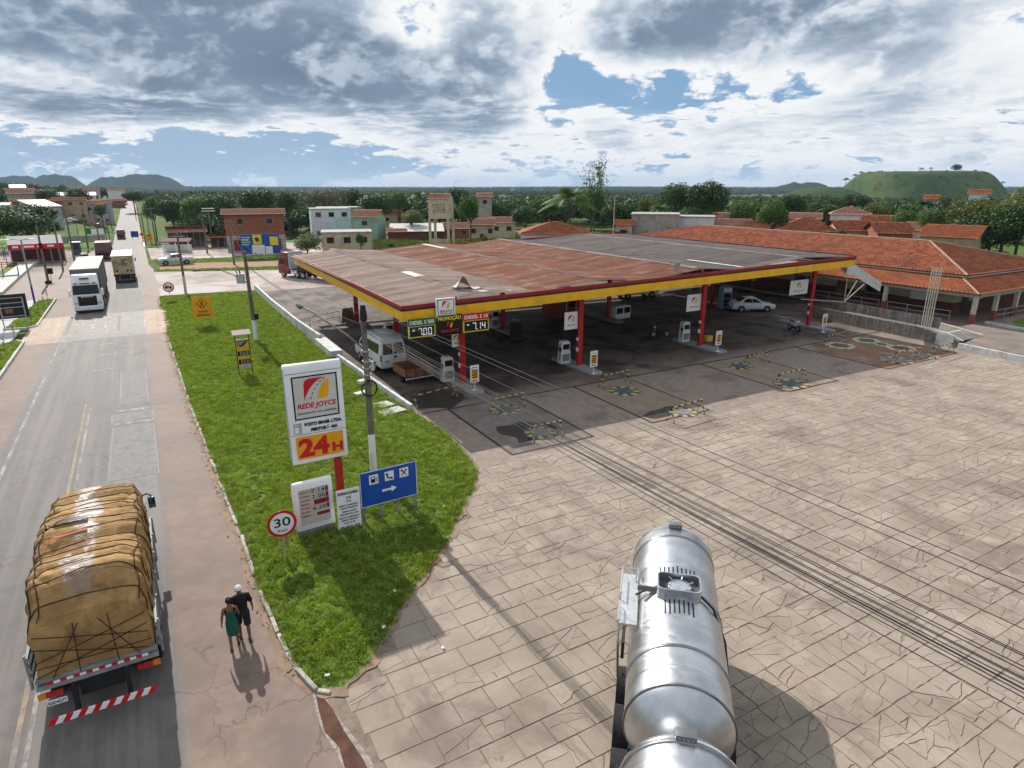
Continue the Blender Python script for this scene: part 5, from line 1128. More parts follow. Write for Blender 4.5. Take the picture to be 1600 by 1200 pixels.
# ---------------------------------------------------------------- vehicles
tyre_m = M('tyre', (.018, .018, .019), .85, .25, 8); rim_m = M('wheel_rim', (.30, .30, .31), .45, .15, metal=.6); rim_w = M('wheel_white', (.45, .44, .42), .5, .15)
lamp_r = M('tail_lamp', (.42, .015, .012), .25, .05, spec=.6); lamp_a = M('amber_lamp', (.65, .20, .01), .25, .05, spec=.6); lamp_w = M('headlamp', (.62, .64, .66), .12, .05, spec=.7)
def wheel(par, x, y, r_, w_, rim=rim_m):
    mb = MB(); mb.tube([(x-w_/2, y, r_), (x-w_/2+.03, y, r_), (x+w_/2-.03, y, r_), (x+w_/2, y, r_)], [r_*.88, r_, r_, r_*.88], 18); o = mb.build('wheel', tyre_m, par, smooth=40)
    s_ = 1 if x > 0 else -1; xx = x + s_*w_/2
    mb = MB(); mb.tube([(xx-s_*.02, y, r_), (xx+s_*.012, y, r_), (xx+s_*.012, y, r_), (xx+s_*.035, y, r_)], [r_*.62, r_*.58, r_*.25, r_*.18], 14); mb.build('rim', rim, o, smooth=40); return o
def shell(prof, w_, belt, top, ins_):     # side profile with tumblehome above the belt line
    def half(z): return w_/2 - (ins_*min(1, max(0, (z-belt)/(top-belt))) if z > belt else 0)
    n = len(prof); mb = MB()
    mb.add([(-half(z), y, z) for y, z in prof] + [(half(z), y, z) for y, z in prof], [list(range(n)), list(range(n, 2*n))[::-1]] + [(i, n+i, n+(i+1) % n, (i+1) % n) for i in range(n)])
    return mb, half
def side_panel(par, name, poly, half, mat, off=.008):
    for s_ in (-1, 1):
        mb = MB(); mb.poly([(s_*(half(z)+off), y, z) for y, z in poly]); mb.build(name, mat, par)
def cross_panel(par, name, pts, half, mat, inset=.12, off=(0, -.008, .004)):   # panel across the body between two profile points
    (y0, z0), (y1, z1) = pts; mb = MB()
    mb.poly([(-half(z0)+inset+off[0], y0+off[1], z0+off[2]), (half(z0)-inset+off[0], y0+off[1], z0+off[2]), (half(z1)-inset+off[0], y1+off[1], z1+off[2]), (-half(z1)+inset+off[0], y1+off[1], z1+off[2])]); return mb.build(name, mat, par)
def bxp(par, name, mat, *b6, bevel=None): mb = MB(); mb.box(*b6); return mb.build(name, mat, par, bevel=bevel)

# ---- loaded lorry on the highway
lor = thing('loaded_lorry', 'lorry driving away with a tall brown tarpaulin load roped down', 'truck', (-2.40, 16.25, 0))
LW, LL, Z0 = 1.22, 6.15, 1.32
import mathutils.noise as mnoise
def load_top(v): return 2.78 + .66*sstep(0, .15, v) - .14*sstep(.80, 1.0, v) + .09*math.sin(v*13) + .04*math.sin(v*29)
def load_pt(s_, v, out=0):
    zt_ = load_top(v); w_ = LW + .10*math.sin(math.pi*v)
    # section: up the left side, over the top, down the right side (superellipse shoulders)
    a = math.pi*(1 - s_); c, sn = math.cos(a), math.sin(a)
    e = .20
    x = w_*(abs(c)**e)*(1 if c > 0 else -1); z = Z0 + (zt_-Z0)*(sn**.30 if sn > 0 else 0)
    crown = .12*(1-(x/w_)**2); z += crown*(z-Z0)/(zt_-Z0)
    y = v*LL
    n1 = mnoise.fractal(Vector((x*.9, y*.8, z*.9)), 1.0, 2.0, 3); n2 = mnoise.noise(Vector((x*3.2+4, y*2.6, z*3)))
    cr_ = (1-abs(mnoise.noise(Vector((x*1.5+9, y*1.7, z*1.6)))))**5 + .6*(1-abs(mnoise.noise(Vector((x*2.6, y*3.4+3, z*2.2)))))**6
    rope = .03*abs(math.cos(y*math.pi/.47 + .8*n1))
    d_ = .08*n1 + .04*n2 + rope - .055*cr_ + out
    return Vector((x + d_*c*1.0, y, max(Z0-.05, z + d_*sn)))
mb = MB(); NU, NV = 110, 170
mb.grid(lambda u, v: load_pt(u, v), NU, NV)
def cap(v, sgn):
    def f(u, k):
        p = load_pt(u, v); c_ = Vector((p.x*.15, p.y, Z0 - .03)); q = p.lerp(c_, k)
        bul = sgn*(.10*math.sin(math.pi*min(1, k*1.2+.02)) + .05*mnoise.noise(Vector((q.x*2, q.z*2, 5))) + .03*math.sin(q.x*7+q.z*3))
        return Vector((q.x, p.y + (bul if k > 0 else 0), q.z))
    return f
mb.grid(cap(0, -1), NU, 14); mb.grid(cap(1, 1), NU, 10)
tm_, t, b = custom('tarpaulin')
co = t.n('ShaderNodeTexCoord').outputs['Object']; X, Y_, Z_ = t.sep(co)
n1 = t.noise(co, 1.3, 6, .62, .4); n2 = t.noise(t.v('MULTIPLY', co, (1, 1, .4)), 5, 5, .65); n3 = t.noise(co, .9, 4, .6, .8)
c = t.mix(t.sm(n1, .32, .68), (.255, .14, .052), (.43, .265, .105)); c = t.mix(t.m('MULTIPLY', t.sm(n2, .5, .72), .5), c, (.155, .085, .042))
mid_ = t.m('ADD', X, t.m('MULTIPLY', t.m('SUBTRACT', n3, .5), 1.0))
plas = t.m('MULTIPLY', t.m('MULTIPLY', t.sm(mid_, -.48, -.30), t.sm(mid_, .32, .12)), t.sm(Z_, 3.0, 3.2))
plas = t.m('MULTIPLY', plas, t.sm(n1, .36, .50))
c = t.mix(t.m('MULTIPLY', plas, .8), c, (.235, .165, .125))
seam = t.m('MULTIPLY', t.sm(t.m('ABSOLUTE', t.m('SUBTRACT', t.m('FRACT', t.m('MULTIPLY', Y_, .78)), .5)), .012, .004), .5)
c = t.mix(seam, c, (.10, .05, .025))
t.put(b.inputs['Base Color'], c); t.put(b.inputs['Roughness'], t.m('MULTIPLY_ADD', plas, -.5, .82)); t.put(b.inputs['Specular IOR Level'], t.m('MULTIPLY_ADD', plas, .4, .15))
bumpto(t, b, t.m('ADD', t.noise(t.v('MULTIPLY', co, (1.2, 3.0, 1.4)), 3.2, 6, .65, .8), t.m('MULTIPLY', n2, .4)), .05, .9)
mb.build('tarpaulin', tm_, lor, smooth=80)
rope_m = M('rope_dark', (.035, .024, .018), .9, .3, 8)
def rope(par, pts): mb = MB(); mb.tube(pts, .013, 5, caps=False); mb.build('rope', rope_m, par)
for i in range(13):
    v0 = .04 + .075*i; sl_ = random.uniform(-.02, .02); rope(lor, [load_pt(k/40, min(1, max(0, v0 + sl_*math.sin(k/40*math.pi*1.5))), .022) for k in range(41)])
for s_ in (.24, .40, .66): rope(lor, [load_pt(s_ + .025*math.sin(k*.7), k/36, .025) for k in range(37)])
def rear_pt(x, z): 
    return (x, -.17 - .03*math.cos(x*1.3), z)
for a, b_ in (((-1.2, 1.5), (1.15, 2.2)), ((-1.2, 2.3), (1.1, 1.5)), ((-1.15, 1.9), (1.15, 2.5)), ((-1.1, 2.6), (1.15, 1.95)), ((-1.2, 1.75), (1.2, 1.72)), ((-.35, 1.4), (-.3, 2.75)), ((.45, 1.4), (.4, 2.75)), ((-.9, 1.4), (-.2, 2.7)), ((.9, 1.4), (.2, 2.7))):
    rope(lor, [rear_pt(a[0]+(b_[0]-a[0])*k/8, a[1]+(b_[1]-a[1])*k/8) for k in range(9)])
mb = MB(); mb.grid(lambda u, v: load_pt(.42+.08*u, .55+.04*v, .04+.05*math.sin(u*9)), 8, 4); mb.build('torn_patch', black, lor, smooth=60)
mb = MB(); mb.grid(lambda u, v: load_pt(.42+.08*u, .43+.012*v+.03*u, .05+.03*math.sin(u*11)), 8, 3); mb.build('orange_rag', M('rag_orange', (.5, .09, .02), .7, .2), lor, smooth=60)
bed = M('bed_paint', (.24, .25, .25), .6, .25, 3, stain=(.12, .09, .07), stain_amt=.5)
bxp(lor, 'bed_floor', bed, -1.25, 1.25, 0, 6.15, 1.12, 1.3)
bxp(lor, 'rear_rail', bed, -1.27, 1.27, -.10, 0, 1.10, 1.22); bxp(lor, 'rear_rail', bed, -1.27, 1.27, -.09, 0, 1.30, 1.40)
for s_ in (-1, 1):
    for z in (1.35, 1.62, 1.9): bxp(lor, 'side_rail', bed, s_*1.33-.03, s_*1.33+.03, 0, 6.1, z, z+.12)
    for y in (.05, 1.2, 2.4, 3.6, 4.8, 6.0): bxp(lor, 'stake', bed, s_*1.37-.025, s_*1.37+.025, y, y+.08, 1.1, 2.05)
    mb = MB(); mb.box(s_*.95-.17, s_*.95+.17, -.13, -.08, .88, 1.02); tl_ = mb.build('tail_lamp', lamp_r, lor); bxp(tl_, 'indicator', lamp_a, s_*1.2-.08, s_*1.2+.08, -.132, -.08, .88, 1.02)
    bxp(lor, 'bumper_strut', dark, s_*.55-.05, s_*.55+.05, -.30, -.16, .45, 1.12)
    mb = MB(); mb.tube([(s_*1.0, 7.3, 2.25), (s_*1.3, 7.35, 2.35), (s_*1.42, 7.25, 2.3), (s_*1.42, 7.25, 2.15)], .025); arm = mb.build('mirror_arm', black, lor)
    mb = MB(); mb.box(s_*1.42-.11, s_*1.42+.11, 7.18, 7.28, 1.85, 2.25); mb.build('mirror', M('cab_teal', (.01, .16, .14), .3, .08, coat=.5), arm, bevel=.02); mb = MB(); mb.box(s_*1.42-.09, s_*1.42+.09, 7.165, 7.18, 2.0, 2.22); mb.build('mirror_glass', glass, arm)
    for y in (1.5, 2.75): wheel(lor, s_*1.02, y, .5, .52, rim_w)
    wheel(lor, s_*1.0, 7.0, .5, .3, rim_w)
bxp(lor, 'chassis', dark, -.45, .45, -.05, 7.6, .62, 1.1)
mb = MB()
for i in range(16): mb.k = i % 2; x = -1.05 + 2.1*i/16; mb.box(x, x+2.1/16, -.13, -.115, 1.235, 1.30)
mb.build('reflective_strip', [sign_red, sign_white], lor)
mb = MB(); n = 15
for i in range(n):
    mb.k = i % 2; x = -1.1 + 2.2*i/n; d_ = 2.2/n; sk = .10
    mb.add([(x-sk/2, -.55, .42), (x+d_-sk/2, -.55, .42), (x+d_+sk/2, -.55, .58), (x+sk/2, -.55, .58), (x-sk/2, -.50, .42), (x+d_-sk/2, -.50, .42), (x+d_+sk/2, -.50, .58), (x+sk/2, -.50, .58)], [(0, 1, 2, 3), (7, 6, 5, 4), (3, 2, 6, 7), (0, 4, 5, 1), (1, 5, 6, 2), (3, 7, 4, 0)])
mb.build('striped_bumper', [sign_red, sign_white], lor)
for s_ in (-1, 1): bxp(lor, 'bumper_arm', dark, s_*.55-.05, s_*.55+.05, -.50, -.16, .45, .55)
pl = bxp(lor, 'number_plate', sign_white, -1.12, -.72, -.20, -.18, .70, .84)
text('lettering', 'KID4277', .11, ink, pl, face_matrix((-.92, -.202, .77), (1, 0, 0), (0, 0, 1)), width=.36, bold=.02)
mb, half = shell([(6.3, .6), (7.85, .6), (7.9, 1.3), (7.75, 2.0), (7.5, 2.36), (6.4, 2.40), (6.3, 2.3)], 2.3, 1.5, 2.4, .15); mb.build('cab', M('cab_teal', (.01, .16, .14)), lor, bevel=.05)
side_panel(lor, 'side_window', [(6.7, 1.5), (7.6, 1.5), (7.45, 2.1), (6.7, 2.15)], half, glass)

# ---- stainless tank trailers beside the camera
st, t, b = custom('stainless')
co = t.n('ShaderNodeTexCoord').outputs['Object']; X, Y_, Z_ = t.sep(co)
ang = t.m('ARCTAN2', X, t.m('SUBTRACT', Z_, 2.28))
q = t.comb(t.m('MULTIPLY', ang, 1.2), t.m('MULTIPLY', Y_, 14), 0.0)
br = t.noise(q, 1.0, 5, .7); bl = t.noise(co, 1.4, 5, .6)
t.put(b.inputs['Base Color'], t.mix(t.sm(bl, .35, .7), (.44, .45, .47), (.62, .63, .65))); b.inputs['Metallic'].default_value = 1.0
t.put(b.inputs['Roughness'], t.m('ADD', t.m('MULTIPLY', br, .16), t.m('MULTIPLY_ADD', bl, .16, .20)))
bumpto(t, b, t.m('ADD', t.m('MULTIPLY', br, .35), t.noise(co, 2.2, 3, .5)), .008, .35)
strap_m = M('tank_strap', (.22, .22, .225), .4, .15, 3, metal=.8); plate_m = M('chequer_plate', (.62, .62, .63), .35, .15, 9, metal=.8, bump=.5, bscale=40)
def tank_ring(par, y, r_, name='band', w_=.07, mat=strap_m):
    mb = MB(); n = 48; zc = 2.28
    mb.grid(lambda u, v: ((r_+[0, .022, .022, 0][int(round(v*3))])*math.sin(u*2*math.pi), y + [-w_, -w_*.6, w_*.6, w_][int(round(v*3))], zc + (r_+[0, .022, .022, 0][int(round(v*3))])*math.cos(u*2*math.pi)), n, 3, True); mb.build(name, mat, par, smooth=50)
def tanker(label, loc, rz_, L, detail=True):
    o = thing('tank_trailer', label, 'tanker', loc, rz_); R_ = 1.08; zc = 2.28
    prof = [(-.62, .03), (-.60, .25), (-.53, .5), (-.40, .75), (-.24, .93), (-.10, 1.05), (-.02, R_-.01), (0, R_)]
    pts = prof + [(L*k/8, R_) for k in range(1, 9)] + [(L+.06, R_-.03), (L+.16, .98), (L+.26, .7), (L+.32, .35), (L+.34, .03)]
    mb = MB(); mb.tube([(0, y, zc) for y, r_ in pts], [r_ for y, r_ in pts], 64); mb.build('tank', st, o, smooth=50)
    for y in (.0, 1.12, 3.12, 5.6): 
        if y < L: tank_ring(o, y, R_, w_=.05 if y else .03)
    tank_ring(o, L-.04, R_, 'end_rim', .035, chrome)
    for y in (.55, 2.1, 4.3): 
        if y < L: tank_ring(o, y, R_+.0005-.0185, 'weld_seam', .02, chrome)
    mb = MB(); mb.box(-.18, .18, L-.10, L+.10, zc+R_-.01, zc+R_+.10); br_ = mb.build('lamp_bracket', M('bracket', (.2, .2, .2), .4, .1, metal=.6), o, bevel=.01)
    for k in range(4): bxp(br_, 'lamp', steel, -.14+.075*k, -.09+.075*k, L-.115, L-.10, zc+R_+.02, zc+R_+.07)
    yc = 3.12
    if L > 4:
        mb = MB(); w_, h = .50, .36
        def rrect(k, ww, hh, rad=.12): 
            out = []
            for cx, cy, a0 in ((ww-rad, hh-rad, 0), (-ww+rad, hh-rad, 90), (-ww+rad, -hh+rad, 180), (ww-rad, -hh+rad, 270)):
                for i in range(5): a = R(a0 + 22.5*i); out.append((cx + rad*math.cos(a), cy + rad*math.sin(a)))
            return out
        A_, B_ = rrect(0, w_, h), rrect(0, w_-.035, h-.035); n = len(A_); zt_ = zc+R_+.20; zb = zc+R_-.22
        mb.add([(x, yc+y, zb) for x, y in A_] + [(x, yc+y, zt_) for x, y in A_] + [(x, yc+y, zt_) for x, y in B_] + [(x, yc+y, zb+.15) for x, y in B_],
               [(i, (i+1) % n, n+(i+1) % n, n+i) for i in range(n)] + [(n+i, n+(i+1) % n, 2*n+(i+1) % n, 2*n+i) for i in range(n)] + [(2*n+i, 2*n+(i+1) % n, 3*n+(i+1) % n, 3*n+i) for i in range(n)])
        bx_ = mb.build('spill_box', st, o, smooth=40)
        mb = MB(); mb.poly([(x*.995, yc+y*.995, zc+R_+.02) for x, y in B_]); mb.build('box_floor', M('box_floor', (.07, .07, .075), .5, .2), bx_)
        mb = MB(); mb.tube([(.02, yc, zc+R_+.03), (.02, yc, zc+R_+.10), (.02, yc, zc+R_+.11), (.02, yc, zc+R_+.15)], [.27, .27, .25, .10], 24); ld = mb.build('manhole_lid', chrome, bx_, smooth=40)
        for k in range(6):
            a = k*math.pi/3+.3; mb = MB(); mb.tube([(.02+.22*math.cos(a), yc+.22*math.sin(a), zc+R_+.12), (.02+.33*math.cos(a), yc+.33*math.sin(a), zc+R_+.16)], .018, 5); mb.build('clamp', steel, ld)
        for (ya, yb) in ((yc+.62, yc+.95), (yc-.42, yc-.92)):
            for k in range(-4, 5):
                a = k*.105/R_*1.0; 
                if ya < yc and k in (-4, 4): continue
                x, z = (R_+.004)*math.sin(a), zc+(R_+.004)*math.cos(a); dx_ = .018
                mb = MB(); y1 = yb + random.uniform(-.04, .04); mb.add([(x-dx_*math.cos(a), ya, z+dx_*math.sin(a)), (x+dx_*math.cos(a), ya, z-dx_*math.sin(a)), (x+dx_*math.cos(a), y1, z-dx_*math.sin(a)), (x-dx_*math.cos(a), y1, z+dx_*math.sin(a))], [(0, 1, 2, 3)]); mb.build('slot_strip', black, o)  # narrow black strips ahead of and behind the manhole box
        # side platform with grab rails on the left
        mb = MB(); mb.box(-1.32, -.92, 2.1, 3.75, 2.92, 2.97); pf_ = mb.build('platform', plate_m, o)
        mb = MB(); mb.tube([(-1.34, 2.0, 2.95), (-1.34, 2.0, 3.12), (-1.34, 2.7, 3.12), (-1.34, 2.7, 2.95)], .02).tube([(-1.34, 3.0, 2.95), (-1.34, 3.0, 3.15), (-1.34, 4.1, 3.15), (-.95, 4.1, 3.15), (-.95, 3.75, 3.0)], .02); mb.build('grab_rail', chrome, pf_)
        mb = MB(); mb.box(-1.32, -1.0, 3.75, 4.2, 2.86, 2.90); mb.build('step', plate_m, pf_)
        mb = MB(); mb.box(-.95, -.5, yc-.02, yc+.02, zc+R_-.16, zc+R_-.02); mb.build('strut', strap_m, pf_)
        mb = MB(); mb.tube([(-.5, yc+.1, zc+R_-.05), (-.75, yc+.1, zc+R_-.22), (-1.0, yc+.15, 2.95)], .02); mb.tube([(.5, yc-.1, zc+R_-.05), (.8, yc-.25, zc+.82), (1.12, yc-.4, 2.35), (1.16, yc-1.2, 1.9), (1.16, yc-2.6, 1.75)], .025); mb.build('hose', dark, o)
        mb = MB(); mb.tube([(-1.3, 2.3, 2.9), (-1.34, 2.3, 2.2), (-1.3, 2.3, 1.3)], .025).tube([(-1.3, 2.7, 2.9), (-1.34, 2.7, 2.2), (-1.3, 2.7, 1.3)], .025)
        for k in range(5): mb.tube([(-1.33, 2.3, 1.45+.3*k), (-1.33, 2.7, 1.45+.3*k)], .018)
        mb.build('ladder', chrome, o)
    bxp(o, 'chassis', dark, -.5, .5, -.3, L-.2, .85, 1.3)
    mb = MB(); mb.tube([(-.4, 0, 1.2), (-.4, L, 1.2)], .09); mb.build('discharge_pipe', steel, o)
    for s_ in (-1, 1):
        for y in ((.1, 1.35, 2.6) if L > 4 else (.6, 1.8)):
            wheel(o, s_*1.0, y, .52, .5, rim_m)
            mb = MB(); mb.grid(lambda u, v: (s_*1.0 + (v-.5)*.6, y + .64*math.cos(math.pi*u), .55 + .62*math.sin(math.pi*u)), 10, 1); mb.build('mudguard', dark, o, smooth=60)
        bxp(o, 'side_guard', M('guard_black', (.03, .03, .03), .6, .1), s_*1.22-.04, s_*1.22+.04, 3.6, 5.4, .75, 1.25)
        bxp(o, 'cradle', dark, s_*.85-.1, s_*.85+.1, .2, L-.4, 1.0, 1.38)
    mb = MB(); mb.box(-1.18, -1.02, -.38, -.3, 1.25, 1.45).box(-1.0, -.8, -.38, -.3, 1.25, 1.45); mb.build('rear_lamp', black, o)
    return o
d_ = Vector((11.84-7.71, 11.59-6.99, 0)).normalized(); rz_t = math.atan2(d_.y, d_.x) - math.pi/2
tanker('polished steel tank trailer with manhole box on the cracked slabs', (7.80, 7.08, 0), rz_t, 6.10)
tanker('second polished tank trailer cut by the bottom edge of the photo', (7.80 - d_.x*6.95, 7.08 - d_.y*6.95, 0), rz_t, 5.7)

# ---- oncoming white lorry with curtain trailer
wl_ = thing('white_lorry', 'oncoming white lorry pulling a tan roofed trailer', 'truck', (-5.58, 77.9, 0))
cabw = M('cab_white', (.72, .73, .74), .3, .06, coat=.4)
mb, half = shell([(0, .45), (2.1, .45), (2.1, 3.55), (1.5, 3.85), (.75, 3.80), (.30, 3.2), (.22, 2.95), (.06, 1.95), (-.02, 1.5)], 2.5, 2.0, 3.85, .14); mb.build('cab', cabw, wl_, bevel=.06)
cross_panel(wl_, 'windscreen', ((.06, 1.92), (.215, 2.82)), half, glass, .10, (0, -.02, 0))
bxp(wl_, 'sun_visor', cabw, -1.1, 1.1, -.05, .25, 2.86, 3.18, bevel=.03)
mb = MB(); 
for x0, x1 in ((-.9, -.72), (-.66, -.6), (-.42, -.28), (-.24, -.12), (-.08, .04), (.08, .2), (.24, .4), (.62, .74), (.78, .94)): mb.box(x0, x1, -.056, -.05, 2.95, 3.1)
mb.build('visor_print', ink, wl_)
bxp(wl_, 'roof_intake', black, -.42, .42, .2, .34, 3.42, 3.58); bxp(wl_, 'grille', blk, -.82, .82, -.05, .02, .78, 1.75, bevel=.02)
for z in (.95, 1.15, 1.35, 1.55): bxp(wl_, 'grille_bar', M('grille_grey', (.06, .06, .06), .4, .1), -.8, .8, -.065, -.05, z, z+.03)
bg_ = bxp(wl_, 'badge', cabw, -.5, .5, -.07, -.05, 1.64, 1.76); text('lettering', 'SCANIA', .12, ink, bg_, fm(0, 1.70, -.074), width=.8, bold=.03)
bxp(wl_, 'bumper', cabw, -1.25, 1.25, -.15, .2, .32, .75, bevel=.05); bxp(wl_, 'lower_lip', dark, -1.2, 1.2, -.12, .2, .2, .32)
for s_ in (-1, 1):
    bxp(wl_, 'headlight', lamp_w, s_*1.0-.2, s_*1.0+.2, -.165, -.1, .55, .72); bxp(wl_, 'corner_vent', blk, s_*1.02-.16, s_*1.02+.16, -.04, .02, 1.0, 1.06)
    mb = MB(); mb.box(s_*1.42-.1, s_*1.42+.1, -.05, .12, 1.75, 2.45); mi_ = mb.build('mirror', cabw, wl_, bevel=.03); bxp(mi_, 'mirror_arm', black, min(s_*1.2, s_*1.42), max(s_*1.2, s_*1.42), .02, .06, 2.35, 2.4)
    for y in (1.1, 4.4, 5.7): wheel(wl_, s_*1.05, y, .5, .34)
    for y in (9.5, 13.0, 15.0): wheel(wl_, s_*1.05, y, .5, .34)
side_panel(wl_, 'side_window', [(.35, 2.05), (1.2, 2.05), (1.2, 2.75), (.5, 2.75)], half, glass)
tarp_g = M('curtain_grey', (.13, .13, .13), .6, .15, 1.2); tan_top = M('trailer_top', (.50, .44, .33), .7, .1, .6)
for (y0, y1) in ((2.5, 8.3), (8.5, 16.6)):
    bxp(wl_, 'trailer_body', tarp_g, -1.28, 1.28, y0, y1, 1.15, 4.15); bxp(wl_, 'trailer_roof', tan_top, -1.31, 1.31, y0-.03, y1+.03, 4.15, 4.25)
    for k in range(5): bxp(wl_, 'curtain_rib', M('rib_grey', (.09, .09, .09), .6, .1), 1.28, 1.30, y0+.2+k*(y1-y0-.5)/4, y0+.3+k*(y1-y0-.5)/4, 1.2, 4.1)
bxp(wl_, 'chassis', dark, -.5, .5, 1.5, 16.4, .7, 1.15)
# ---- box lorry driving away
bt = thing('box_lorry', 'dirty cream box lorry driving away ahead of the crossing', 'truck', (-2.50, 100.0, 0))
cream = M('box_cream', (.42, .33, .17), .7, .2, 1.0, stain=(.16, .12, .07), stain_amt=.8, stain_scale=.8)
bxp(bt, 'box_body', M('box_side', (.42, .43, .42), .6, .1), -1.22, 1.22, .03, 9.0, 1.0, 3.6); bxp(bt, 'box_roof', M('roof_alu', (.50, .52, .54), .45, .1), -1.24, 1.24, 0, 9.0, 3.6, 3.66)
for s_ in (-1, 1): bxp(bt, 'rear_door', cream, s_*.6-.59, s_*.6+.59, 0, .03, 1.25, 3.55)
bxp(bt, 'door_frame', dark, -1.24, 1.24, -.02, .03, 1.0, 1.25); bxp(bt, 'bumper', M('bumper_grey', (.1, .1, .1), .6, .1), -1.15, 1.15, -.1, .05, .45, .58)
text('lettering', 'IC', 1.0, M('logo_grey', (.06, .09, .09), .6, .1), bt, fm(.2, 2.85, -.006), width=.7, bold=.05)
mb = MB(); mb.T = fm(0, 0, -.008); cp = curve_pts((-.95, 3.15), (-.45, 2.35), (.85, 2.3), 14); lo_ = curve_pts((-.95, 3.15), (-.55, 2.15), (.85, 2.3), 14)
mb.add([(p[0], p[1], 0) for p in cp] + [(p[0], p[1], 0) for p in lo_], [(i, i+1, 15+i+1, 15+i) for i in range(14)]); mb.build('logo_swoosh', M('logo_grey', (.06, .09, .09)), bt)
for x in (.42, .88): mb = MB(); mb.T = fm(x, 1.68, -.006); mb.poly([(-.16, 0, 0), (0, -.16, 0), (.16, 0, 0), (0, .16, 0)]); mb.build('hazard_diamond', ink, bt)
bxp(bt, 'hazard_plate', ink, -.95, -.65, -.006, 0, 1.58, 1.8)
for s_ in (-1, 1):
    bxp(bt, 'tail_lamp', lamp_r, s_*1.0-.14, s_*1.0+.14, -.04, .03, .82, .96); wheel(bt, s_*1.0, 1.6, .48, .4); wheel(bt, s_*1.0, 2.8, .48, .4); wheel(bt, s_*1.0, 10.0, .48, .3); bxp(bt, 'mirror', black, s_*1.42-.08, s_*1.42+.08, 10.3, 10.4, 1.9, 2.4)
bxp(bt, 'chassis', dark, -.5, .5, .2, 10.5, .6, 1.0); mb, half = shell([(9.2, .5), (11.0, .5), (11.0, 2.0), (10.7, 2.9), (9.2, 2.9)], 2.3, 1.7, 2.9, .12); mb.build('cab', white, bt, bevel=.05)
# ---- oncoming red lorries
def red_lorry(label, x, y, z, body, rz_=0, sc_=1.0):
    o = thing('red_lorry', label, 'truck', (x, y, z), rz_); cab = M('cab_red', (.16, .012, .012), .35, .1, coat=.4)
    mb, half = shell([(0, .45), (2.0, .45), (2.0, 2.85), (1.6, 3.0), (.5, 2.98), (.18, 2.7), (.02, 1.75), (-.03, 1.3)], 2.45, 1.75, 3.0, .12); mb.build('cab', cab, o, bevel=.05)
    cross_panel(o, 'windscreen', ((.02, 1.72), (.185, 2.6)), half, glass, .12, (0, -.02, 0)); bxp(o, 'bumper', cab, -1.22, 1.22, -.12, .2, .35, .75, bevel=.04); bxp(o, 'grille', blk, -.8, .8, -.05, .02, .8, 1.3)
    for s_ in (-1, 1): bxp(o, 'headlight', lamp_w, s_*.95-.16, s_*.95+.16, -.135, -.1, .5, .68); bxp(o, 'mirror', black, s_*1.42-.09, s_*1.42+.09, -.02, .1, 1.7, 2.3); wheel(o, s_*1.0, 1.0, .48, .32); wheel(o, s_*1.0, 5.2, .48, .32); wheel(o, s_*1.0, 6.4, .48, .32)
    bxp(o, 'cargo_body', body, -1.22, 1.22, 2.3, 8.2, 1.0, 2.9); bxp(o, 'roof_panel', M('lorry_roof', (.45, .36, .33), .6, .1), -1.1, 1.1, .6, 1.9, 3.0, 3.06); bxp(o, 'chassis', dark, -.5, .5, 1.5, 8, .6, 1.0); return o
red_lorry('oncoming dark red lorry behind the white lorry', -5.95, 133.5, 0, M('cargo_brown', (.16, .10, .08), .7, .2))
x, y = at(181, 262); red_lorry('far red lorry coming down the hill on the highway', -5.6, y, rz(y), M('cargo_maroon', (.2, .03, .03), .7, .2))
x, y = at(189.5, 500); o = thing('white_bus', 'tiny white bus at the top of the climbing road', 'bus', (-5.2, y, rz(y)))
bxp(o, 'body', white, -1.3, 1.3, 0, 10, .4, 3.6, bevel=.1); bxp(o, 'windscreen', glass, -1.1, 1.1, -.02, 0, 1.6, 2.9)
for s_ in (-1, 1): wheel(o, s_*1.1, 2, .5, .3); wheel(o, s_*1.1, 8, .5, .3)

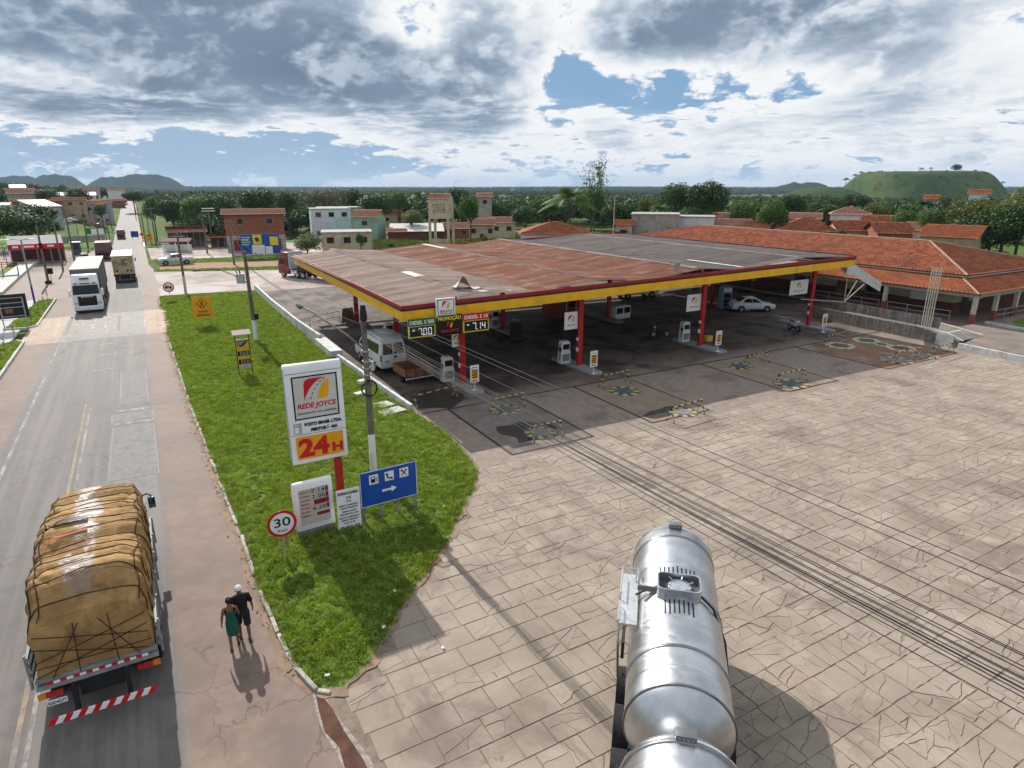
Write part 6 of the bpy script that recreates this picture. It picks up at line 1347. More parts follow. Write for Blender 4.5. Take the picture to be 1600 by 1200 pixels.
# ---- cars
def car(label, loc, rz_, kind='sedan', col=None, group=None):
    paint_ = col or M('car_white', (.66, .67, .67), .28, .04, coat=.5)
    o = thing({'sedan': 'sedan_car', 'pickup': 'pickup_truck', 'hatch': 'hatchback_car'}[kind], label, {'pickup': 'pickup'}.get(kind, 'car'), loc, rz_, group)
    if kind == 'pickup':
        prof = [(-2.6, .45), (2.55, .45), (2.62, .8), (2.5, 1.08), (1.3, 1.2), (.55, 1.74), (-.75, 1.76), (-1.0, 1.2), (-1.05, 1.15), (-2.62, 1.12), (-2.65, .7)]; w_, belt, top = 1.85, 1.12, 1.76
        win = [[(.95, 1.2), (.42, 1.64), (-.05, 1.66), (-.05, 1.18)], [(-.12, 1.18), (-.12, 1.66), (-.68, 1.66), (-.85, 1.2)]]; ws, rw = ((1.22, 1.22), (.6, 1.7)), ((-.99, 1.25), (-.78, 1.70)); ax = (1.6, -1.55); r_ = .37
    elif kind == 'sedan':
        prof = [(-2.2, .32), (2.15, .32), (2.25, .6), (2.15, .78), (1.05, .95), (.25, 1.42), (-.85, 1.45), (-1.55, 1.05), (-2.15, 1.0), (-2.27, .7)]; w_, belt, top = 1.74, .92, 1.45
        win = [[(.78, .99), (.18, 1.34), (-.22, 1.37), (-.22, .98)], [(-.28, .98), (-.28, 1.37), (-.8, 1.37), (-1.22, 1.05)]]; ws, rw = ((.98, .97), (.3, 1.40)), ((-1.5, 1.07), (-.92, 1.42)); ax = (1.35, -1.3); r_ = .32
    else:
        prof = [(-1.9, .32), (1.85, .32), (1.95, .6), (1.85, .8), (.95, .98), (.2, 1.5), (-1.2, 1.52), (-1.8, 1.05), (-1.95, .7)]; w_, belt, top = 1.68, .95, 1.52
        win = [[(.7, 1.0), (.15, 1.42), (-.3, 1.44), (-.3, 1.0)], [(-.36, 1.0), (-.36, 1.44), (-1.1, 1.44), (-1.4, 1.08)]]; ws, rw = ((.9, 1.0), (.26, 1.46)), ((-1.72, 1.1), (-1.26, 1.48)); ax = (1.2, -1.2); r_ = .31
    mb, half = shell(prof, w_, belt, top, .24); mb.build('body', paint_, o, bevel=.05)
    for k in win: side_panel(o, 'side_window', k, half, glass, .012)
    cross_panel(o, 'windscreen', ws, half, glass, .08, (0, .012, .014)); cross_panel(o, 'rear_window', rw, half, glass, .10, (0, -.012, .014))
    f, rr = max(p[0] for p in prof), min(p[0] for p in prof)
    for s_ in (-1, 1):
        for y in ax:
            wheel(o, s_*(w_/2-.10), y, r_, .22); mb = MB(); mb.cyl((s_*(w_/2+.004), y, r_), (s_*(w_/2-.05), y, r_), r_*1.18, n=18); mb.build('wheel_arch', blk, o)
        bxp(o, 'headlight', lamp_w, s_*(w_/2-.3)-.18, s_*(w_/2-.3)+.18, f-.12, f-.005, .62, .76); bxp(o, 'tail_lamp', lamp_r, s_*(w_/2-.2)-.14, s_*(w_/2-.2)+.14, rr+.0, rr+.12, .72, .92)
        bxp(o, 'door_mirror', paint_, s_*(w_/2+.08)-.09, s_*(w_/2+.08)+.09, ws[0][0]-.35, ws[0][0]-.23, belt+.05, belt+.18, bevel=.02)
        bxp(o, 'door_handle', blk, s_*(w_/2+.005)-.012, s_*(w_/2+.005)+.012, -.2, -.05, belt-.14, belt-.11)
    bxp(o, 'grille', blk, -.45, .45, f-.06, f+.004, .4, .56)
    if kind == 'pickup': bxp(o, 'bed_liner', blk, -.75, .75, -2.5, -1.15, 1.0, 1.135)
    return o
silver = M('car_silver', (.48, .50, .52), .28, .05, metal=.4, coat=.5)
q = G(273, 413); car('silver double cab pickup on the dirt track', (q.x+.2, q.y, 0), R(95), 'pickup', silver)
q = G(1180, 487); car('white sedan parked in the deep shade under the canopy', (q.x, q.y+.6, 0), R(-118))
q = G(1000, 466); car('white pickup standing at the back of the canopy', (q.x, q.y+.8, 0), R(-100), 'pickup')
for (px, dd, rz_, kd, cl, lb) in ((90, 285, 80, 'hatch', None, 'white car parked at the far houses left of the road'), (98, 292, 100, 'sedan', silver, 'silver car parked at the far houses left of the road'), (138, 300, 95, 'hatch', M('car_red', (.4, .02, .015), .3, .05, coat=.4), 'red car parked at the far houses left of the road'), (116, 296, 85, 'hatch', M('car_dark', (.03, .03, .035), .3, .05, coat=.4), 'dark car parked at the far houses left of the road')):
    x, y = at(px, dd); car(lb, (x, y, terr(x, y)-.05), R(rz_), kd, cl)
# ---- van and farm trailer by the low wall
vn = thing('white_van', 'white passenger van seen from behind at the low wall', 'van', (14.15, 41.6, 0), R(2))
vw = M('van_white', (.60, .62, .62), .35, .05, coat=.3)
mb, half = shell([(-.0, .42), (5.3, .42), (5.42, .8), (5.3, 1.15), (4.55, 1.35), (3.75, 2.25), (3.3, 2.45), (.35, 2.5), (.08, 2.3), (-.04, 1.0)], 2.0, 1.2, 2.5, .22); mb.build('body', vw, vn, bevel=.07)
for k in ([(.45, 1.35), (.45, 2.0), (1.75, 2.0), (1.75, 1.35)], [(1.85, 1.35), (1.85, 2.0), (3.05, 2.0), (3.05, 1.35)], [(3.2, 1.35), (3.2, 2.0), (3.75, 2.0), (4.25, 1.4)]): side_panel(vn, 'side_window', k, half, glass, .012)
for s_ in (-1, 1):
    mb = MB(); mb.poly([(s_*.05, -.02, 1.32), (s_*.78, -.02, 1.32), (s_*.70, .055, 2.08), (s_*.05, .055, 2.08)]); mb.build('rear_window', glass, vn)
    bxp(vn, 'tail_lamp', lamp_r, s_*.93-.05, s_*.93+.05, -.06, .02, .85, 1.3); wheel(vn, s_*.88, 1.1, .34, .24); wheel(vn, s_*.88, 4.4, .34, .24); mb = MB(); mb.box(s_*1.12-.08, s_*1.12+.08, 4.1, 4.25, 1.3, 1.6); mb.build('door_mirror', black, vn, bevel=.03)
    bxp(vn, 'side_trim', M('trim_black', (.05, .05, .05), .6, .1), s_*1.0-.015, s_*1.0+.015, 1.6, 3.9, .62, .72)
bxp(vn, 'rear_bumper', M('bumper_pale', (.42, .43, .43), .5, .1), -.95, .95, -.12, .02, .38, .55, bevel=.03); bxp(vn, 'door_seam', blk, -.008, .008, -.052, -.03, .6, 1.3); bxp(vn, 'lock_plate', blk, .05, .22, -.055, -.03, 1.02, 1.18); mb = MB(); mb.box(-.65, -.3, -.055, -.04, .75, .88); mb.build('number_plate', M('plate_grey', (.3, .32, .33), .5, .1), vn)
ct = thing('farm_trailer', 'small brown wooden farm trailer hitched behind the van', 'trailer', (14.6, 38.9, 0), R(3))
for s_ in (-1, 1):
    for k in range(3): bxp(ct, 'side_plank', wood, s_*1.0-.02, s_*1.0+.02, -.9, 1.2, .62+.17*k, .78+.17*k)
    wheel(ct, s_*.8 if s_ < 0 else .8, .1, .33, .22, dark)
for k in range(3): bxp(ct, 'end_plank', wood, -.98, .98, -.94, -.90, .62+.17*k, .78+.17*k); bxp(ct, 'end_plank', wood, -.98, .98, 1.20, 1.24, .62+.17*k, .78+.17*k)
for k in range(6): bxp(ct, 'floor_plank', wood, -.97+.325*k, -.97+.325*k+.31, -.9, 1.2, .55, .6)
for k in range(4): bxp(ct, 'post', M('post_dark', (.06, .04, .03), .8, .2), -1.0+.66*k, -.94+.66*k, -.97, -.94, .5, 1.15)
mb = MB()
for i in range(24): mb.k = i % 2; x = -1.02+2.04*i/24; mb.box(x, x+2.04/24, -1.0, -.94, .46, .53)
mb.build('striped_bar', [sign_white, lid_k], ct); mb = MB(); mb.tube([(-.3, 1.2, .5), (0, 2.4, .48), (.3, 1.2, .5)], .04); mb.build('drawbar', dark, ct)
# ---- red articulated lorry parked behind the canopy
rl = thing('parked_lorry', 'dark red articulated lorry parked behind the canopy corner with its door open', 'truck', (17.7, 97.6, 0), R(27))
cabr = M('cab_dark_red', (.17, .012, .015), .35, .1, coat=.4)
mb, half = shell([(-2.2, .5), (0, .5), (.05, 1.4), (-.1, 2.4), (-.45, 3.3), (-.9, 3.5), (-2.2, 3.5)], 2.45, 1.8, 3.5, .12); mb.build('cab', cabr, rl, bevel=.05); cross_panel(rl, 'windscreen', ((-.01, 1.85), (-.19, 2.7)), half, glass, .15, (0, .03, .01)); side_panel(rl, 'side_window', [(-.3, 1.9), (-1.2, 1.9), (-1.2, 2.6), (-.45, 2.6)], half, glass)
mb = MB(); mb.box(1.2, 2.6, -.75, -.68, .9, 2.9); mb.build('open_door', cabr, rl); bxp(rl, 'wind_deflector', M('deflector', (.38, .4, .42), .5, .1), -1.2, 1.2, -2.6, -2.35, 1.2, 3.6)
bxp(rl, 'fuel_tank', chrome, -1.2, -.75, -3.9, -2.6, .6, 1.1, bevel=.05); bxp(rl, 'chassis', M('chassis_red', (.35, .03, .03), .5, .1), -.5, .5, -16, -.3, .75, 1.1)
bxp(rl, 'trailer_body', M('trailer_dark', (.035, .033, .035), .5, .2), -1.25, 1.25, -17.5, -4.2, 1.15, 2.6)
for s_ in (-1, 1):
    for y in (-.9, -3.9, -5.1, -12.5, -13.8, -15.1): wheel(rl, s_*1.02, y, .5, .34, rim_w)
# ---- motorcycles
def motorbike(label, loc, rz_, col):
    o = thing('motorcycle', label, 'motorcycle', loc, rz_)
    for y in (-.62, .65):
        mb = MB(); mb.tube([(-.05, y, .3), (.05, y, .3)], .3, 16); w2 = mb.build('wheel', tyre_m, o); mb = MB(); mb.tube([(-.055, y, .3), (.055, y, .3)], .19, 12); mb.build('rim', rim_m, w2)
    mb = MB(); mb.prism([(-.75, .62), (-.2, .45), (.25, .45), (.45, .75), (.3, .95), (0, .82), (-.45, .8), (-.85, .78)], 'x', -.11, .11); mb.build('body', col, o, bevel=.04)
    mb = MB(); mb.prism([(-.7, .8), (.0, .8), (-.05, .88), (-.7, .9)], 'x', -.12, .12); mb.build('seat', black, o, bevel=.02); bxp(o, 'engine', dark, -.14, .14, -.2, .25, .25, .48)
    mb = MB(); mb.tube([(0, .65, .3), (0, .48, .95)], .04); mb.tube([(-.36, .38, 1.08), (0, .46, 1.0), (.36, .38, 1.08)], .022); mb.build('fork', steel, o); bxp(o, 'headlight', lamp_w, -.09, .09, .52, .62, .85, 1.0, bevel=.03)
q = G(1240, 517); motorbike('white motorcycle parked at the fourth pump island', (q.x, q.y, 0), R(160), M('bike_white', (.6, .6, .6), .35, .05))
q = G(132, 405); motorbike('dark motorcycle by the roadside booth beyond the white lorry', (q.x, q.y, 0), R(70), M('bike_black', (.03, .03, .03), .35, .05))
q = G(1031, 527); motorbike('dark motorcycle in deep shade behind the third column', (q.x, q.y, 0), R(75), M('bike_black', (.03, .03, .03)))
# ---------------------------------------------------------------- the couple walking on the shoulder
skin = M('skin_brown', (.20, .095, .055), .55, .12, 4, spec=.35); skin2 = M('skin_deep', (.16, .075, .045), .55, .12, 4, spec=.35)
def body_mesh(name, joints, edges, mat, parent, sub=2):
    names = list(joints); me = bpy.data.meshes.new(name)
    me.from_pydata([joints[n][0] for n in names], [(names.index(a), names.index(b_)) for a, b_ in edges], [])
    o = link(name, me); me.materials.append(mat)
    md = o.modifiers.new('skin', 'SKIN'); md.use_smooth_shade = True; md.branch_smoothing = .4
    for i, n in enumerate(names):
        r_ = joints[n][1]; me.skin_vertices[0].data[i].radius = r_ if isinstance(r_, tuple) else (r_, r_)
    me.skin_vertices[0].data[names.index('pelvis')].use_root = True
    sd = o.modifiers.new('sub', 'SUBSURF'); sd.levels = sub; sd.render_levels = sub
    dg = bpy.context.evaluated_depsgraph_get(); ev = o.evaluated_get(dg); m2 = bpy.data.meshes.new_from_object(ev)
    bpy.data.objects.remove(o); m2.name = name; m2.shade_smooth(); m2.materials.clear(); m2.materials.append(mat)
    return link(name, m2, parent)
def hand(joints, edges, w_, elbow, side, pre):
    wv = Vector(w_); dr = (wv - Vector(elbow)).normalized(); fwd_ = Vector((0, 1, 0)); sd_ = dr.cross(fwd_).normalized()
    pm = wv + dr*.045; joints[pre+'palm'] = (tuple(pm), (.030, .018)); edges.append((pre+'wrist', pre+'palm'))
    kn = wv + dr*.085; joints[pre+'knuckle'] = (tuple(kn), (.030, .016)); edges.append((pre+'palm', pre+'knuckle'))
    for k, (off, ln_) in enumerate(((-.026, .062), (-.009, .072), (.009, .067), (.025, .052))):
        a = kn + fwd_*off*1.0 + dr*.02; c = a + dr*ln_*.55 - sd_*.012*side; e = c + dr*ln_*.4 - sd_*.022*side
        for nm, p in (('a', a), ('b', c), ('c', e)): joints['%sf%d%s' % (pre, k, nm)] = (tuple(p), .0085)
        edges += [(pre+'knuckle', '%sf%da' % (pre, k)), ('%sf%da' % (pre, k), '%sf%db' % (pre, k)), ('%sf%db' % (pre, k), '%sf%dc' % (pre, k))]
    t1 = pm + fwd_*.034 - dr*.01; t2 = t1 + fwd_*.018 + dr*.032
    joints[pre+'t1'] = (tuple(t1), .011); joints[pre+'t2'] = (tuple(t2), .009); edges += [(pre+'palm', pre+'t1'), (pre+'t1', pre+'t2')]
def figure(name, label, loc, rz_, H_, skin_, stride, arms, female=False):
    s_ = H_/1.75; P_ = thing(name, label, 'person', loc, rz_)
    sh = .165 if female else .195; hp = .095
    J = {'pelvis': ((0, 0, .95), (.135, .10)), 'waist': ((0, .0, 1.08), (.115 if female else .13, .085)), 'chest': ((0, .015, 1.28), (.135 if female else .16, .10)), 'neckb': ((0, .0, 1.44), (.07, .06)), 'neck': ((0, .012, 1.50), .048), 'head': ((0, .03, 1.60), (.075, .09)), 'crown': ((0, .025, 1.70), (.066, .075))}
    E_ = [('pelvis', 'waist'), ('waist', 'chest'), ('chest', 'neckb'), ('neckb', 'neck'), ('neck', 'head'), ('head', 'crown')]
    for k, sd_ in (('l', -1), ('r', 1)):
        st = stride*(1 if k == 'l' else -1)
        J[k+'hip'] = ((sd_*hp, .0, .90), .088); J[k+'knee'] = ((sd_*(hp+.005), .03+st*.20, .50), .055); J[k+'calf'] = ((sd_*(hp+.003), -.01+st*.22, .36), .053)
        J[k+'ankle'] = ((sd_*hp, -.04+st*.26, .09 if st >= 0 else .12), .036); J[k+'heel'] = ((sd_*hp, -.06+st*.26, .035 if st >= 0 else .07), .035); J[k+'ball'] = ((sd_*(hp+.012), .10+st*.26, .03), (.042, .026)); J[k+'toe'] = ((sd_*(hp+.016), .16+st*.26, .022), (.036, .018))
        E_ += [('pelvis', k+'hip'), (k+'hip', k+'knee'), (k+'knee', k+'calf'), (k+'calf', k+'ankle'), (k+'ankle', k+'heel'), (k+'ankle', k+'ball'), (k+'ball', k+'toe')]
        eb, wr = arms[k]
        J[k+'shoulder'] = ((sd_*sh, .0, 1.41), .055 if female else .062); J[k+'elbow'] = (eb, .040); J[k+'fore'] = (tuple((Vector(eb)*.55+Vector(wr)*.45)), .036); J[k+'wrist'] = (wr, .024)
        E_ += [('neckb', k+'shoulder'), (k+'shoulder', k+'elbow'), (k+'elbow', k+'fore'), (k+'fore', k+'wrist')]; hand(J, E_, wr, eb, sd_, k)
    bd = body_mesh('body', J, E_, skin_, P_); P_.scale = (s_,)*3
    return P_, J
def ell(mb, c, r_, nu=16, nv=10, cut=None):
    mb.grid(lambda u, v: (c[0]+r_[0]*math.sin(math.pi*v)*math.cos(2*math.pi*u), c[1]+r_[1]*math.sin(math.pi*v)*math.sin(2*math.pi*u), c[2]+r_[2]*math.cos(math.pi*v)), nu, nv, True)
def face(P_, sk, hair_m):
    mb = MB(); ell(mb, (0, .118, 1.605), (.014, .02, .024)); mb.build('nose', sk, P_, smooth=80)
    for s_ in (-1, 1):
        mb = MB(); ell(mb, (s_*.032, .108, 1.632), (.014, .008, .008), 10, 6); mb.build('eye', M('eye_dark', (.03, .02, .015), .2, 0), P_, smooth=80)
        mb = MB(); ell(mb, (s_*.082, .02, 1.612), (.012, .02, .03), 10, 6); mb.build('ear', sk, P_, smooth=80)
    mb = MB(); ell(mb, (0, .112, 1.562), (.024, .008, .008), 10, 6); mb.build('mouth', M('lip', (.14, .05, .045), .5, .05), P_, smooth=80)
def lathe_cloth(par, name, mat, rows, n=28, fold=0.0, smooth=70):        # rows of (z, rx, ry, cy)
    mb = MB(); m_ = len(rows)-1
    mb.grid(lambda u, v: (lambda r_: (r_[1]*math.cos(2*math.pi*u)*(1+fold*math.sin(u*2*math.pi*7+r_[0]*9)), r_[3]+r_[2]*math.sin(2*math.pi*u)*(1+fold*math.sin(u*2*math.pi*7+r_[0]*9)), r_[0]))(rows[int(round(v*m_))]), n, m_, True); return mb.build(name, mat, par, smooth=smooth)
# man: black shirt, dark shorts, white cap; woman: strapless green dress, hair up
q = G(384, 999)
man, J = figure('person', 'man in black shirt, dark shorts and white cap walking away on the shoulder', (q.x, q.y, 0), R(3), 1.78, skin2, .55, {'l': ((-.235, -.05, 1.14), (-.225, .02, .90)), 'r': ((.275, .02, 1.14), (.30, .10, .92))})
face(man, skin2, None)
lathe_cloth(man, 'shirt', M('shirt_black', (.012, .012, .014), .85, .2, 6), [(.90, .165, .125, 0), (1.0, .165, .12, 0), (1.12, .168, .118, 0), (1.26, .192, .128, .01), (1.36, .205, .122, .005), (1.43, .215, .10, 0), (1.475, .15, .088, 0), (1.505, .07, .066, .005)], fold=.02)
for s_, k in ((-1, 'l'), (1, 'r')):
    a, e = Vector(J[k+'shoulder'][0]), Vector(J[k+'elbow'][0]); mb = MB(); mb.tube([a + Vector((-s_*.05, 0, .02)), a, a.lerp(e, .4), a.lerp(e, .78)], [.06, .072, .066, .068], 12); mb.build('sleeve', M('shirt_black', (.012, .012, .014)), man, smooth=60)
    h_, kn = Vector(J[k+'hip'][0]), Vector(J[k+'knee'][0]); mb = MB(); mb.tube([h_ + Vector((0, 0, .06)), h_, h_.lerp(kn, .5), h_.lerp(kn, .93)], [.10, .108, .10, .095], 14); mb.build('shorts_leg', M('shorts_navy', (.016, .018, .028), .85, .2, 6), man, smooth=60)
    f = Vector(J[k+'ball'][0]); mb = MB(); mb.prism([(f.x-.05, f.y-.19), (f.x+.05, f.y-.19), (f.x+.055, f.y+.06), (f.x, f.y+.1), (f.x-.055, f.y+.06)], 'z', 0, .02); mb.build('sandal', M('sandal_dark', (.05, .03, .02), .7, .1), man)
lathe_cloth(man, 'shorts', M('shorts_navy', (.016, .018, .028)), [(.84, .17, .125, 0), (.92, .168, .125, 0), (.99, .16, .118, 0)])
cap_ = M('cap_white', (.72, .68, .66), .8, .06, 5)
mb = MB(); mb.grid(lambda u, v: (.096*math.sin(math.pi*.52*v)*math.cos(2*math.pi*u), .02+.108*math.sin(math.pi*.52*v)*math.sin(2*math.pi*u), 1.655+.115*math.cos(math.pi*.52*v)), 20, 8, True); cp_ = mb.build('cap', cap_, man, smooth=60)
mb = MB(); mb.grid(lambda u, v: ((.085*math.cos(math.pi*u)), .09+(.02+.075*v)*math.sin(math.pi*u)+.02*v, 1.66-.015*v), 10, 3); mb.build('cap_peak', cap_, cp_, smooth=60)
q = G(369, 1011)
wom, J = figure('person', 'woman in a strapless green dress with dark hair up, walking arm in arm', (q.x-.02, q.y, 0), R(-4), 1.64, skin, -.5, {'l': ((-.235, -.02, 1.15), (-.27, .04, .90)), 'r': ((.215, .05, 1.15), (.235, .14, 1.0))}, True)
face(wom, skin, None)
lathe_cloth(wom, 'dress', M('dress_green', (.012, .085, .055), .8, .2, 7), [(.50, .165, .15, .0), (.56, .168, .152, 0), (.66, .172, .15, 0), (.80, .178, .148, 0), (.93, .176, .142, -.01), (1.02, .15, .118, -.005), (1.10, .138, .108, 0), (1.20, .155, .118, .01), (1.28, .165, .122, .015), (1.315, .16, .115, .015)], fold=.03)
hair = M('hair_black', (.014, .011, .010), .6, .2, 20)
mb = MB(); mb.grid(lambda u, v: (.090*math.sin(math.pi*.62*v)*math.cos(2*math.pi*u), .008+.103*math.sin(math.pi*.62*v)*math.sin(2*math.pi*u), 1.645+.115*math.cos(math.pi*.62*v)), 20, 9, True); hr = mb.build('hair', hair, wom, smooth=70)
mb = MB(); ell(mb, (0, -.085, 1.70), (.055, .05, .05)); mb.build('hair_bun', hair, hr, smooth=70)
for k in ('l', 'r'):
    f = Vector(J[k+'ball'][0]); mb = MB(); mb.prism([(f.x-.042, f.y-.18), (f.x+.042, f.y-.18), (f.x+.048, f.y+.05), (f.x, f.y+.09), (f.x-.048, f.y+.05)], 'z', 0, .018); mb.build('sandal', M('sandal_dark', (.05, .03, .02)), wom)
# ---------------------------------------------------------------- tiled roofs
def tilemat(name, c1, c2, dirt):
    m, t, b = custom(name); co = t.n('ShaderNodeTexCoord').outputs['Object']
    vc = t.n('ShaderNodeTexVoronoi'); t.put(vc.inputs['Vector'], t.v('MULTIPLY', co, (1, 1, .5))); vc.inputs['Scale'].default_value = 2.2
    vr, vg, vb = t.sep(vc.outputs['Color']); n1 = t.noise(co, .35, 6, .65, .3); n2 = t.noise(co, 2.2, 5, .65)
    c = t.mix(vr, c1, c2); c = t.mix(t.m('MULTIPLY', t.sm(n1, .46, .68), .6), c, dirt); c = t.mix(t.m('MULTIPLY', t.sm(n2, .58, .72), .45), c, tuple(x*.55 for x in dirt))
    t.put(b.inputs['Base Color'], c); b.inputs['Roughness'].default_value = .9; b.inputs['Specular IOR Level'].default_value = .1; return m
tile_old = tilemat('clay_tile_weathered', (.26, .075, .04), (.43, .155, .085), (.17, .07, .05)); tile_new = tilemat('clay_tile_orange', (.33, .098, .042), (.45, .16, .075), (.22, .08, .045)); tile_pink = tilemat('clay_tile_faded', (.36, .17, .11), (.47, .255, .18), (.24, .14, .105))
def tile_plane(name, P0, U, V, W_, L_, keep, mat, parent, col=.36, course=.46, amp=.09, step=.06, stuff=True):
    """one slope: barrel columns run down the slope V, courses overlap; keep(s,t) cuts hips"""
    U, V, P0 = Vector(U).normalized(), Vector(V).normalized(), Vector(P0); Nn = U.cross(V).normalized()
    if Nn.z < 0: Nn = -Nn
    nc = max(1, int(W_/col)); nk = max(1, int(L_/course)); k = 4
    ss = np.linspace(0, W_, nc*k+1); prof = amp*np.abs(np.sin(np.pi*np.arange(nc*k+1)/k*1.0))
    ts = []; off = []
    for i in range(nk): ts += [L_*i/nk, L_*(i+1)/nk - .004]; off += [step, 0.0]
    ts, off = np.array(ts), np.array(off)
    S_, T_ = np.meshgrid(ss, ts, indexing='ij'); jit = rng.normal(0, .006, S_.shape); O_ = prof[:, None] + off[None, :] + jit + .02*np.sin(S_*.35)*np.sin(T_*.5)
    co_ = (np.array(P0)[None, None] + S_[..., None]*np.array(U) + T_[..., None]*np.array(V) + O_[..., None]*np.array(Nn)).reshape(-1, 3)
    ns, nt_ = len(ss), len(ts); I, J = np.meshgrid(np.arange(ns-1), np.arange(nt_-1), indexing='ij'); I, J = I.ravel(), J.ravel()
    cs, ct = (ss[I]+ss[I+1])/2, (ts[J]+ts[J+1])/2
    ok = np.array([keep(a, c) for a, c in zip(cs, ct)]) if keep else np.ones(len(I), bool)
    I, J = I[ok], J[ok]; a = I*nt_+J; quads = np.stack([a, a+nt_, a+nt_+1, a+1], 1)
    me = bpy.data.meshes.new(name); me.vertices.add(len(co_)); me.vertices.foreach_set('co', co_.ravel())
    me.loops.add(quads.size); me.loops.foreach_set('vertex_index', quads.ravel().astype(np.int32)); me.polygons.add(len(quads)); me.polygons.foreach_set('loop_start', (np.arange(len(quads))*4).astype(np.int32)); me.update(calc_edges=True)
    me.materials.append(mat); o = link(name, me, parent)
    if stuff: o['kind'] = 'stuff'
    return o
def ridge_tiles(parent, a, b_, mat, r_=.13, seg=.5):
    a, b_ = Vector(a), Vector(b_); n = max(1, int((b_-a).length/seg)); mb = MB()
    for i in range(n): mb.tube([a.lerp(b_, i/n), a.lerp(b_, (i+1.08)/n)], [r_*1.1, r_*.9], 7, caps=False)
    o = mb.build('ridge_tiles', mat, parent, smooth=50); o['kind'] = 'stuff'; return o
# ---------------------------------------------------------------- restaurant building with veranda
bl = thing('veranda_building', 'long single storey building with red tiled roofs and a columned veranda', 'building')
cream_w = M('wall_cream', (.50, .41, .27), .85, .12, 1.0, stain=(.28, .22, .15), stain_amt=.5, stain_scale=.7); maroon_w = M('wall_maroon', (.135, .042, .034), .8, .15, 1.0, stain=(.07, .03, .025), stain_amt=.4)
soff = M('soffit_grey', (.36, .34, .30), .85, .15)
lip = M('ridge_mortar', (.34, .22, .165), .9, .25, 3)
FX0, FY0 = 69.2, 33.2                          # inner wall corner
for (nm, m_, z0, z1) in (('upper_wall', cream_w, 1.35, 3.95), ('lower_wall', maroon_w, .25, 1.35)):
    mb = MB(); mb.box(FX0, FX0+.2, FY0, 84, z0, z1).box(FX0+.2, 86, FY0, FY0+.2, z0, z1); mb.build(nm, m_, bl)
mb = MB(); mb.box(68.75, 69.0, 32.7, 84, 3.7, 4.35).box(69.0, 86.5, 32.7, 32.95, 3.7, 4.35); mb.build('clerestory', M('wall_ochre_brown', (.32, .20, .13), .85, .15), bl)  # brown ochre wall band between the two roofs
mb = MB(); mb.box(65.3, FX0, 29.3, 84, .0, .25).box(FX0, 86, 29.3, FY0, .0, .25); mb.build('veranda_floor', M('veranda_tile', (.22, .15, .12), .7, .2, 2), bl)
UE, UR = 4.22, 6.45; x0, y0, xr, ya, yb_, x1 = 68.2, 31.9, 77.6, 40.9, 75.5, 87.0
sl = math.hypot(xr-x0, UR-UE); V = (xr-x0, 0, UR-UE)
tile_plane('roof_tiles', (x0, 84.5, UE), (0, -1, 0), V, 84.5-y0, sl, lambda s_, t_: t_/sl*(84.5-yb_) < s_ < 84.5-y0 - t_/sl*(ya-y0), tile_old, bl)
sl2 = math.hypot(ya-y0, UR-UE); tile_plane('roof_tiles', (x0, y0, UE), (1, 0, 0), (0, ya-y0, UR-UE), x1-x0, sl2, lambda s_, t_: t_/sl2*(xr-x0) < s_ < x1-x0 - t_/sl2*(x1-xr), tile_old, bl)
tile_plane('roof_tiles', (x1, y0, UE), (0, 1, 0), (xr-x1, 0, UR-UE), 84.5-y0, sl, lambda s_, t_: t_/sl*(ya-y0) < s_ < 84.5-y0 - t_/sl*(84.5-yb_), tile_old, bl, .6, .8)
tile_plane('roof_tiles', (x1, 84.5, UE), (-1, 0, 0), (0, yb_-84.5, UR-UE), x1-x0, sl2, lambda s_, t_: t_/sl2*(x1-xr) < s_ < x1-x0 - t_/sl2*(xr-x0), tile_old, bl, .6, .8)
ridge_tiles(bl, (xr, ya, UR+.06), (xr, yb_, UR+.06), lip); ridge_tiles(bl, (x0, y0, UE+.06), (xr, ya, UR+.06), lip); ridge_tiles(bl, (x1, y0, UE+.06), (xr, ya, UR+.06), lip); ridge_tiles(bl, (x0, 84.5, UE+.06), (xr, yb_, UR+.06), tile_old)
mb = MB(); mb.box(x0+.02, x0+.12, y0, 84.4, UE-.16, UE-.02).box(x0+.12, x1, y0+.02, y0+.12, UE-.16, UE-.02); mb.build('eave_board', soff, bl)
e0x, e0y, LE, LT = 65.05, 29.15, 3.02, 3.98; tx, ty = 68.75, 32.7
sl = math.hypot(tx-e0x, LT-LE); tile_plane('veranda_tiles', (e0x, 84.5, LE), (0, -1, 0), (tx-e0x, 0, LT-LE), 84.5-e0y, sl, lambda s_, t_: s_ < 84.5-e0y - t_/sl*(ty-e0y), tile_new, bl)
sl2 = math.hypot(ty-e0y, LT-LE); tile_plane('veranda_tiles', (e0x, e0y, LE), (1, 0, 0), (0, ty-e0y, LT-LE), 86.5-e0x, sl2, lambda s_, t_: s_ > t_/sl2*(tx-e0x), tile_new, bl)
ridge_tiles(bl, (e0x, e0y, LE+.06), (tx, ty, LT+.06), lip, .11)
mb = MB(); mb.box(e0x+.35, e0x+.55, e0y+.35, 84, LE-.32, LE-.05).box(e0x+.55, 86, e0y+.35, e0y+.55, LE-.32, LE-.05); mb.build('veranda_beam', soff, bl)
mb = MB(); mb.add([(54.6, 44, 4.9), (65.2, 44, 4.15), (65.2, 66, 4.15), (54.6, 66, 4.9), (54.6, 44, 4.8), (65.2, 44, 4.05), (65.2, 66, 4.05), (54.6, 66, 4.8)], [(0, 1, 2, 3), (7, 6, 5, 4), (0, 4, 5, 1), (1, 5, 6, 2), (2, 6, 7, 3), (3, 7, 4, 0)]); mb.build('unseen_shade_roof', M('shade_roof_sheet', (.22, .20, .18), .8, .2, 1), bl)  # unseen roof, added to shade the gap between canopy and veranda
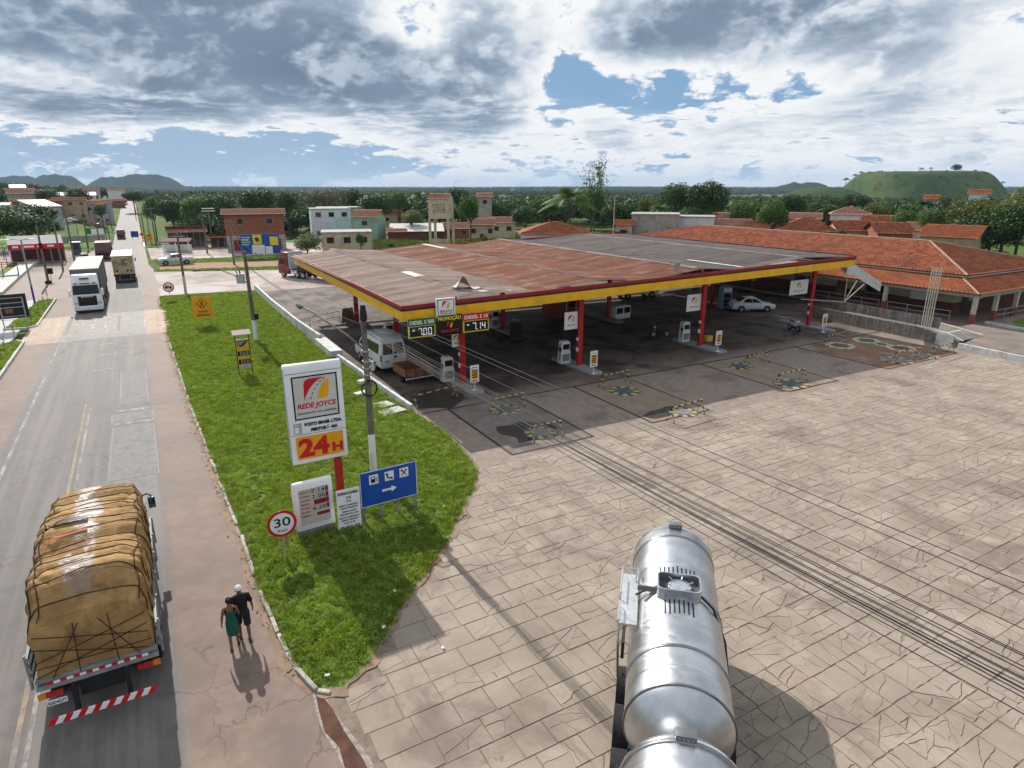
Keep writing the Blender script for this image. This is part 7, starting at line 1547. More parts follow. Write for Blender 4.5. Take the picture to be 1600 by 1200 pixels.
colp = [(65.55, 37.9), (65.6, 29.6), (69.4, 29.6), (73.3, 29.6), (77.5, 29.6), (65.55, 46.2), (65.55, 54.5), (65.55, 63)]
for x, y in colp:
    mb = MB(); mb.box(x-.17, x+.17, y-.17, y+.17, 1.2, LE-.3); c = mb.build('column', M('column_plaster', (.50, .45, .36), .85, .12, 2, stain=(.3, .22, .15), stain_amt=.6, stain_scale=1.5), bl); mb = MB(); mb.box(x-.19, x+.19, y-.19, y+.19, .0, 1.2); mb.build('column_base', M('column_foot', (.24, .07, .045), .85, .15), c)
for y, w_, z0, z1, nm, m_ in ((36.6, 1.6, 1.25, 2.45, 'notice_panel', sign_white), (41.2, 2.2, 1.3, 2.5, 'window', glass), (45.2, 1.1, .3, 2.5, 'door', wood), (50.5, 2.2, 1.3, 2.5, 'window', glass), (56, 2.2, 1.3, 2.5, 'window', glass), (61, 1.1, .3, 2.5, 'door', wood)):
    mb = MB(); mb.box(FX0-.05, FX0+.02, y-w_/2, y+w_/2, z0, z1); p = mb.build(nm, m_, bl)
    if nm == 'window': mb = MB(); mb.box(FX0-.09, FX0-.04, y-w_/2-.08, y+w_/2+.08, z0-.1, z0-.02); mb.build('sill', soff, p)
for (x, w_, z0, z1, nm, m_) in ((71.4, 1.3, .3, 2.5, 'door', M('door_dark', (.03, .025, .022), .5, .1)), (76, 2.0, 1.3, 2.4, 'window', glass)):
    mb = MB(); mb.box(x-w_/2, x+w_/2, FY0-.05, FY0+.02, z0, z1); mb.build(nm, m_, bl)
mb = MB()
for k in range(4): mb.box(FX0-.02, FX0-.005, 33.6+.38*k, 33.9+.38*k, 2.25, 2.35)
for k in range(3): mb.box(FX0+.4+.4*k, FX0+.7+.4*k, FY0-.02, FY0-.005, 2.2, 2.3)
mb.build('wall_print', M('print_brown', (.10, .07, .05), .8, .1), bl)
rail = M('rail_pipe', (.40, .38, .36), .5, .1)
def railing(par, a, b_, z, h=.95):
    a, b_ = Vector((*a, z)), Vector((*b_, z)); mb = MB(); n = max(1, int((b_-a).length/1.6))
    for k in (h, h*.5): mb.tube([a + Vector((0, 0, k)), b_ + Vector((0, 0, k))], .025)
    for i in range(n+1): p = a.lerp(b_, i/n); mb.tube([p, p + Vector((0, 0, h))], .025)
    return mb.build('railing', rail, par)
railing(bl, (65.5, 31.5), (65.5, 37.5), .25); railing(bl, (65.5, 38.4), (65.5, 46), .25); railing(bl, (69.7, 29.5), (73, 29.5), .25); railing(bl, (73.6, 29.5), (77.2, 29.5), .25)
# raised terrace, kerb wall, board-clad ramp and pipe screen
mb = MB(); mb.prism([(55.9, 12), (90, 12), (90, 29.3), (60.2, 29.3), (60.2, 26.4), (55.9, 25.6)], 'z', -.05, .36); tag(mb.build('terrace', M('terrace_dirt', (.19, .15, .125), .9, .22, .8, bump=.3, stain=(.27, .21, .16), stain_amt=.6, stain_scale=.4)), kind='structure')
mb = MB(); mb.poly([(p[0], p[1], .375) for p in ((65.5, 20), (66.2, 25.8), (70, 28.2), (90, 28.2), (90, 14), (70, 14))]); tag(mb.build('terrace_grass', lw), kind='structure')
kw = thing('terrace_wall', 'low whitewashed kerb wall along the right edge of the slabs', 'wall'); mb = MB(); wall_run(mb, [(55.75, 25.7), (55.4, 21), (55.2, 12)], .48, .25); mb.build('plaster', ww, kw, fix=True)
g2 = thing('garden_kerb', 'short white kerb beside the terrace grass below the veranda', 'wall'); mb = MB(); wall_run(mb, [(65.3, 20), (66.0, 25.8), (66.4, 28.8)], .62, .2); mb.build('plaster', ww, g2, fix=True)
rp = thing('board_ramp', 'ramp with grey vertical board cladding in front of the veranda', 'ramp')
def boards(par, a, b_, h0, h1, w_=.2):
    a, b_ = Vector((*a, 0)), Vector((*b_, 0)); L = (b_-a).length; n = int(L/w_); an = math.atan2(b_.y-a.y, b_.x-a.x)
    me = MB().box(0, w_*.93, -.02, .02, 0, 1).mesh('board'); me.materials.append(grey_wood)
    for i in range(n):
        o = link('board', me, par); p = a.lerp(b_, i/n); k = i/n; o.location = (p.x, p.y, -.02); o.rotation_euler = (0, 0, an); o.scale = (1, random.uniform(.8, 1.6), (h0 + (h1-h0)*k) * random.uniform(.985, 1.01))
boards(rp, (56.9, 40.5), (56.3, 29.2), 1.1, 1.08); boards(rp, (56.3, 29.2), (56.15, 26.0), 1.05, .55); boards(rp, (60.6, 40.5), (60.3, 29.6), 1.35, 1.35)
mb = MB(); mb.add([(57.0, 40.5, .5), (60.5, 40.5, .5), (60.2, 30.2, .45), (56.4, 30.2, .45), (56.25, 26.2, .38), (60.1, 26.2, .38)], [(0, 1, 2, 3), (3, 2, 5, 4)]); mb.build('ramp_floor', M('ramp_shade', (.16, .14, .125), .9, .2, 1.5), rp)  # floor colour lowered to stand in for the canopy's shade
mb = MB(); mb.tube([(56.3, 29.4, 1.12), (56.2, 26.9, 1.0), (56.1, 25.6, .62)], .07).tube([(56.2, 26.9, 1.0), (58.2, 26.9, 1.0)], .06).tube([(60.2, 29.5, .95), (60.4, 26.2, .5)], .06); mb.build('white_coping', white, rp)
mb = MB(); mb.box(56.0, 56.3, 26.3, 27.6, -.02, .92); mb.build('plaster_end', ww, rp)
sc2 = thing('pipe_screen', 'five tall white vertical pipes rising from the ramp wall', 'screen')
for k in range(5):
    a = onY(1439 + 3.6*k, 511.5 + .6*k, 29.1 - .26*k); mb = MB(); mb.tube([(a.x, a.y, a.z), (a.x, a.y, onY(1457.5+3.7*k, 418+.3*k, a.y).z)], .045, 6); mb.build('pipe', M('pipe_cream', (.52, .49, .40), .6, .1), sc2)
# ---------------------------------------------------------------- trees
leaf_d = leafmat('leaves_dark', (.018, .048, .012), (.05, .10, .022), .22, .6, .5); leaf_m = leafmat('leaves_mid', (.035, .08, .014), (.085, .15, .03), .28, .6, .5); leaf_y = leafmat('leaves_olive', (.075, .10, .025), (.15, .17, .045), .28, .6, .4); leaf_b = leafmat('leaves_dry', (.09, .075, .05), (.14, .12, .075), .2, .7, .3); leaf_f = leafmat('leaves_far', (.016, .042, .014), (.055, .10, .028), .2, .7, .6)
bark = M('bark', (.085, .062, .045), .9, .3, 5, bump=.4, bscale=12)
def quads_mesh(name, c, n_, s_, mats):     # n leaf quads at centres c with normals n_ and half-size s_
    N = len(c); t1 = np.cross(n_, rng.normal(size=(N, 3))); t1 /= np.linalg.norm(t1, axis=1)[:, None] + 1e-9; t2 = np.cross(n_, t1)
    a, b_ = t1*s_[:, None], t2*(s_*.62)[:, None]
    v = np.stack([c-a, c-b_*.9-a*.1, c+a, c+b_*.9+a*.1], 1).reshape(-1, 3)
    me = bpy.data.meshes.new(name); me.vertices.add(N*4); me.vertices.foreach_set('co', v.ravel()); me.loops.add(N*4); me.loops.foreach_set('vertex_index', np.arange(N*4, dtype=np.int32)); me.polygons.add(N); me.polygons.foreach_set('loop_start', np.arange(N, dtype=np.int32)*4); me.update(calc_edges=True)
    me.materials.append(mats); return me
def crown_mesh(name, mat, nl, leaf, lobes, flat=.8, seed=0, hollow=.35):
    g = np.random.default_rng(seed); C_, N_, S_ = [], [], []
    L = []
    for i in range(lobes):
        a = g.uniform(0, 6.283); e = g.uniform(-.35, 1.0); rr = .58*math.sqrt(max(0, 1-(max(0, e))**2*.5))*g.uniform(.35, 1.0)
        L.append((rr*math.cos(a), rr*math.sin(a), flat*(.12+.62*e)*.75, g.uniform(.24, .42)))
    for (x, y, z, r_) in L:
        n = int(nl*r_**2/sum(q[3]**2 for q in L)); d_ = g.normal(size=(n, 3)); d_ /= np.linalg.norm(d_, axis=1)[:, None]; rad = r_*(1-hollow*g.random(n)**2.2)*(1+.18*np.sin(d_[:, 0]*7+x*9)*np.sin(d_[:, 2]*6+y*7))
        C_.append(np.array([x, y, z]) + d_*rad[:, None]*np.array([1, 1, flat])); nn = d_ + g.normal(0, .55, (n, 3)) + np.array([0, 0, .35]); N_.append(nn/np.linalg.norm(nn, axis=1)[:, None]); S_.append(leaf*g.uniform(.6, 1.35, n))
    return quads_mesh(name, np.vstack(C_), np.vstack(N_), np.concatenate(S_), mat)
def trunk_mesh(name, h, r_, seed=0, spread=.5):   # tapered trunk with limbs, crown centre at z=0
    random.seed(seed); mb = MB(); mb.tube([(0, 0, -h), (.02, .01, -h*.6), (.0, .03, -.25)], [r_, r_*.8, r_*.55], 8)
    for i in range(6):
        a = i*1.05 + random.uniform(-.3, .3); z0 = -.25 - random.uniform(0, .3); e = (spread*math.cos(a), spread*math.sin(a), random.uniform(.05, .4)); mb.tube([(0, .02, z0), (e[0]*.5, e[1]*.5, (z0+e[2])*.5+.05), e], [r_*.5, r_*.3, r_*.1], 6)
    me = mb.mesh(name); me.materials.append(bark); return me
def palm_mesh(name, mat, nf=22, L=1.0, seed=0):
    g = np.random.default_rng(seed); C_, N_, S_ = [], [], []; mb = MB()
    for i in range(nf):
        a = 2*math.pi*i/nf*2.4 + g.uniform(-.2, .2); el = g.uniform(.15, 1.25); d0 = np.array([math.cos(a)*math.cos(el), math.sin(a)*math.cos(el), math.sin(el)]); side = np.array([-math.sin(a), math.cos(a), 0])
        pts = []
        for k in range(9):
            f = k/8; p = d0*L*f + np.array([0, 0, -.55*L*f*f]); pts.append(p)
        for k in range(8):
            p, q = pts[k], pts[k+1]; wdt = .30*L*math.sin(math.pi*(.15+.80*(k+.5)/8)); dr = np.array([0, 0, -.45*wdt])
            for s_ in (-1, 1):
                for j in range(3):
                    b0 = p + (q-p)*j/3; b1 = p + (q-p)*(j+.85)/3; tip = b0 + side*s_*wdt + dr + (q-p)*.8; mb.add([tuple(b0), tuple(b1), tuple(tip)], [(0, 1, 2)])
    me = mb.mesh(name); me.materials.append(mat); return me
CR = {'dense': [crown_mesh('crown', leaf_d, 4600, .042, 15, .80, s_) for s_ in (1, 2, 3)], 'mid': [crown_mesh('crown', leaf_m, 4200, .040, 14, .82, s_) for s_ in (4, 5, 6)], 'olive': [crown_mesh('crown', leaf_y, 3600, .040, 14, .8, s_, .5) for s_ in (7, 8)], 'dry': [crown_mesh('crown', leaf_b, 3000, .030, 13, .8, 9, .6)], 'loose': [crown_mesh('crown', leaf_m, 900, .045, 16, 1.25, 11, .7)]}
TRK = [trunk_mesh('trunk', 1.5, .06, s_) for s_ in (1, 2, 3)]; PALM = [palm_mesh('fronds', leaf_m, 24, 1.0, s_) for s_ in (1, 2)]
ptrunk = MB().tube([(0, 0, -6), (.03, 0, -3), (0, 0, 0)], [.10, .075, .07], 8).mesh('trunk'); ptrunk.materials.append(bark)
tcount = 0
def zray(py, dist, px=800): d_ = ray(px, py); return HC + d_.z*dist/math.hypot(d_.x, d_.y)
def tree(px, dist, top, wpx, kind, label, cat='tree', squash=None):
    """stand a tree in direction px at a distance; crown reaches photo row top and spans wpx"""
    global tcount; tcount += 1
    x, y = at(px, dist); g = terr(x, y); zt_ = zray(top, dist, px); dv = math.hypot(*(ray(px, 290).xy)); rad = wpx/2*dist/dv
    if kind == 'palm':
        o = thing('palm_tree', label, cat, (x, y, g-.1)); zc = zt_ - rad*.62; f = link('crown', PALM[tcount % 2], o); f.location = (0, 0, zc-g); f.scale = (rad,)*3; f.rotation_euler = (0, 0, tcount); t_ = link('trunk', ptrunk, o); t_.location = (0, 0, zc-g); k = (zc-g+.2)/6; t_.scale = (max(.8, rad*.35),)*2 + (k,); return o
    o = thing({'bush': 'shrub'}.get(cat, 'broadleaf_tree'), label, cat if cat != 'bush' else 'bush', (x, y, g-.1)); hc = zt_-g; vr = min(max(rad*.85, hc*.42), rad*1.6, hc*.6) if squash is None else squash*rad
    zc = hc - vr*.86; c = link('crown', CR[kind][tcount % len(CR[kind])], o); c.location = (0, 0, max(zc, vr*.5)); c.scale = (rad*1.12, rad*1.12, vr*1.12); c.rotation_euler = (0, 0, tcount*2.4)
    t_ = link('trunk', TRK[tcount % 3], o); s_ = max(.6, zc/1.5); t_.location = (0, 0, max(zc, .3)); t_.scale = (rad*.9, rad*.9, s_ if zc > .5 else .4); t_.rotation_euler = (0, 0, tcount); return o
for a in ((8, 165, 318, 95, 'dense', 'dark spreading tree at the left photo edge behind the shop'), (46, 172, 314, 76, 'dense', 'dark rounded tree right of the left edge tree'), (28, 160, 330, 80, 'dense', 'low dark crown in front of the two left trees'), (70, 180, 345, 25, 'mid', 'small tree at the right foot of the dark left grove'),
          (232, 250, 304, 44, 'mid', 'feathery green tree first right of the climbing road'), (262, 235, 308, 58, 'dense', 'dark tree behind the tiled roadside hut'), (300, 220, 306, 62, 'mid', 'bright wide crowned tree right of the hut'), (338, 215, 300, 58, 'dense', 'dark tree left of the brick building'), (398, 205, 291, 78, 'dense', 'big dark tree above the brick building roof'), (446, 215, 297, 56, 'mid', 'green tree right of the brick building'),
          (505, 205, 289, 88, 'dry', 'brownish thin leaved tree behind the mint house'), (548, 235, 292, 48, 'dense', 'dark round tree behind the pink gabled house'), (588, 190, 298, 72, 'dense', 'dense dark tree behind the tiled roofs left of the water tower'), (622, 215, 296, 44, 'mid', 'green tree just left of the water tower'), (640, 165, 325, 46, 'olive', 'light green shrubby tree behind the white roofed shed'), (655, 235, 293, 50, 'palm', 'palm crown behind the water tower'),
          (734, 140, 302, 44, 'mid', 'leafy tree right of the water tower'), (715, 225, 291, 50, 'dense', 'dark tree behind the water tower roof'), (770, 190, 316, 50, 'mid', 'tree right of the narrow brick tower house'), (822, 140, 318, 54, 'dense', 'dark tree left of the big palm'), (850, 165, 304, 60, 'mid', 'green tree behind the big palm'),
          (891, 108, 280, 100, 'palm', 'big feathery palm behind the canopy'), (930, 150, 255, 50, 'loose', 'tall sparse tree standing above the skyline'), (925, 145, 288, 56, 'mid', 'tree under the tall sparse tree'), (968, 130, 312, 62, 'dense', 'dark leafy tree above the block building'), (1012, 160, 304, 46, 'olive', 'yellowish tree between palm and big dark trees'), (1034, 132, 312, 46, 'palm', 'small palm behind the block building'),
          (1058, 150, 281, 66, 'dense', 'large dark tree left of the twin crowns'), (1106, 146, 277, 80, 'dense', 'largest dark round tree on the skyline'), (1090, 142, 320, 74, 'mid', 'low green tree in front of the twin dark crowns'), (1168, 150, 312, 60, 'mid', 'green tree right of the twin dark crowns'), (1215, 128, 308, 66, 'mid', 'rounded green tree left of the orange roofs'), (1240, 175, 300, 54, 'dense', 'dark tree behind the orange roofs'),
          (1298, 185, 304, 54, 'dense', 'dark tree below the left foot of the green hill'), (1338, 200, 299, 56, 'dense', 'rounded dark tree in front of the green hill'), (1376, 165, 311, 50, 'olive', 'pale olive tree in front of the green hill'), (1300, 140, 312, 40, 'palm', 'palm among the trees left of the red roofs'), (1425, 132, 325, 66, 'mid', 'bright green tree behind the long tiled roof'), (1450, 150, 306, 40, 'palm', 'palm behind the bright green tree'), (1390, 135, 345, 50, 'mid', 'low green tree above the long tiled roof'),
          (1490, 135, 302, 66, 'dense', 'dark tree right of the small orange roofed house'), (1530, 128, 306, 100, 'olive', 'large olive tree above the right roof end'), (1585, 132, 290, 120, 'olive', 'yellow green tree at the right photo edge'), (1568, 122, 322, 130, 'dense', 'dark leafy tree in front of the right edge tree'), (1612, 120, 312, 110, 'dense', 'dark tree cut by the right photo edge'), (1345, 128, 352, 30, 'palm', 'young palm between the red roofs'),
          (1464, 128, 322, 56, 'mid', 'green tree in front of the narrow pale house'), (1535, 150, 305, 64, 'dense', 'dark tree below the orange roofed house on the rise'), (470, 116, 361, 62, 'olive', 'round tree with thick leaves behind the parked lorry'), (118, 330, 291, 40, 'dense', 'dark tree on the far left hillside'), (70, 360, 293, 44, 'dense', 'dark tree among the far left houses'), (150, 300, 318, 30, 'mid', 'tree beside the road at the far houses'), (205, 420, 295, 40, 'dense', 'dark tree at the crest right of the road')): tree(*a)
for a in ((557, 104, 361, 17, 'mid', 'dark clipped column shaped shrub behind the canopy', 'bush', 2.2), (606, 108, 378, 14, 'mid', 'small round shrub in the weeds behind the canopy', 'bush', 1.0), (660, 125, 365, 9, 'mid', 'tiny round shrub left of the water tower legs', 'bush', 1.0), (757, 118, 366, 14, 'mid', 'dark clipped shrub right of the water tower', 'bush', 1.3), (1325, 120, 358, 26, 'mid', 'small bright bush between the tiled roofs', 'bush', .8), (130, 310, 322, 12, 'dense', 'small round tree by the far parked cars', 'bush', 1.1)): tree(*a)
# tall weeds behind the canopy
WD = bpy.data.collections.new('weed_sources')
for i in range(3):
    o_ = tuft('weed_%d' % i, 34, .9, .5, .03); HID.objects.unlink(o_); o_.data.materials.clear(); o_.data.materials.append(leafmat('weed_blades', (.11, .155, .03), (.21, .25, .07), .3, .7, .5) if i == 0 else MATS['weed_blades']); WD.objects.link(o_)
P_ = [at(560, 104), at(800, 98), at(800, 150), at(560, 150)]; mb = MB(); mb.poly([(p[0], p[1], terr(*p)-.1) for p in P_]); scatter('weed_field', mb.mesh('weed_field'), .9, 5, .7, 1.6, WD, 'tall yellow green weeds on the empty plot behind the canopy', 'weeds')
mb = MB(); mb.poly([(p[0], p[1], 0) for p in ((1.3, 112), (9, 109.5), (22, 106), (40, 108), (60, 108), (60, 114), (40, 111), (22, 109), (9, 112), (2, 114))]); scatter('roadside_grass', mb.mesh('roadside_grass'), 7, 6, .8, 1.5, HID, 'low green grass strip between the gravel yard and the dirt track', 'grass')
mb = MB(); mb.poly([(p[0], p[1], 0) for p in ((2, 122), (8, 123), (18, 120), (34, 122), (60, 125), (58, 138), (30, 129.5), (12, 128), (1.5, 130.5))]); scatter('meadow_grass', mb.mesh('meadow_grass'), 6, 7, .9, 1.6, HID, 'green grass in front of the bus shelter and billboard', 'grass')
# ---------------------------------------------------------------- distant woods and hills
FOR = bpy.data.collections.new('forest_sources')
for i in range(4):
    cm = crown_mesh('far_crown', leaf_f, 420, .11, 12, .75, 40+i, .3); o_ = bpy.data.objects.new('far_crown_%d' % i, cm); FOR.objects.link(o_)
def woodland(name, label, cells, density, smin, smax, seed, zo=4.2):
    mb = MB()
    for (x, y, sx, sy) in cells: mb.add([(x-sx, y-sy, terr(x-sx, y-sy)+zo), (x+sx, y-sy, terr(x+sx, y-sy)+zo), (x+sx, y+sy, terr(x+sx, y+sy)+zo), (x-sx, y+sy, terr(x-sx, y+sy)+zo)], [(0, 1, 2, 3)])
    return scatter(name, mb.mesh(name), density, seed, smin, smax, FOR, label, 'trees')
def cells(p0, p1, d0, d1, st, thr, sc_=.006, seed=0, avoid=True):
    out = []
    a0, a1 = math.atan2(*at(p0, 1)), math.atan2(*at(p1, 1)); r_ = d0
    while r_ < d1:
        n = max(1, int((a1-a0)*r_/st))
        for i in range(n):
            a = a0 + (a1-a0)*(i+.5)/n; x, y = r_*math.sin(a), r_*math.cos(a)
            if avoid and -22 < x < 12 and y < 620: continue
            if mnoise.fractal(Vector((x*sc_+seed, y*sc_, 3)), 1, 2, 3) > thr: out.append((x, y, st*.5, st*.5))
        r_ += st
    return out
woodland('left_wood', 'scattered dark trees among the far houses left of the road', cells(-60, 190, 330, 900, 14, -.12, .011), .010, 3.4, 6.2, 1)
woodland('middle_wood', 'green woodland right of the climbing road', cells(212, 640, 235, 620, 13, -.4, .010, 5), .02, 4.4, 8.2, 2)
woodland('right_wood', 'belt of mixed trees behind the village roofs', cells(640, 1680, 195, 520, 14, -.22, .009, 9), .018, 4.0, 7.8, 3)
woodland('plain_wood', 'patches of far woodland on the plain', cells(-150, 1750, 620, 2200, 40, .02, .0022, 2, False), .0022, 5, 9, 4)
woodland('horizon_wood', 'dark band of forest along the horizon', cells(-200, 1800, 2300, 5200, 120, -.12, .0011, 7, False), .0005, 9, 16, 5)
def hill(name, px, dist, wpx, top, flat, mat, depth=1.0, seed=0, rough=.0, zb=-10):
    x, y = at(px, dist); rad = wpx/2*dist/math.hypot(*(ray(px, 290).xy)); zt_ = zray(top, dist, px); an = math.atan2(x, y); mb = MB(); nr, na = 26, 72
    def f(u, v):
        a = 2*math.pi*v; r_ = u; k = 1-sstep(flat, 1.0, r_); lx, ly = r_*rad*math.cos(a), r_*rad*depth*math.sin(a); X, Y__ = x + lx*math.cos(an) + ly*math.sin(an), y - lx*math.sin(an) + ly*math.cos(an)
        return (X, Y__, zb + (zt_-zb)*k*(1 + rough*mnoise.fractal(Vector((X*6/rad, Y__*6/rad, seed)), 1, 2, 4)))
    mb.grid(f, nr, na); return tag(mb.build(name, mat, smooth=80), kind='structure')
hm, t, b = custom('hill_pasture'); co = t.n('ShaderNodeTexCoord').outputs['Object']; n1 = t.noise(co, .012, 6, .6, .6); n2 = t.noise(co, .12, 5, .7)
c = t.mix(t.sm(n1, .38, .62), (.05, .088, .03), (.10, .135, .05)); c = t.mix(t.m('MULTIPLY', t.sm(n2, .50, .66), .7), c, (.028, .052, .02)); c = t.mix(t.m('MULTIPLY', t.sm(t.noise(co, .02, 4, .6), .62, .7), .7), c, (.16, .12, .07))
t.put(b.inputs['Base Color'], c); b.inputs['Roughness'].default_value = .95; b.inputs['Specular IOR Level'].default_value = .05; bumpto(t, b, n2, 1.5, .6)
fm_, t, b = custom('hill_forest'); co = t.n('ShaderNodeTexCoord').outputs['Object']; n1 = t.noise(co, .03, 6, .7); t.put(b.inputs['Base Color'], t.mix(t.sm(n1, .35, .65), (.012, .03, .012), (.035, .065, .022))); b.inputs['Roughness'].default_value = 1; b.inputs['Specular IOR Level'].default_value = 0; bumpto(t, b, n1, 12, .8)
hill('mesa_hill', 1437, 900, 285, 268.5, .54, hm, .9, 3, .02)
ms = bpy.data.objects['mesa_hill']; scatter('hill_scrub', ms.data.copy(), .0022, 8, .7, 2.2, FOR, 'dark scrub bushes dotted over the flat topped green hill', 'bushes')
hill('foothill', 1290, 760, 220, 293.5, .2, hm, .8, 4, .05)
for i, (px, dist, wpx, top) in enumerate(((30, 4200, 150, 276), (88, 4000, 130, 274), (-20, 4300, 150, 277), (178, 4200, 120, 277), (228, 4000, 170, 273), (1255, 2600, 170, 286.5))): hill('far_hill', px, dist, wpx, top, .18, fm_, .5, i, .11, -30)
for (px, dist, top, wpx, kind, lb) in ((1321, 780, 277, 12, 'palm', 'lone palm on the left shoulder of the green hill'), (1334, 800, 271, 10, 'palm', 'second palm climbing the left side of the green hill'), (1343, 820, 267, 9, 'palm', 'third palm near the flat hill top'), (1436, 900, 261.5, 7, 'palm', 'tiny palm on the flat hill top left of the lone tree'), (1450, 900, 261, 7, 'palm', 'tiny palm on the middle of the flat hill top'), (1489, 900, 258.5, 16, 'dense', 'lone spreading tree on the flat hill top'), (1566, 900, 283, 7, 'palm', 'tiny palm at the right foot of the green hill')):
    x, y = at(px, dist); zt_ = zray(top, dist, px); rad = wpx/2*dist/1047; o = thing('palm_tree' if kind == 'palm' else 'broadleaf_tree', lb, 'tree', (x, y, zt_-12)); f = link('crown', PALM[0] if kind == 'palm' else CR['dense'][0], o); f.scale = (rad,)*3; f.location = (0, 0, 12-rad*.5); t_ = link('trunk', ptrunk, o); t_.location = (0, 0, 12-rad*.5); t_.scale = (3, 3, 2.5)
# ---------------------------------------------------------------- houses of the village
brick_w = M('wall_brick', (.26, .10, .055), .9, .25, 3, bump=.3, stain=(.15, .07, .05), stain_amt=.5); block_w = M('wall_block', (.33, .31, .28), .9, .2, 1.2, bump=.3, stain=(.16, .14, .13), stain_amt=.7, stain_scale=.5)
WALLS = {'cream': cream_w, 'white': M('wall_white', (.66, .66, .64), .85, .08, 1, stain=(.42, .4, .36), stain_amt=.5), 'mint': M('wall_mint', (.47, .60, .57), .85, .08, 1, stain=(.35, .42, .4), stain_amt=.4), 'pink': M('wall_pink', (.55, .44, .44), .85, .1, 1, stain=(.35, .3, .29), stain_amt=.5), 'green': M('wall_green', (.22, .36, .27), .85, .12, 1, stain=(.14, .2, .16), stain_amt=.5), 'brick': brick_w, 'block': block_w, 'ochre': M('wall_ochre', (.46, .34, .21), .85, .12, 1, stain=(.26, .2, .14), stain_amt=.5), 'grey': M('wall_grey', (.34, .36, .38), .85, .1, 1), 'maroon': maroon_w, 'lilac': M('wall_lilac', (.55, .53, .60), .85, .08, 1)}
ROOFS = {'old': tile_old, 'new': tile_new, 'pink': tile_pink, 'metal': M('roof_metal', (.46, .44, .41), .6, .12, .6, stain=(.3, .27, .24), stain_amt=.4), 'flat': concrete}
def house(label, px, dist, wpx, eave, walls='cream', roof='pink', rise=1.4, depth=8.0, rz_=None, name='house', cat='house', wins=3, hip=False, base=None, lower=None, over=.45, ridge='x'):
    """width in photo pixels, eave at a photo row; faces the camera unless turned"""
    x, y = at(px, dist); g = terr(x, y) - .1 if base is None else base; dv = math.hypot(*(ray(px, 290).xy)); W_ = wpx*dist/dv; h = max(2.2, zray(eave, dist, px) - g)
    an = -math.atan2(x, y) + (rz_ or 0); o = thing(name, label, cat, (x, y, g), an); wm = WALLS[walls]; hw = W_/2
    mb = MB(); mb.box(-hw, hw, 0, depth, -3, h); mb.build('wall', wm, o)
    if lower: mb = MB(); mb.box(-hw-.01, hw+.01, -.01, depth+.01, -3, h*.45); mb.build('lower_wall', WALLS[lower], o)
    rm2 = ROOFS[roof]; cs_, ck = (.34, .5) if dist < 135 else (.5, .8) if dist < 240 else (.9, 1.4)
    if roof == 'flat': mb = MB(); mb.box(-hw-.15, hw+.15, -.15, depth+.15, h, h+.2); mb.build('roof', rm2, o)
    elif roof == 'metal':
        mb = MB(); mb.add([(-hw-.3, -.5, h-.05), (hw+.3, -.5, h-.05), (hw+.3, depth+.3, h+rise), (-hw-.3, depth+.3, h+rise), (-hw-.3, -.5, h-.12), (hw+.3, -.5, h-.12), (hw+.3, depth+.3, h+rise-.07), (-hw-.3, depth+.3, h+rise-.07)], [(0, 1, 2, 3), (7, 6, 5, 4), (0, 4, 5, 1), (1, 5, 6, 2), (2, 6, 7, 3), (3, 7, 4, 0)]); mb.build('roof', rm2, o)
        mb = MB(); mb.prism([(0, h-.15), (depth, h-.15), (depth, h+rise-.1)], 'x', -hw, hw); mb.build('gable', wm, o)
    else:
        if ridge == 'x':
            D_ = depth/2 + over; sl = math.hypot(D_, rise); hx = hw + over; kp = (lambda s_, t_: t_/sl*min(D_, hx*.95) < s_ < 2*hx - t_/sl*min(D_, hx*.95)) if hip else None
            tile_plane('roof', (-hx, -over, h), (1, 0, 0), (0, D_, rise), 2*hx, sl, kp, rm2, o, cs_, ck, stuff=False); tile_plane('roof', (hx, depth+over, h), (-1, 0, 0), (0, -D_, rise), 2*hx, sl, kp, rm2, o, cs_*1.5, ck*1.5, stuff=False)
            if hip:
                e = min(D_, hx*.95); sl3 = math.hypot(e, rise)
                for sg in (-1, 1): tile_plane('roof', (sg*hx, -over if sg > 0 else depth+over, h), (0, 1 if sg > 0 else -1, 0), (-sg*e, 0, rise), 2*D_, sl3, lambda s_, t_: t_/sl3*D_ < s_ < 2*D_ - t_/sl3*D_, rm2, o, cs_, ck, stuff=False)
            else:
                for sg in (-1, 1): mb = MB(); xx = sg*(hw-.02); mb.poly([(xx, 0, h-.02), (xx, depth, h-.02), (xx, depth/2, h+rise*depth/2/D_-.05)]); mb.build('gable', wm, o)
        else:
            D_ = hw + over; sl = math.hypot(D_, rise); L = depth + 2*over
            tile_plane('roof', (-D_, depth+over, h), (0, -1, 0), (D_, 0, rise), L, sl, None, rm2, o, cs_, ck, stuff=False); tile_plane('roof', (D_, -over, h), (0, 1, 0), (-D_, 0, rise), L, sl, None, rm2, o, cs_, ck, stuff=False)
            for yy in (.02, depth-.02): mb = MB(); mb.poly([(-hw, yy, h-.02), (hw, yy, h-.02), (0, yy, h+rise*hw/D_-.05)]); mb.build('gable', wm, o)
    if wins:
        for i in range(wins):
            cx = -hw + W_*(i+.5)/wins; ww_ = min(1.2, W_/wins*.5); zs = [max(.9, h-1.75)] + ([1.0] if h > 5.2 else [])
            for j, z0 in enumerate(zs):
                if j == 0 and i == wins//2 and h < 4.2 and wins > 2: mb = MB(); mb.box(cx-.45, cx+.45, -.06, .02, 0, 2.1); mb.build('door', M('door_brown', (.09, .045, .025), .6, .2), o); continue
                mb = MB(); mb.box(cx-ww_/2-.07, cx+ww_/2+.07, -.07, .02, z0-.07, z0+1.07); wf = mb.build('window', M('window_frame', (.34, .31, .27), .7, .1), o); mb = MB(); mb.box(cx-ww_/2, cx+ww_/2, -.085, -.07, z0, z0+1.0); mb.build('pane', glass, wf)
    return o
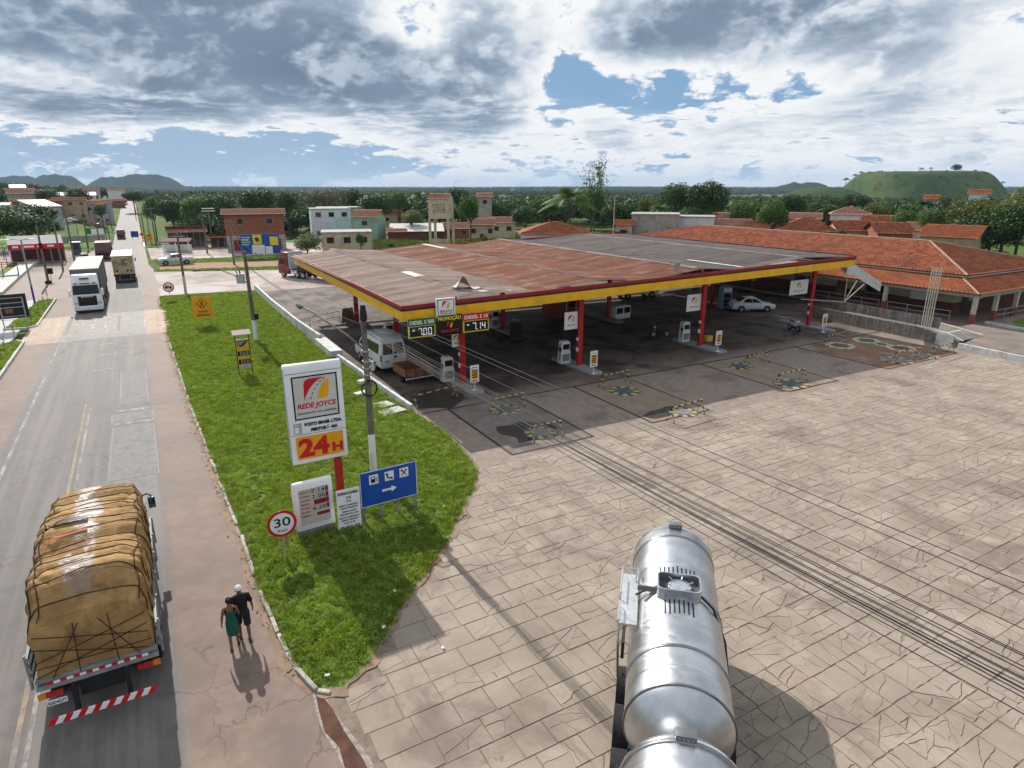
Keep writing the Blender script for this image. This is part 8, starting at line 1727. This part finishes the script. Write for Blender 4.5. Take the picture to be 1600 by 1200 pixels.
bb = house('two storey brick building with tiled roof behind the billboard', 391, 139, 88, 335.5, 'brick', 'pink', 1.0, 7, name='brick_building', cat='building', wins=2, over=.6, lower='block')
bh = bb.location
mb = MB(); mb.box(-4.2, 4.6, -.08, -.02, .3, 2.4); pnl = mb.build('painted_panel', M('panel_red', (.22, .03, .03), .7, .15), bb)
for x in (-1.9, 1.5):
    mb = MB(); mb.tube([(x + 1.0*math.cos(a), -.10, 1.35 + .85*math.sin(a)) for a in [i*2*math.pi/24 for i in range(25)]], .06, 4, caps=False); mb.build('painted_ring', M('ring_pink', (.5, .2, .2), .7, .1), pnl)
bo = thing('billboard', 'blue and yellow billboard on poles in front of the brick building', 'billboard', (*at(396.5, 126), 0), -math.atan2(*at(396.5, 126))); W_ = 57*126/1110*1.02
mb = MB(); mb.box(-W_/2, W_/2, 0, .1, .7, 4.2); pn = mb.build('panel', M('board_blue', (.02, .09, .32), .5, .15, 1), bo)
for (a, c, z0, z1, m_) in ((-.5, -.48, .8, 4.1, None), (-.18, .04, 2.4, 4.1, yb), (.25, .46, 2.2, 3.7, yb), (-.22, .10, .72, 2.3, sign_white), (.12, .30, .72, 2.0, sign_white)):
    if m_: mb = MB(); mb.box(W_*a, W_*c, -.012, 0, z0, z1); mb.build('print_field', m_, pn)
for k in range(4): mb = MB(); mb.box(-W_*.47, -W_*(.24+.04*(k % 2)), -.012, 0, 3.55-.42*k, 3.78-.42*k); mb.build('print_line', M('print_cyan', (.25, .5, .55), .5, .1) if k != 1 else yb, pn)
mb = MB(); mb.tube([(-W_*.05, -.02, 3.0), (-W_*.1, -.02, 3.6)], .3, 8); mb.build('print_figure', M('print_dark', (.05, .06, .04), .6, .2), pn)
for k in (-.4, 0, .4): mb = MB(); mb.box(W_*k-.08, W_*k+.08, .1, .22, -.1, 4.2); mb.build('post', grey_wood, bo)
def shed(label, px, dist, wpx, eave, roofm, rise, depth, nposts, name='open_shed', cat='shed', backw='brick'):
    x, y = at(px, dist); g = terr(x, y)-.1; W_ = wpx*dist/math.hypot(*(ray(px, 290).xy)); h = zray(eave, dist, px)-g; o = thing(name, label, cat, (x, y, g), -math.atan2(x, y))
    tile_plane('roof', (-W_/2-.3, -.5, h), (1, 0, 0), (0, depth*.6, rise), W_+.6, math.hypot(depth*.6, rise), None, roofm, o, .4, .6, stuff=False); tile_plane('roof', (W_/2+.3, depth*.7, h+.2), (-1, 0, 0), (0, -depth*.6, rise), W_+.6, math.hypot(depth*.6, rise), None, roofm, o, .6, .9, stuff=False)
    mb = MB(); mb.box(-W_/2, W_/2, depth*.55, depth*.6, 0, h); mb.build('back_wall', M('shed_dark_brown', (.10, .07, .055), .9, .2), o)  # back wall in one dark brown
    for i in range(nposts): xx = -W_/2+.1+(W_-.2)*i/(nposts-1); mb = MB(); mb.box(xx-.08, xx+.08, -.08, .08, 0, h); mb.build('post', grey_wood, o)
    return o
shed('open roadside hut with faded tiled roof on posts', 281, 152, 56, 364, tile_pink, 1.1, 7, 7); shed('orange roofed shed left of the brick building', 334, 150, 32, 372, tile_new, .5, 4, 4)
q = G(278, 395); sh = thing('bus_shelter', 'open bus shelter with dark red roof and white bench wall', 'bus shelter', (q.x, q.y, 0), -.35)
mb = MB(); mb.add([(-2.7, -.9, 2.2), (2.7, -.9, 2.2), (2.7, .8, 2.75), (-2.7, .8, 2.75), (-2.7, -.9, 2.05), (2.7, -.9, 2.05), (2.7, .8, 2.6), (-2.7, .8, 2.6)], [(0, 1, 2, 3), (7, 6, 5, 4), (0, 4, 5, 1), (1, 5, 6, 2), (2, 6, 7, 3), (3, 7, 4, 0)]); mb.build('roof', M('shelter_red', (.14, .05, .045), .8, .2), sh)
mb = MB(); mb.box(-2.5, 2.5, .5, .62, .0, 1.5); mb.build('back_wall', white, sh); mb = MB(); mb.box(-2.3, 2.3, -.1, .4, .45, .55); mb.build('bench', white, sh)
for x in (-2.3, 0, 2.3): mb = MB(); mb.box(x-.1, x+.1, -.75, -.55, 0, 2.1); mb.build('post', white, sh)
mint = house('white and mint two storey house with flat roof', 514, 168, 60, 327, 'mint', 'flat', depth=8, wins=3, rz_=.1); mb = MB(); mb.box(-4.85, -1.6, -.02, .1, -3, 6.1); mb.build('lilac_wall', WALLS['lilac'], mint)
mb = MB(); mb.box(2.2, 4.6, -.4, .1, .9, 2.2); bn = mb.build('banner', sign_white, mint); text('lettering', 'dado', 1.0, M('banner_blue', (.06, .12, .2), .5, 0), bn, face_matrix((3.4, -.41, 1.55), (1, 0, 0), (0, 0, 1)), width=2.0, bold=.03)
for a, k in ((('long grey building behind the mint house', 530, 190, 76, 325), dict(walls='block', roof='flat', depth=9, wins=0)), (('pink and green house with a tiled gable roof', 566, 160, 40, 340), dict(walls='green', roof='pink', rise=1.7, depth=7, rz_=-.3, wins=1)), (('low pale building with three windows and stained flat roof behind the lorry', 536, 122, 78, 364), dict(walls='cream', roof='flat', depth=7, wins=3, name='flat_roofed_building', cat='building')),
        (('long dark shed with pale metal roof left of the water tower', 648, 158, 84, 361), dict(walls='maroon', roof='metal', rise=1.3, depth=9, wins=0, name='metal_roofed_shed', cat='shed')), (('small house with red tiles in front of the metal shed', 616, 150, 28, 363), dict(walls='maroon', roof='pink', rise=.7, depth=4, wins=0)), (('first tiled house of the row behind the metal shed', 612, 215, 44, 336), dict(roof='old', depth=9, wins=2, rz_=.5)), (('second tiled house of the row left of the water tower', 642, 240, 40, 328), dict(roof='old', depth=9, wins=2, rz_=.5)),
        (('house with faded tiled roof behind the water tower legs', 712, 165, 46, 360), dict(walls='brick', roof='pink', depth=8, wins=2)), (('narrow three storey brick tower house with tiled roof', 757, 185, 22, 308), dict(walls='block', roof='pink', rise=1.1, depth=5, wins=1, name='tower_house')), (('dark red walled house right of the water tower', 738, 195, 40, 338), dict(walls='maroon', roof='old', depth=8, wins=2)), (('house with cream wall and faded tiles right of the water tower', 752, 150, 40, 352), dict(roof='pink', depth=7, wins=3)), (('tiled house at the right of the narrow tower house', 785, 165, 40, 349), dict(roof='pink', depth=8, wins=2)),
        (('white house with weathered hipped tile roof right behind the canopy', 868, 96, 108, 367), dict(walls='white', roof='old', rise=1.6, depth=11, hip=True, wins=2)), (('small orange roofed house between palm and block building', 978, 118, 26, 352), dict(walls='ochre', roof='new', rise=.8, depth=5, wins=1)), (('unplastered grey block building with blank wall', 1027, 120, 74, 336), dict(walls='block', roof='flat', depth=8, wins=0, name='block_building', cat='building')), (('white parapet building right of the block building', 1092, 126, 56, 340), dict(walls='white', roof='flat', depth=7, wins=0, name='parapet_building', cat='building')),
        (('tiled house right of the white parapet building', 1150, 128, 54, 356), dict(walls='brick', roof='pink', depth=8, wins=1)), (('house with brown gable right of the parapet building', 1190, 126, 36, 356), dict(walls='ochre', roof='old', depth=8, wins=1, rise=1.0)), (('large hipped red roof house behind the long building', 1268, 124, 88, 362), dict(walls='brick', roof='old', rise=2.2, depth=12, hip=True, wins=0)), (('pale orange roofed house behind the hipped red roof', 1265, 150, 44, 343), dict(walls='ochre', roof='pink', rise=1.2, depth=8, wins=0)), (('pink hipped roof house in the middle of the red roofs', 1335, 150, 56, 336), dict(walls='white', roof='pink', rise=1.6, depth=9, hip=True, wins=0)), (('weathered roof with brown gable above the long roof', 1352, 124, 56, 362), dict(walls='ochre', roof='old', rise=1.6, depth=9, wins=0, rz_=.3)),
        (('faded red roof house left of the bright green tree', 1385, 140, 50, 350), dict(roof='old', depth=9, wins=0)), (('bright orange roofed house behind the right roof hip', 1496, 114, 76, 372), dict(walls='ochre', roof='new', rise=1.6, depth=9, wins=0, rz_=-.2)), (('small pale house with orange roof on the rise below the hill', 1460, 165, 17, 312), dict(walls='grey', roof='new', rise=.9, depth=6, wins=1)), (('orange roofed house on the rise at right', 1533, 190, 26, 303), dict(walls='white', roof='new', rise=1.0, depth=7, wins=0)),
        (('orange tiled house half hidden left of the hipped red roof', 1215, 145, 44, 350), dict(roof='new', rise=1.3, depth=8, wins=0)), (('weathered tiled house close behind the long roof ridge', 1412, 118, 50, 366), dict(walls='brick', roof='old', rise=1.5, depth=9, wins=0, rz_=.25)), (('faded tiled house behind the white parapet building', 1118, 155, 46, 343), dict(roof='pink', rise=1.4, depth=8, wins=0)), (('faded tiled house left of the bright orange roof', 1452, 125, 36, 362), dict(walls='white', roof='pink', rise=1.3, depth=8, wins=0)),
        # left village
        (('beige block house beside the far parked cars', 104, 305, 44, 313), dict(walls='ochre', roof='old', rise=1.0, depth=9, wins=3)), (('pale pink house right of the beige block house', 134, 312, 34, 319), dict(walls='pink', roof='pink', depth=9, wins=2)), (('grey blue warehouse with white roof at the green field', 68, 262, 36, 322), dict(walls='grey', roof='metal', rise=1.8, depth=14, wins=0, rz_=.3, name='warehouse', cat='warehouse')), (('long white roofed building on the far left slope', 115, 395, 54, 305), dict(walls='white', roof='metal', rise=1.4, depth=10, wins=4, name='long_building', cat='building')),
        (('wide pink roofed house on the far left slope', 30, 360, 36, 303), dict(walls='block', roof='pink', rise=2.2, depth=12, wins=0)), (('two storey grey house on the far left slope', 66, 365, 24, 297), dict(walls='block', roof='flat', depth=9, wins=2)), (('white gabled house highest on the left slope', 27, 455, 20, 293), dict(walls='ochre', roof='metal', rise=1.6, depth=9, wins=0)), (('small pink roofed house at the hill top left', 117, 480, 14, 296), dict(walls='pink', roof='pink', depth=8, wins=0)), (('pink roofed cottage left of the road crest', 139, 480, 26, 297), dict(walls='pink', roof='pink', depth=8, wins=0)), (('pink roofed house left of the road top', 180, 520, 24, 298), dict(walls='white', roof='pink', depth=9, wins=0)), (('long brown roofed stall beside the road top', 172, 465, 32, 314), dict(walls='brick', roof='old', rise=1.0, depth=7, wins=0)), (('low brick wall house with open front on the far left', 52, 300, 64, 315), dict(walls='brick', roof='old', rise=.8, depth=6, wins=0)), (('white walled house at the far left edge', 4, 300, 16, 320), dict(walls='white', roof='metal', rise=.6, depth=7, wins=1)), (('yellowish house beside the road at the far left', 158, 335, 20, 317), dict(walls='grey', roof='pink', depth=8, wins=1))):
    house(*a, **k)
# concrete water tower with the station's name
wt = thing('water_tower', 'cream water tower lettered POSTO JOYCE on four legs with a tiled roof', 'water tower', (*at(688, 138), 0), -math.atan2(*at(688, 138)) + R(-20))
wtm = M('tower_cream', (.55, .47, .30), .85, .12, 1, stain=(.27, .21, .15), stain_amt=.55, stain_scale=.7); g = terr(*at(688, 138))-.1; a = 2.15; z0, z1 = 6.0, 9.9
mb = MB(); mb.box(-a, a, -a*.8, a*.8, z0, z1); mb.build('tank', wtm, wt)
for sx in (-1, 1):
    for sy in (-1, 1): mb = MB(); mb.box(sx*a*.93-.22, sx*a*.93+.22, sy*a*.72-.22, sy*a*.72+.22, -1, z0); mb.build('leg', wtm, wt)
mb = MB(); mb.prism([(-a*.8, z1), (a*.8, z1), (0, z1+1.0)], 'x', -a, a); mb.build('gable', wtm, wt); D_ = a*.8+.2; sl = math.hypot(D_, 1.1)
tile_plane('roof', (-a-.15, -D_, z1-.05), (1, 0, 0), (0, D_, 1.12), 2*a+.3, sl, None, tile_pink, wt, .4, .6, stuff=False); tile_plane('roof', (a+.15, D_, z1-.05), (-1, 0, 0), (0, -D_, 1.12), 2*a+.3, sl, None, tile_pink, wt, .4, .6, stuff=False)
lt = M('tower_letters', (.17, .07, .055), .8, .1)
text('lettering', 'POSTO', 1.2, lt, wt, face_matrix((.15, -a*.8-.01, z0+2.55), (1, 0, 0), (0, 0, 1)), width=2.7, bold=.008); text('lettering', 'JOYCE', 1.2, lt, wt, face_matrix((.15, -a*.8-.01, z0+1.45), (1, 0, 0), (0, 0, 1)), width=2.7, bold=.008)
for k, s_ in enumerate(('POSTO', 'JOYCE')): text('lettering', s_, .9, lt, wt, face_matrix((-a-.01, 0, z0+2.45-1.0*k), (0, -1, 0), (0, 0, 1)), width=1.8, bold=.008)
mb = MB(); mb.box(-a*.93, a*.93, -a*.74, -a*.70, -1, 1.9); mb.build('base_screen', wtm, wt)
# ---------------------------------------------------------------- left of the highway: shop, block wall, booths, bridge
x, y = at(36, 134); rs_ = thing('red_shop', 'open shop with grey roof and red lettered fascia at the left edge', 'shop', (x, y, 0), -math.atan2(x, y)); W_ = 70*134/1240
mb = MB(); mb.add([(-W_/2, -.2, 3.3), (W_/2, -.2, 3.3), (W_/2, 6, 4.3), (-W_/2, 6, 4.3)], [(0, 1, 2, 3)]); mb.build('roof', M('shop_roof', (.20, .19, .18), .8, .2), rs_); mb = MB(); mb.box(-W_/2, W_/2, -.35, -.2, 2.45, 3.3); fb = mb.build('fascia', sign_red, rs_)
mb = MB()
for k, (a_, w2) in enumerate(((-.42, .1), (-.22, .18), (.02, .08), (.2, .12))): mb.box(W_*a_, W_*(a_+w2), -.36, -.35, 2.75, 3.05)
mb.build('print', sign_white, fb); mb = MB(); mb.box(-W_/2, W_/2, 4.5, 4.7, 0, 3.4); mb.build('back_wall', maroon_w, rs_)
for k in range(5): mb = MB(); xx = -W_/2+.1+(W_-.2)*k/4; mb.box(xx-.1, xx+.1, -.1, .1, 0, 2.6); mb.build('post', white if k == 0 else grey_wood, rs_)
a_, b_ = G(68, 383), G(164, 377); bw = thing('block_wall', 'long grey concrete block wall behind the dirt lot', 'wall'); mb = MB(); wall_run(mb, [(a_.x, a_.y), ((a_.x+b_.x)/2-.5, (a_.y+b_.y)/2+1), (b_.x, b_.y)], 1.5, .2); mb.build('blocks', block_w, bw, fix=True)
for (px, py, w_, h, col, lb) in ((144, 374, 2.4, 2.6, M('hoarding_green', (.02, .16, .09), .6, .15), 'dark green hoarding above the block wall'), (154, 374, 2.6, 2.4, sign_white, 'white roofed stand behind the block wall')):
    q = G(px, py); o = thing('roadside_stand', lb, 'stand', (q.x, q.y+1.5, 0)); mb = MB(); mb.box(-w_/2, w_/2, 0, .15, 1.2, h); mb.build('panel', col, o); mb = MB(); mb.box(-w_/2, -w_/2+.1, .15, .25, 0, h).box(w_/2-.1, w_/2, .15, .25, 0, h); mb.build('posts', steel, o)
q = G(121, 398); o = thing('guard_booth', 'small dark blue booth by the left roadside', 'booth', (q.x, q.y, 0)); mb = MB(); mb.box(-.7, .7, -.6, .6, 0, 2.3); mb.build('wall', M('booth_blue', (.06, .09, .13), .6, .15), o); mb = MB(); mb.box(-.55, .55, -.62, -.6, 1.1, 1.9); mb.build('window', glass, o); mb = MB(); mb.box(-.85, .85, -.75, .75, 2.3, 2.4); mb.build('roof', steel, o)
q = G(81, 441); o = thing('square_sign', 'small dark square sign on a post in the dirt lot', 'road sign', (q.x, q.y, 0)); mb = MB(); mb.cyl((0, 0, 0), (0, 0, 1.3), .04); mb.build('post', steel, o); mb = MB(); mb.box(-.38, .38, -.03, .0, 1.1, 1.9); mb.build('panel', blk, o)
for (xx, lb) in ((-8.7, 'white bridge parapet on the left side of the road'), (.75, 'white bridge parapet on the right side of the road')):
    o = thing('bridge_parapet', lb, 'parapet', (xx, 205, rz(215)-.1)); mb = MB(); mb.box(-.15, .15, 0, 24, -.3, 1.0); mb.build('rail', white, o); 
    for yy in (0, 24): mb = MB(); mb.box(-.3, .3, yy-.3, yy+.3, -.5, 1.6); mb.build('pillar', white, o)
for (px, py, w_, h0, h1, lb, col) in ((235.5, 384, 1.3, .9, 2.6, 'amber rectangular warning sign near the shelter', 'sign_amber'), (212, 376, 1.6, .8, 2.2, 'blue road sign on the right verge by the bridge', 'sign_blue')):
    q = G(px, py); o = thing('warning_sign', lb, 'road sign', (q.x, q.y, 0)); mb = MB(); mb.box(-w_/2, w_/2, -.02, .02, h0, h1); mb.build('panel', MATS[col], o); mb = MB(); mb.cyl((-w_/3, .04, 0), (-w_/3, .04, h1), .04); mb.build('post', steel, o); mb = MB(); mb.cyl((w_/3, .04, 0), (w_/3, .04, h1), .04); mb.build('post', steel, o)
    if col == 'sign_amber': mb = MB(); mb.box(-.3, .3, -.03, -.02, 2.0, 2.3).box(-.4, .4, -.03, -.02, 1.4, 1.55); mb.build('print', ink, o)
q = G(224.5, 381); o = thing('warning_sign', 'yellow diamond warning sign left of the amber sign', 'road sign', (q.x, q.y, 0)); mb = MB(); mb.T = fm(0, 2.1, 0); mb.prism([(-.6, 0), (0, -.6), (.6, 0), (0, .6)], 'z', 0, .03); mb.build('panel', MATS['sign_amber'], o); mb = MB(); mb.cyl((0, .03, 0), (0, .03, 2.3), .04); mb.build('post', steel, o); mb = MB(); mb.T = fm(0, 2.1, -.035); mb.disc((0, 0, 0), .2, 10); mb.build('pictogram', ink, o)
# green field on the left bank
mb = MB(); 
for i in range(6):
    for j in range(8): 
        xx0, yy0 = -62+9*i, 168+12*j; mb.add([(p[0], p[1], terr(*p)-.06) for p in ((xx0, yy0), (xx0+9, yy0), (xx0+9, yy0+12), (xx0, yy0+12))], [(0, 1, 2, 3)])
tag(mb.build('meadow', M('meadow_green', (.10, .17, .03), .95, .35, .35, bump=.4, bscale=3, stain=(.16, .16, .05), stain_amt=.5, stain_scale=.08, spec=.05)), kind='structure')
# ---------------------------------------------------------------- left pavement with planters and play area
pvm = M('plaza_concrete', (.47, .46, .45), .85, .12, .8, stain=(.32, .31, .30), stain_amt=.5)
mb = MB(); mb.prism([(-9.75, 30), (-9.75, 64.6), (-10.6, 65.2), (-10.6, 71.0), (-9.7, 71.6), (-9.6, 88.5), (-11.6, 89.8), (-14.6, 86), (-17.5, 74), (-19, 60), (-19, 30)], 'z', -.05, .10); tag(mb.build('plaza_pavement', pvm), kind='structure')
for (pts, lb) in (([(-9.75, 46), (-9.72, 64.8), (-10.4, 65.4), (-11.3, 64.2), (-11.2, 46)], 'near'), ([(-10.15, 71.3), (-9.55, 72), (-9.5, 88.6), (-10.9, 88.2), (-11.7, 72.0)], 'far')):
    mb = MB(); mb.prism(pts, 'z', .05, .2); tag(mb.build('planter_bed', lw), kind='structure')
    me = MB(); me.poly([(p[0], p[1], .2) for p in pts]); scatter('planter_grass', me.mesh('planter_grass'), 22, 9, .6, 1.1, HID, 'short green grass in the %s roadside planter on the left' % lb, 'grass')
kk = thing('planter_kerb', 'cream kerb along the near left planter', 'kerb'); mb = MB(); wall_run(mb, [(-9.65, 44), (-9.62, 64.8), (-10.2, 65.6)], .24, .16); mb.build('stone', pale_concrete, kk, fix=True)
kk = thing('planter_kerb', 'cream kerb along the far left planter', 'kerb'); mb = MB(); wall_run(mb, [(-11.9, 71.6), (-10.1, 71.2), (-9.45, 72), (-9.38, 88.8)], .24, .16); mb.build('stone', pale_concrete, kk, fix=True)
for i, (px, py, lb) in enumerate(((23, 532, 'single sapling at the end of the near planter'), (8, 548, 'sapling second from the end of the near planter'), (2, 563, 'sapling nearest the left photo edge'), (51, 508, 'first sapling of the far planter'), (61, 490, 'second sapling of the far planter'), (69, 480, 'third sapling of the far planter'), (75, 471, 'last sapling of the far planter'))):
    q = G(px, py); o = thing('sapling', lb, 'plant', (q.x, q.y, .18)); mb = MB(); mb.tube([(0, 0, 0), (.03, 0, .5), (.05, .02, .9)], .015, 5); mb.build('stem', bark, o)
    mb = MB(); 
    for k in range(14): a_ = k*2.4; L = random.uniform(.2, .4); z_ = .35+.045*k; mb.add([(.03, 0, z_), (L*.5*math.cos(a_)-.05*math.sin(a_), L*.5*math.sin(a_)+.05*math.cos(a_), z_+.12), (L*math.cos(a_), L*math.sin(a_), z_+.08), (L*.5*math.cos(a_)+.05*math.sin(a_), L*.5*math.sin(a_)-.05*math.cos(a_), z_+.12)], [(0, 1, 2, 3)])
    mb.build('leaves', leaf_m, o)
q = G(27, 516); ib = thing('information_board', 'back of a dark information board on steel legs on the left pavement', 'board', (q.x, q.y, .1), R(8)); mb = MB(); mb.box(-1.15, 1.15, 0, .06, 1.0, 3.15); mb.build('panel', M('board_back', (.02, .018, .018), .6, .2), ib)
for x in (-.85, .85): mb = MB(); mb.box(x-.05, x+.05, -.08, 0, 0, 2.8); mb.build('leg', steel, ib)
for z in (1.15, 1.95, 2.35, 2.8): mb = MB(); mb.box(-.85, .85, -.07, -.01, z, z+.07); mb.build('rail', steel, ib)
mb = MB(); mb.box(-.55, .0, -.02, 0, 1.5, 1.85); mb.build('brown_patch', wood, ib)
mb = MB(); mb.box(-.05, .05, -.05, .05, 0, 6.5); o = mb.build('street_lamp', M('base_blue', (.02, .05, .26))); q = G(3, 540); tag(o, 'blue lamp post cut by the left photo edge', 'street lamp'); mb = MB(); mb.cyl((0, 0, 0), (0, 0, 6.8), .13, .08, 10); o.data = mb.mesh('street_lamp'); o.data.materials.append(MATS['base_blue']); o.location = (q.x-.25, q.y, .1)
# raised walk with play area beyond
a_ = [(-15.2, 96), (-15.6, 128), (-15.0, 154), (-16.6, 156), (-17.6, 128), (-17.6, 96)]
mb = MB(); mb.prism(a_, 'z', -.05, .42); tag(mb.build('raised_walk', pale_concrete), kind='structure')
mb = MB(); mb.poly([(p[0], p[1], .15) for p in ((-17.6, 90), (-17.6, 150), (-45, 156), (-45, 90))]); tag(mb.build('play_sand', M('sand_orange', (.42, .27, .17), .9, .2, .5)), kind='structure')
mb = MB(); mb.poly([(p[0], p[1], .17) for p in ((-17.8, 92), (-17.8, 103), (-30, 106), (-30, 92))]); tag(mb.build('blue_court', M('court_blue', (.16, .25, .36), .8, .15, .5)), kind='structure')
mb = MB(); mb.poly([(p[0], p[1], .168) for p in ((-17.7, 104), (-17.7, 150), (-19.2, 150), (-19.2, 104))]); tag(mb.build('lawn_strip', lw), kind='structure')
blu = M('play_blue', (.02, .05, .20), .5, .15)
for k, (px, py, w_, h, lb) in enumerate(((12, 437, 3.4, 2.2, 'lowest blue play frame at the left edge'), (12, 418, 4.2, 2.4, 'middle blue play frame on the orange sand'), (30, 405, 4.6, 2.6, 'upper blue play frame near the walk'))):
    q = G(px, py); o = thing('play_frame', lb, 'play equipment', (q.x-2, q.y, .15), R(10)); mb = MB(); mb.tube([(-w_, 0, h), (w_, 0, h)], .06); mb.build('top_bar', blu, o)
    for i in range(5): xx = -w_+2*w_*i/4; mb = MB(); mb.tube([(xx, 0, h), (xx-.1, -.9, 0)], .045); mb.tube([(xx, 0, h), (xx-.1, .9, 0)], .045); mb.build('leg', blu, o)
    mb = MB(); mb.box(-w_, w_, -.3, .3, .35, .45); mb.build('beam', blu, o)
for k, (px, py, lb) in enumerate(((33, 417, 'yellow stone block at the walk by the lower play frame'), (51, 405, 'yellow stone block at the walk near the pole'))):
    q = G(px, py); mb = MB(); mb.box(-.5, .5, -.35, .35, 0, .55); o = mb.build('stone_bench', M('bench_yellow', (.42, .30, .12), .8, .2), bevel=.05); o.location = (q.x, q.y, .15); tag(o, lb, 'bench')
q = G(20, 396); o = thing('bicycle_rack', 'tangle of grey bicycles in a rack beyond the play area', 'bicycles', (q.x, q.y+3, .1)); mb = MB()
for k in range(9):
    xx = -3.2+.8*k
    for yy in (-.5, .5): mb.tube([(xx+.12*math.sin(a2), yy+.33*math.cos(a2), .34+.33*math.sin(a2)) for a2 in [i*2*math.pi/12 for i in range(13)]], .03, 4, caps=False)
    mb.tube([(xx, -.5, .34), (xx, -.1, .85), (xx, .4, .9), (xx, .5, .34)], .035, 4)
tag(mb.build('bicycles', steel, o), kind='stuff'); mb = MB(); mb.tube([(-3.6, 0, .1), (-3.6, 0, .8), (3.6, 0, .8), (3.6, 0, .1)], .04); mb.build('rack', blu, o)
# ---------------------------------------------------------------- humid air over the plain
mb = MB(); mb.box(-9900, 9900, -3900, 13200, -60, 150); hz_ = mb.build('haze', None); hz_.data.materials.clear()
hv = bpy.data.materials.new('humid_air'); hv.use_nodes = True; t = NT(hv.node_tree); hv.node_tree.nodes.clear(); pv_ = t.n('ShaderNodeVolumePrincipled'); pv_.inputs['Color'].default_value = (.62, .80, 1.0, 1); pv_.inputs['Density'].default_value = .00008; pv_.inputs['Anisotropy'].default_value = 0.0
t.L.new(pv_.outputs[0], t.n('ShaderNodeOutputMaterial').inputs['Volume']); hz_.data.materials.append(hv); tag(hz_, 'thin bluish haze over the plain', 'haze', kind='stuff'); sc.cycles.volume_bounces = 0
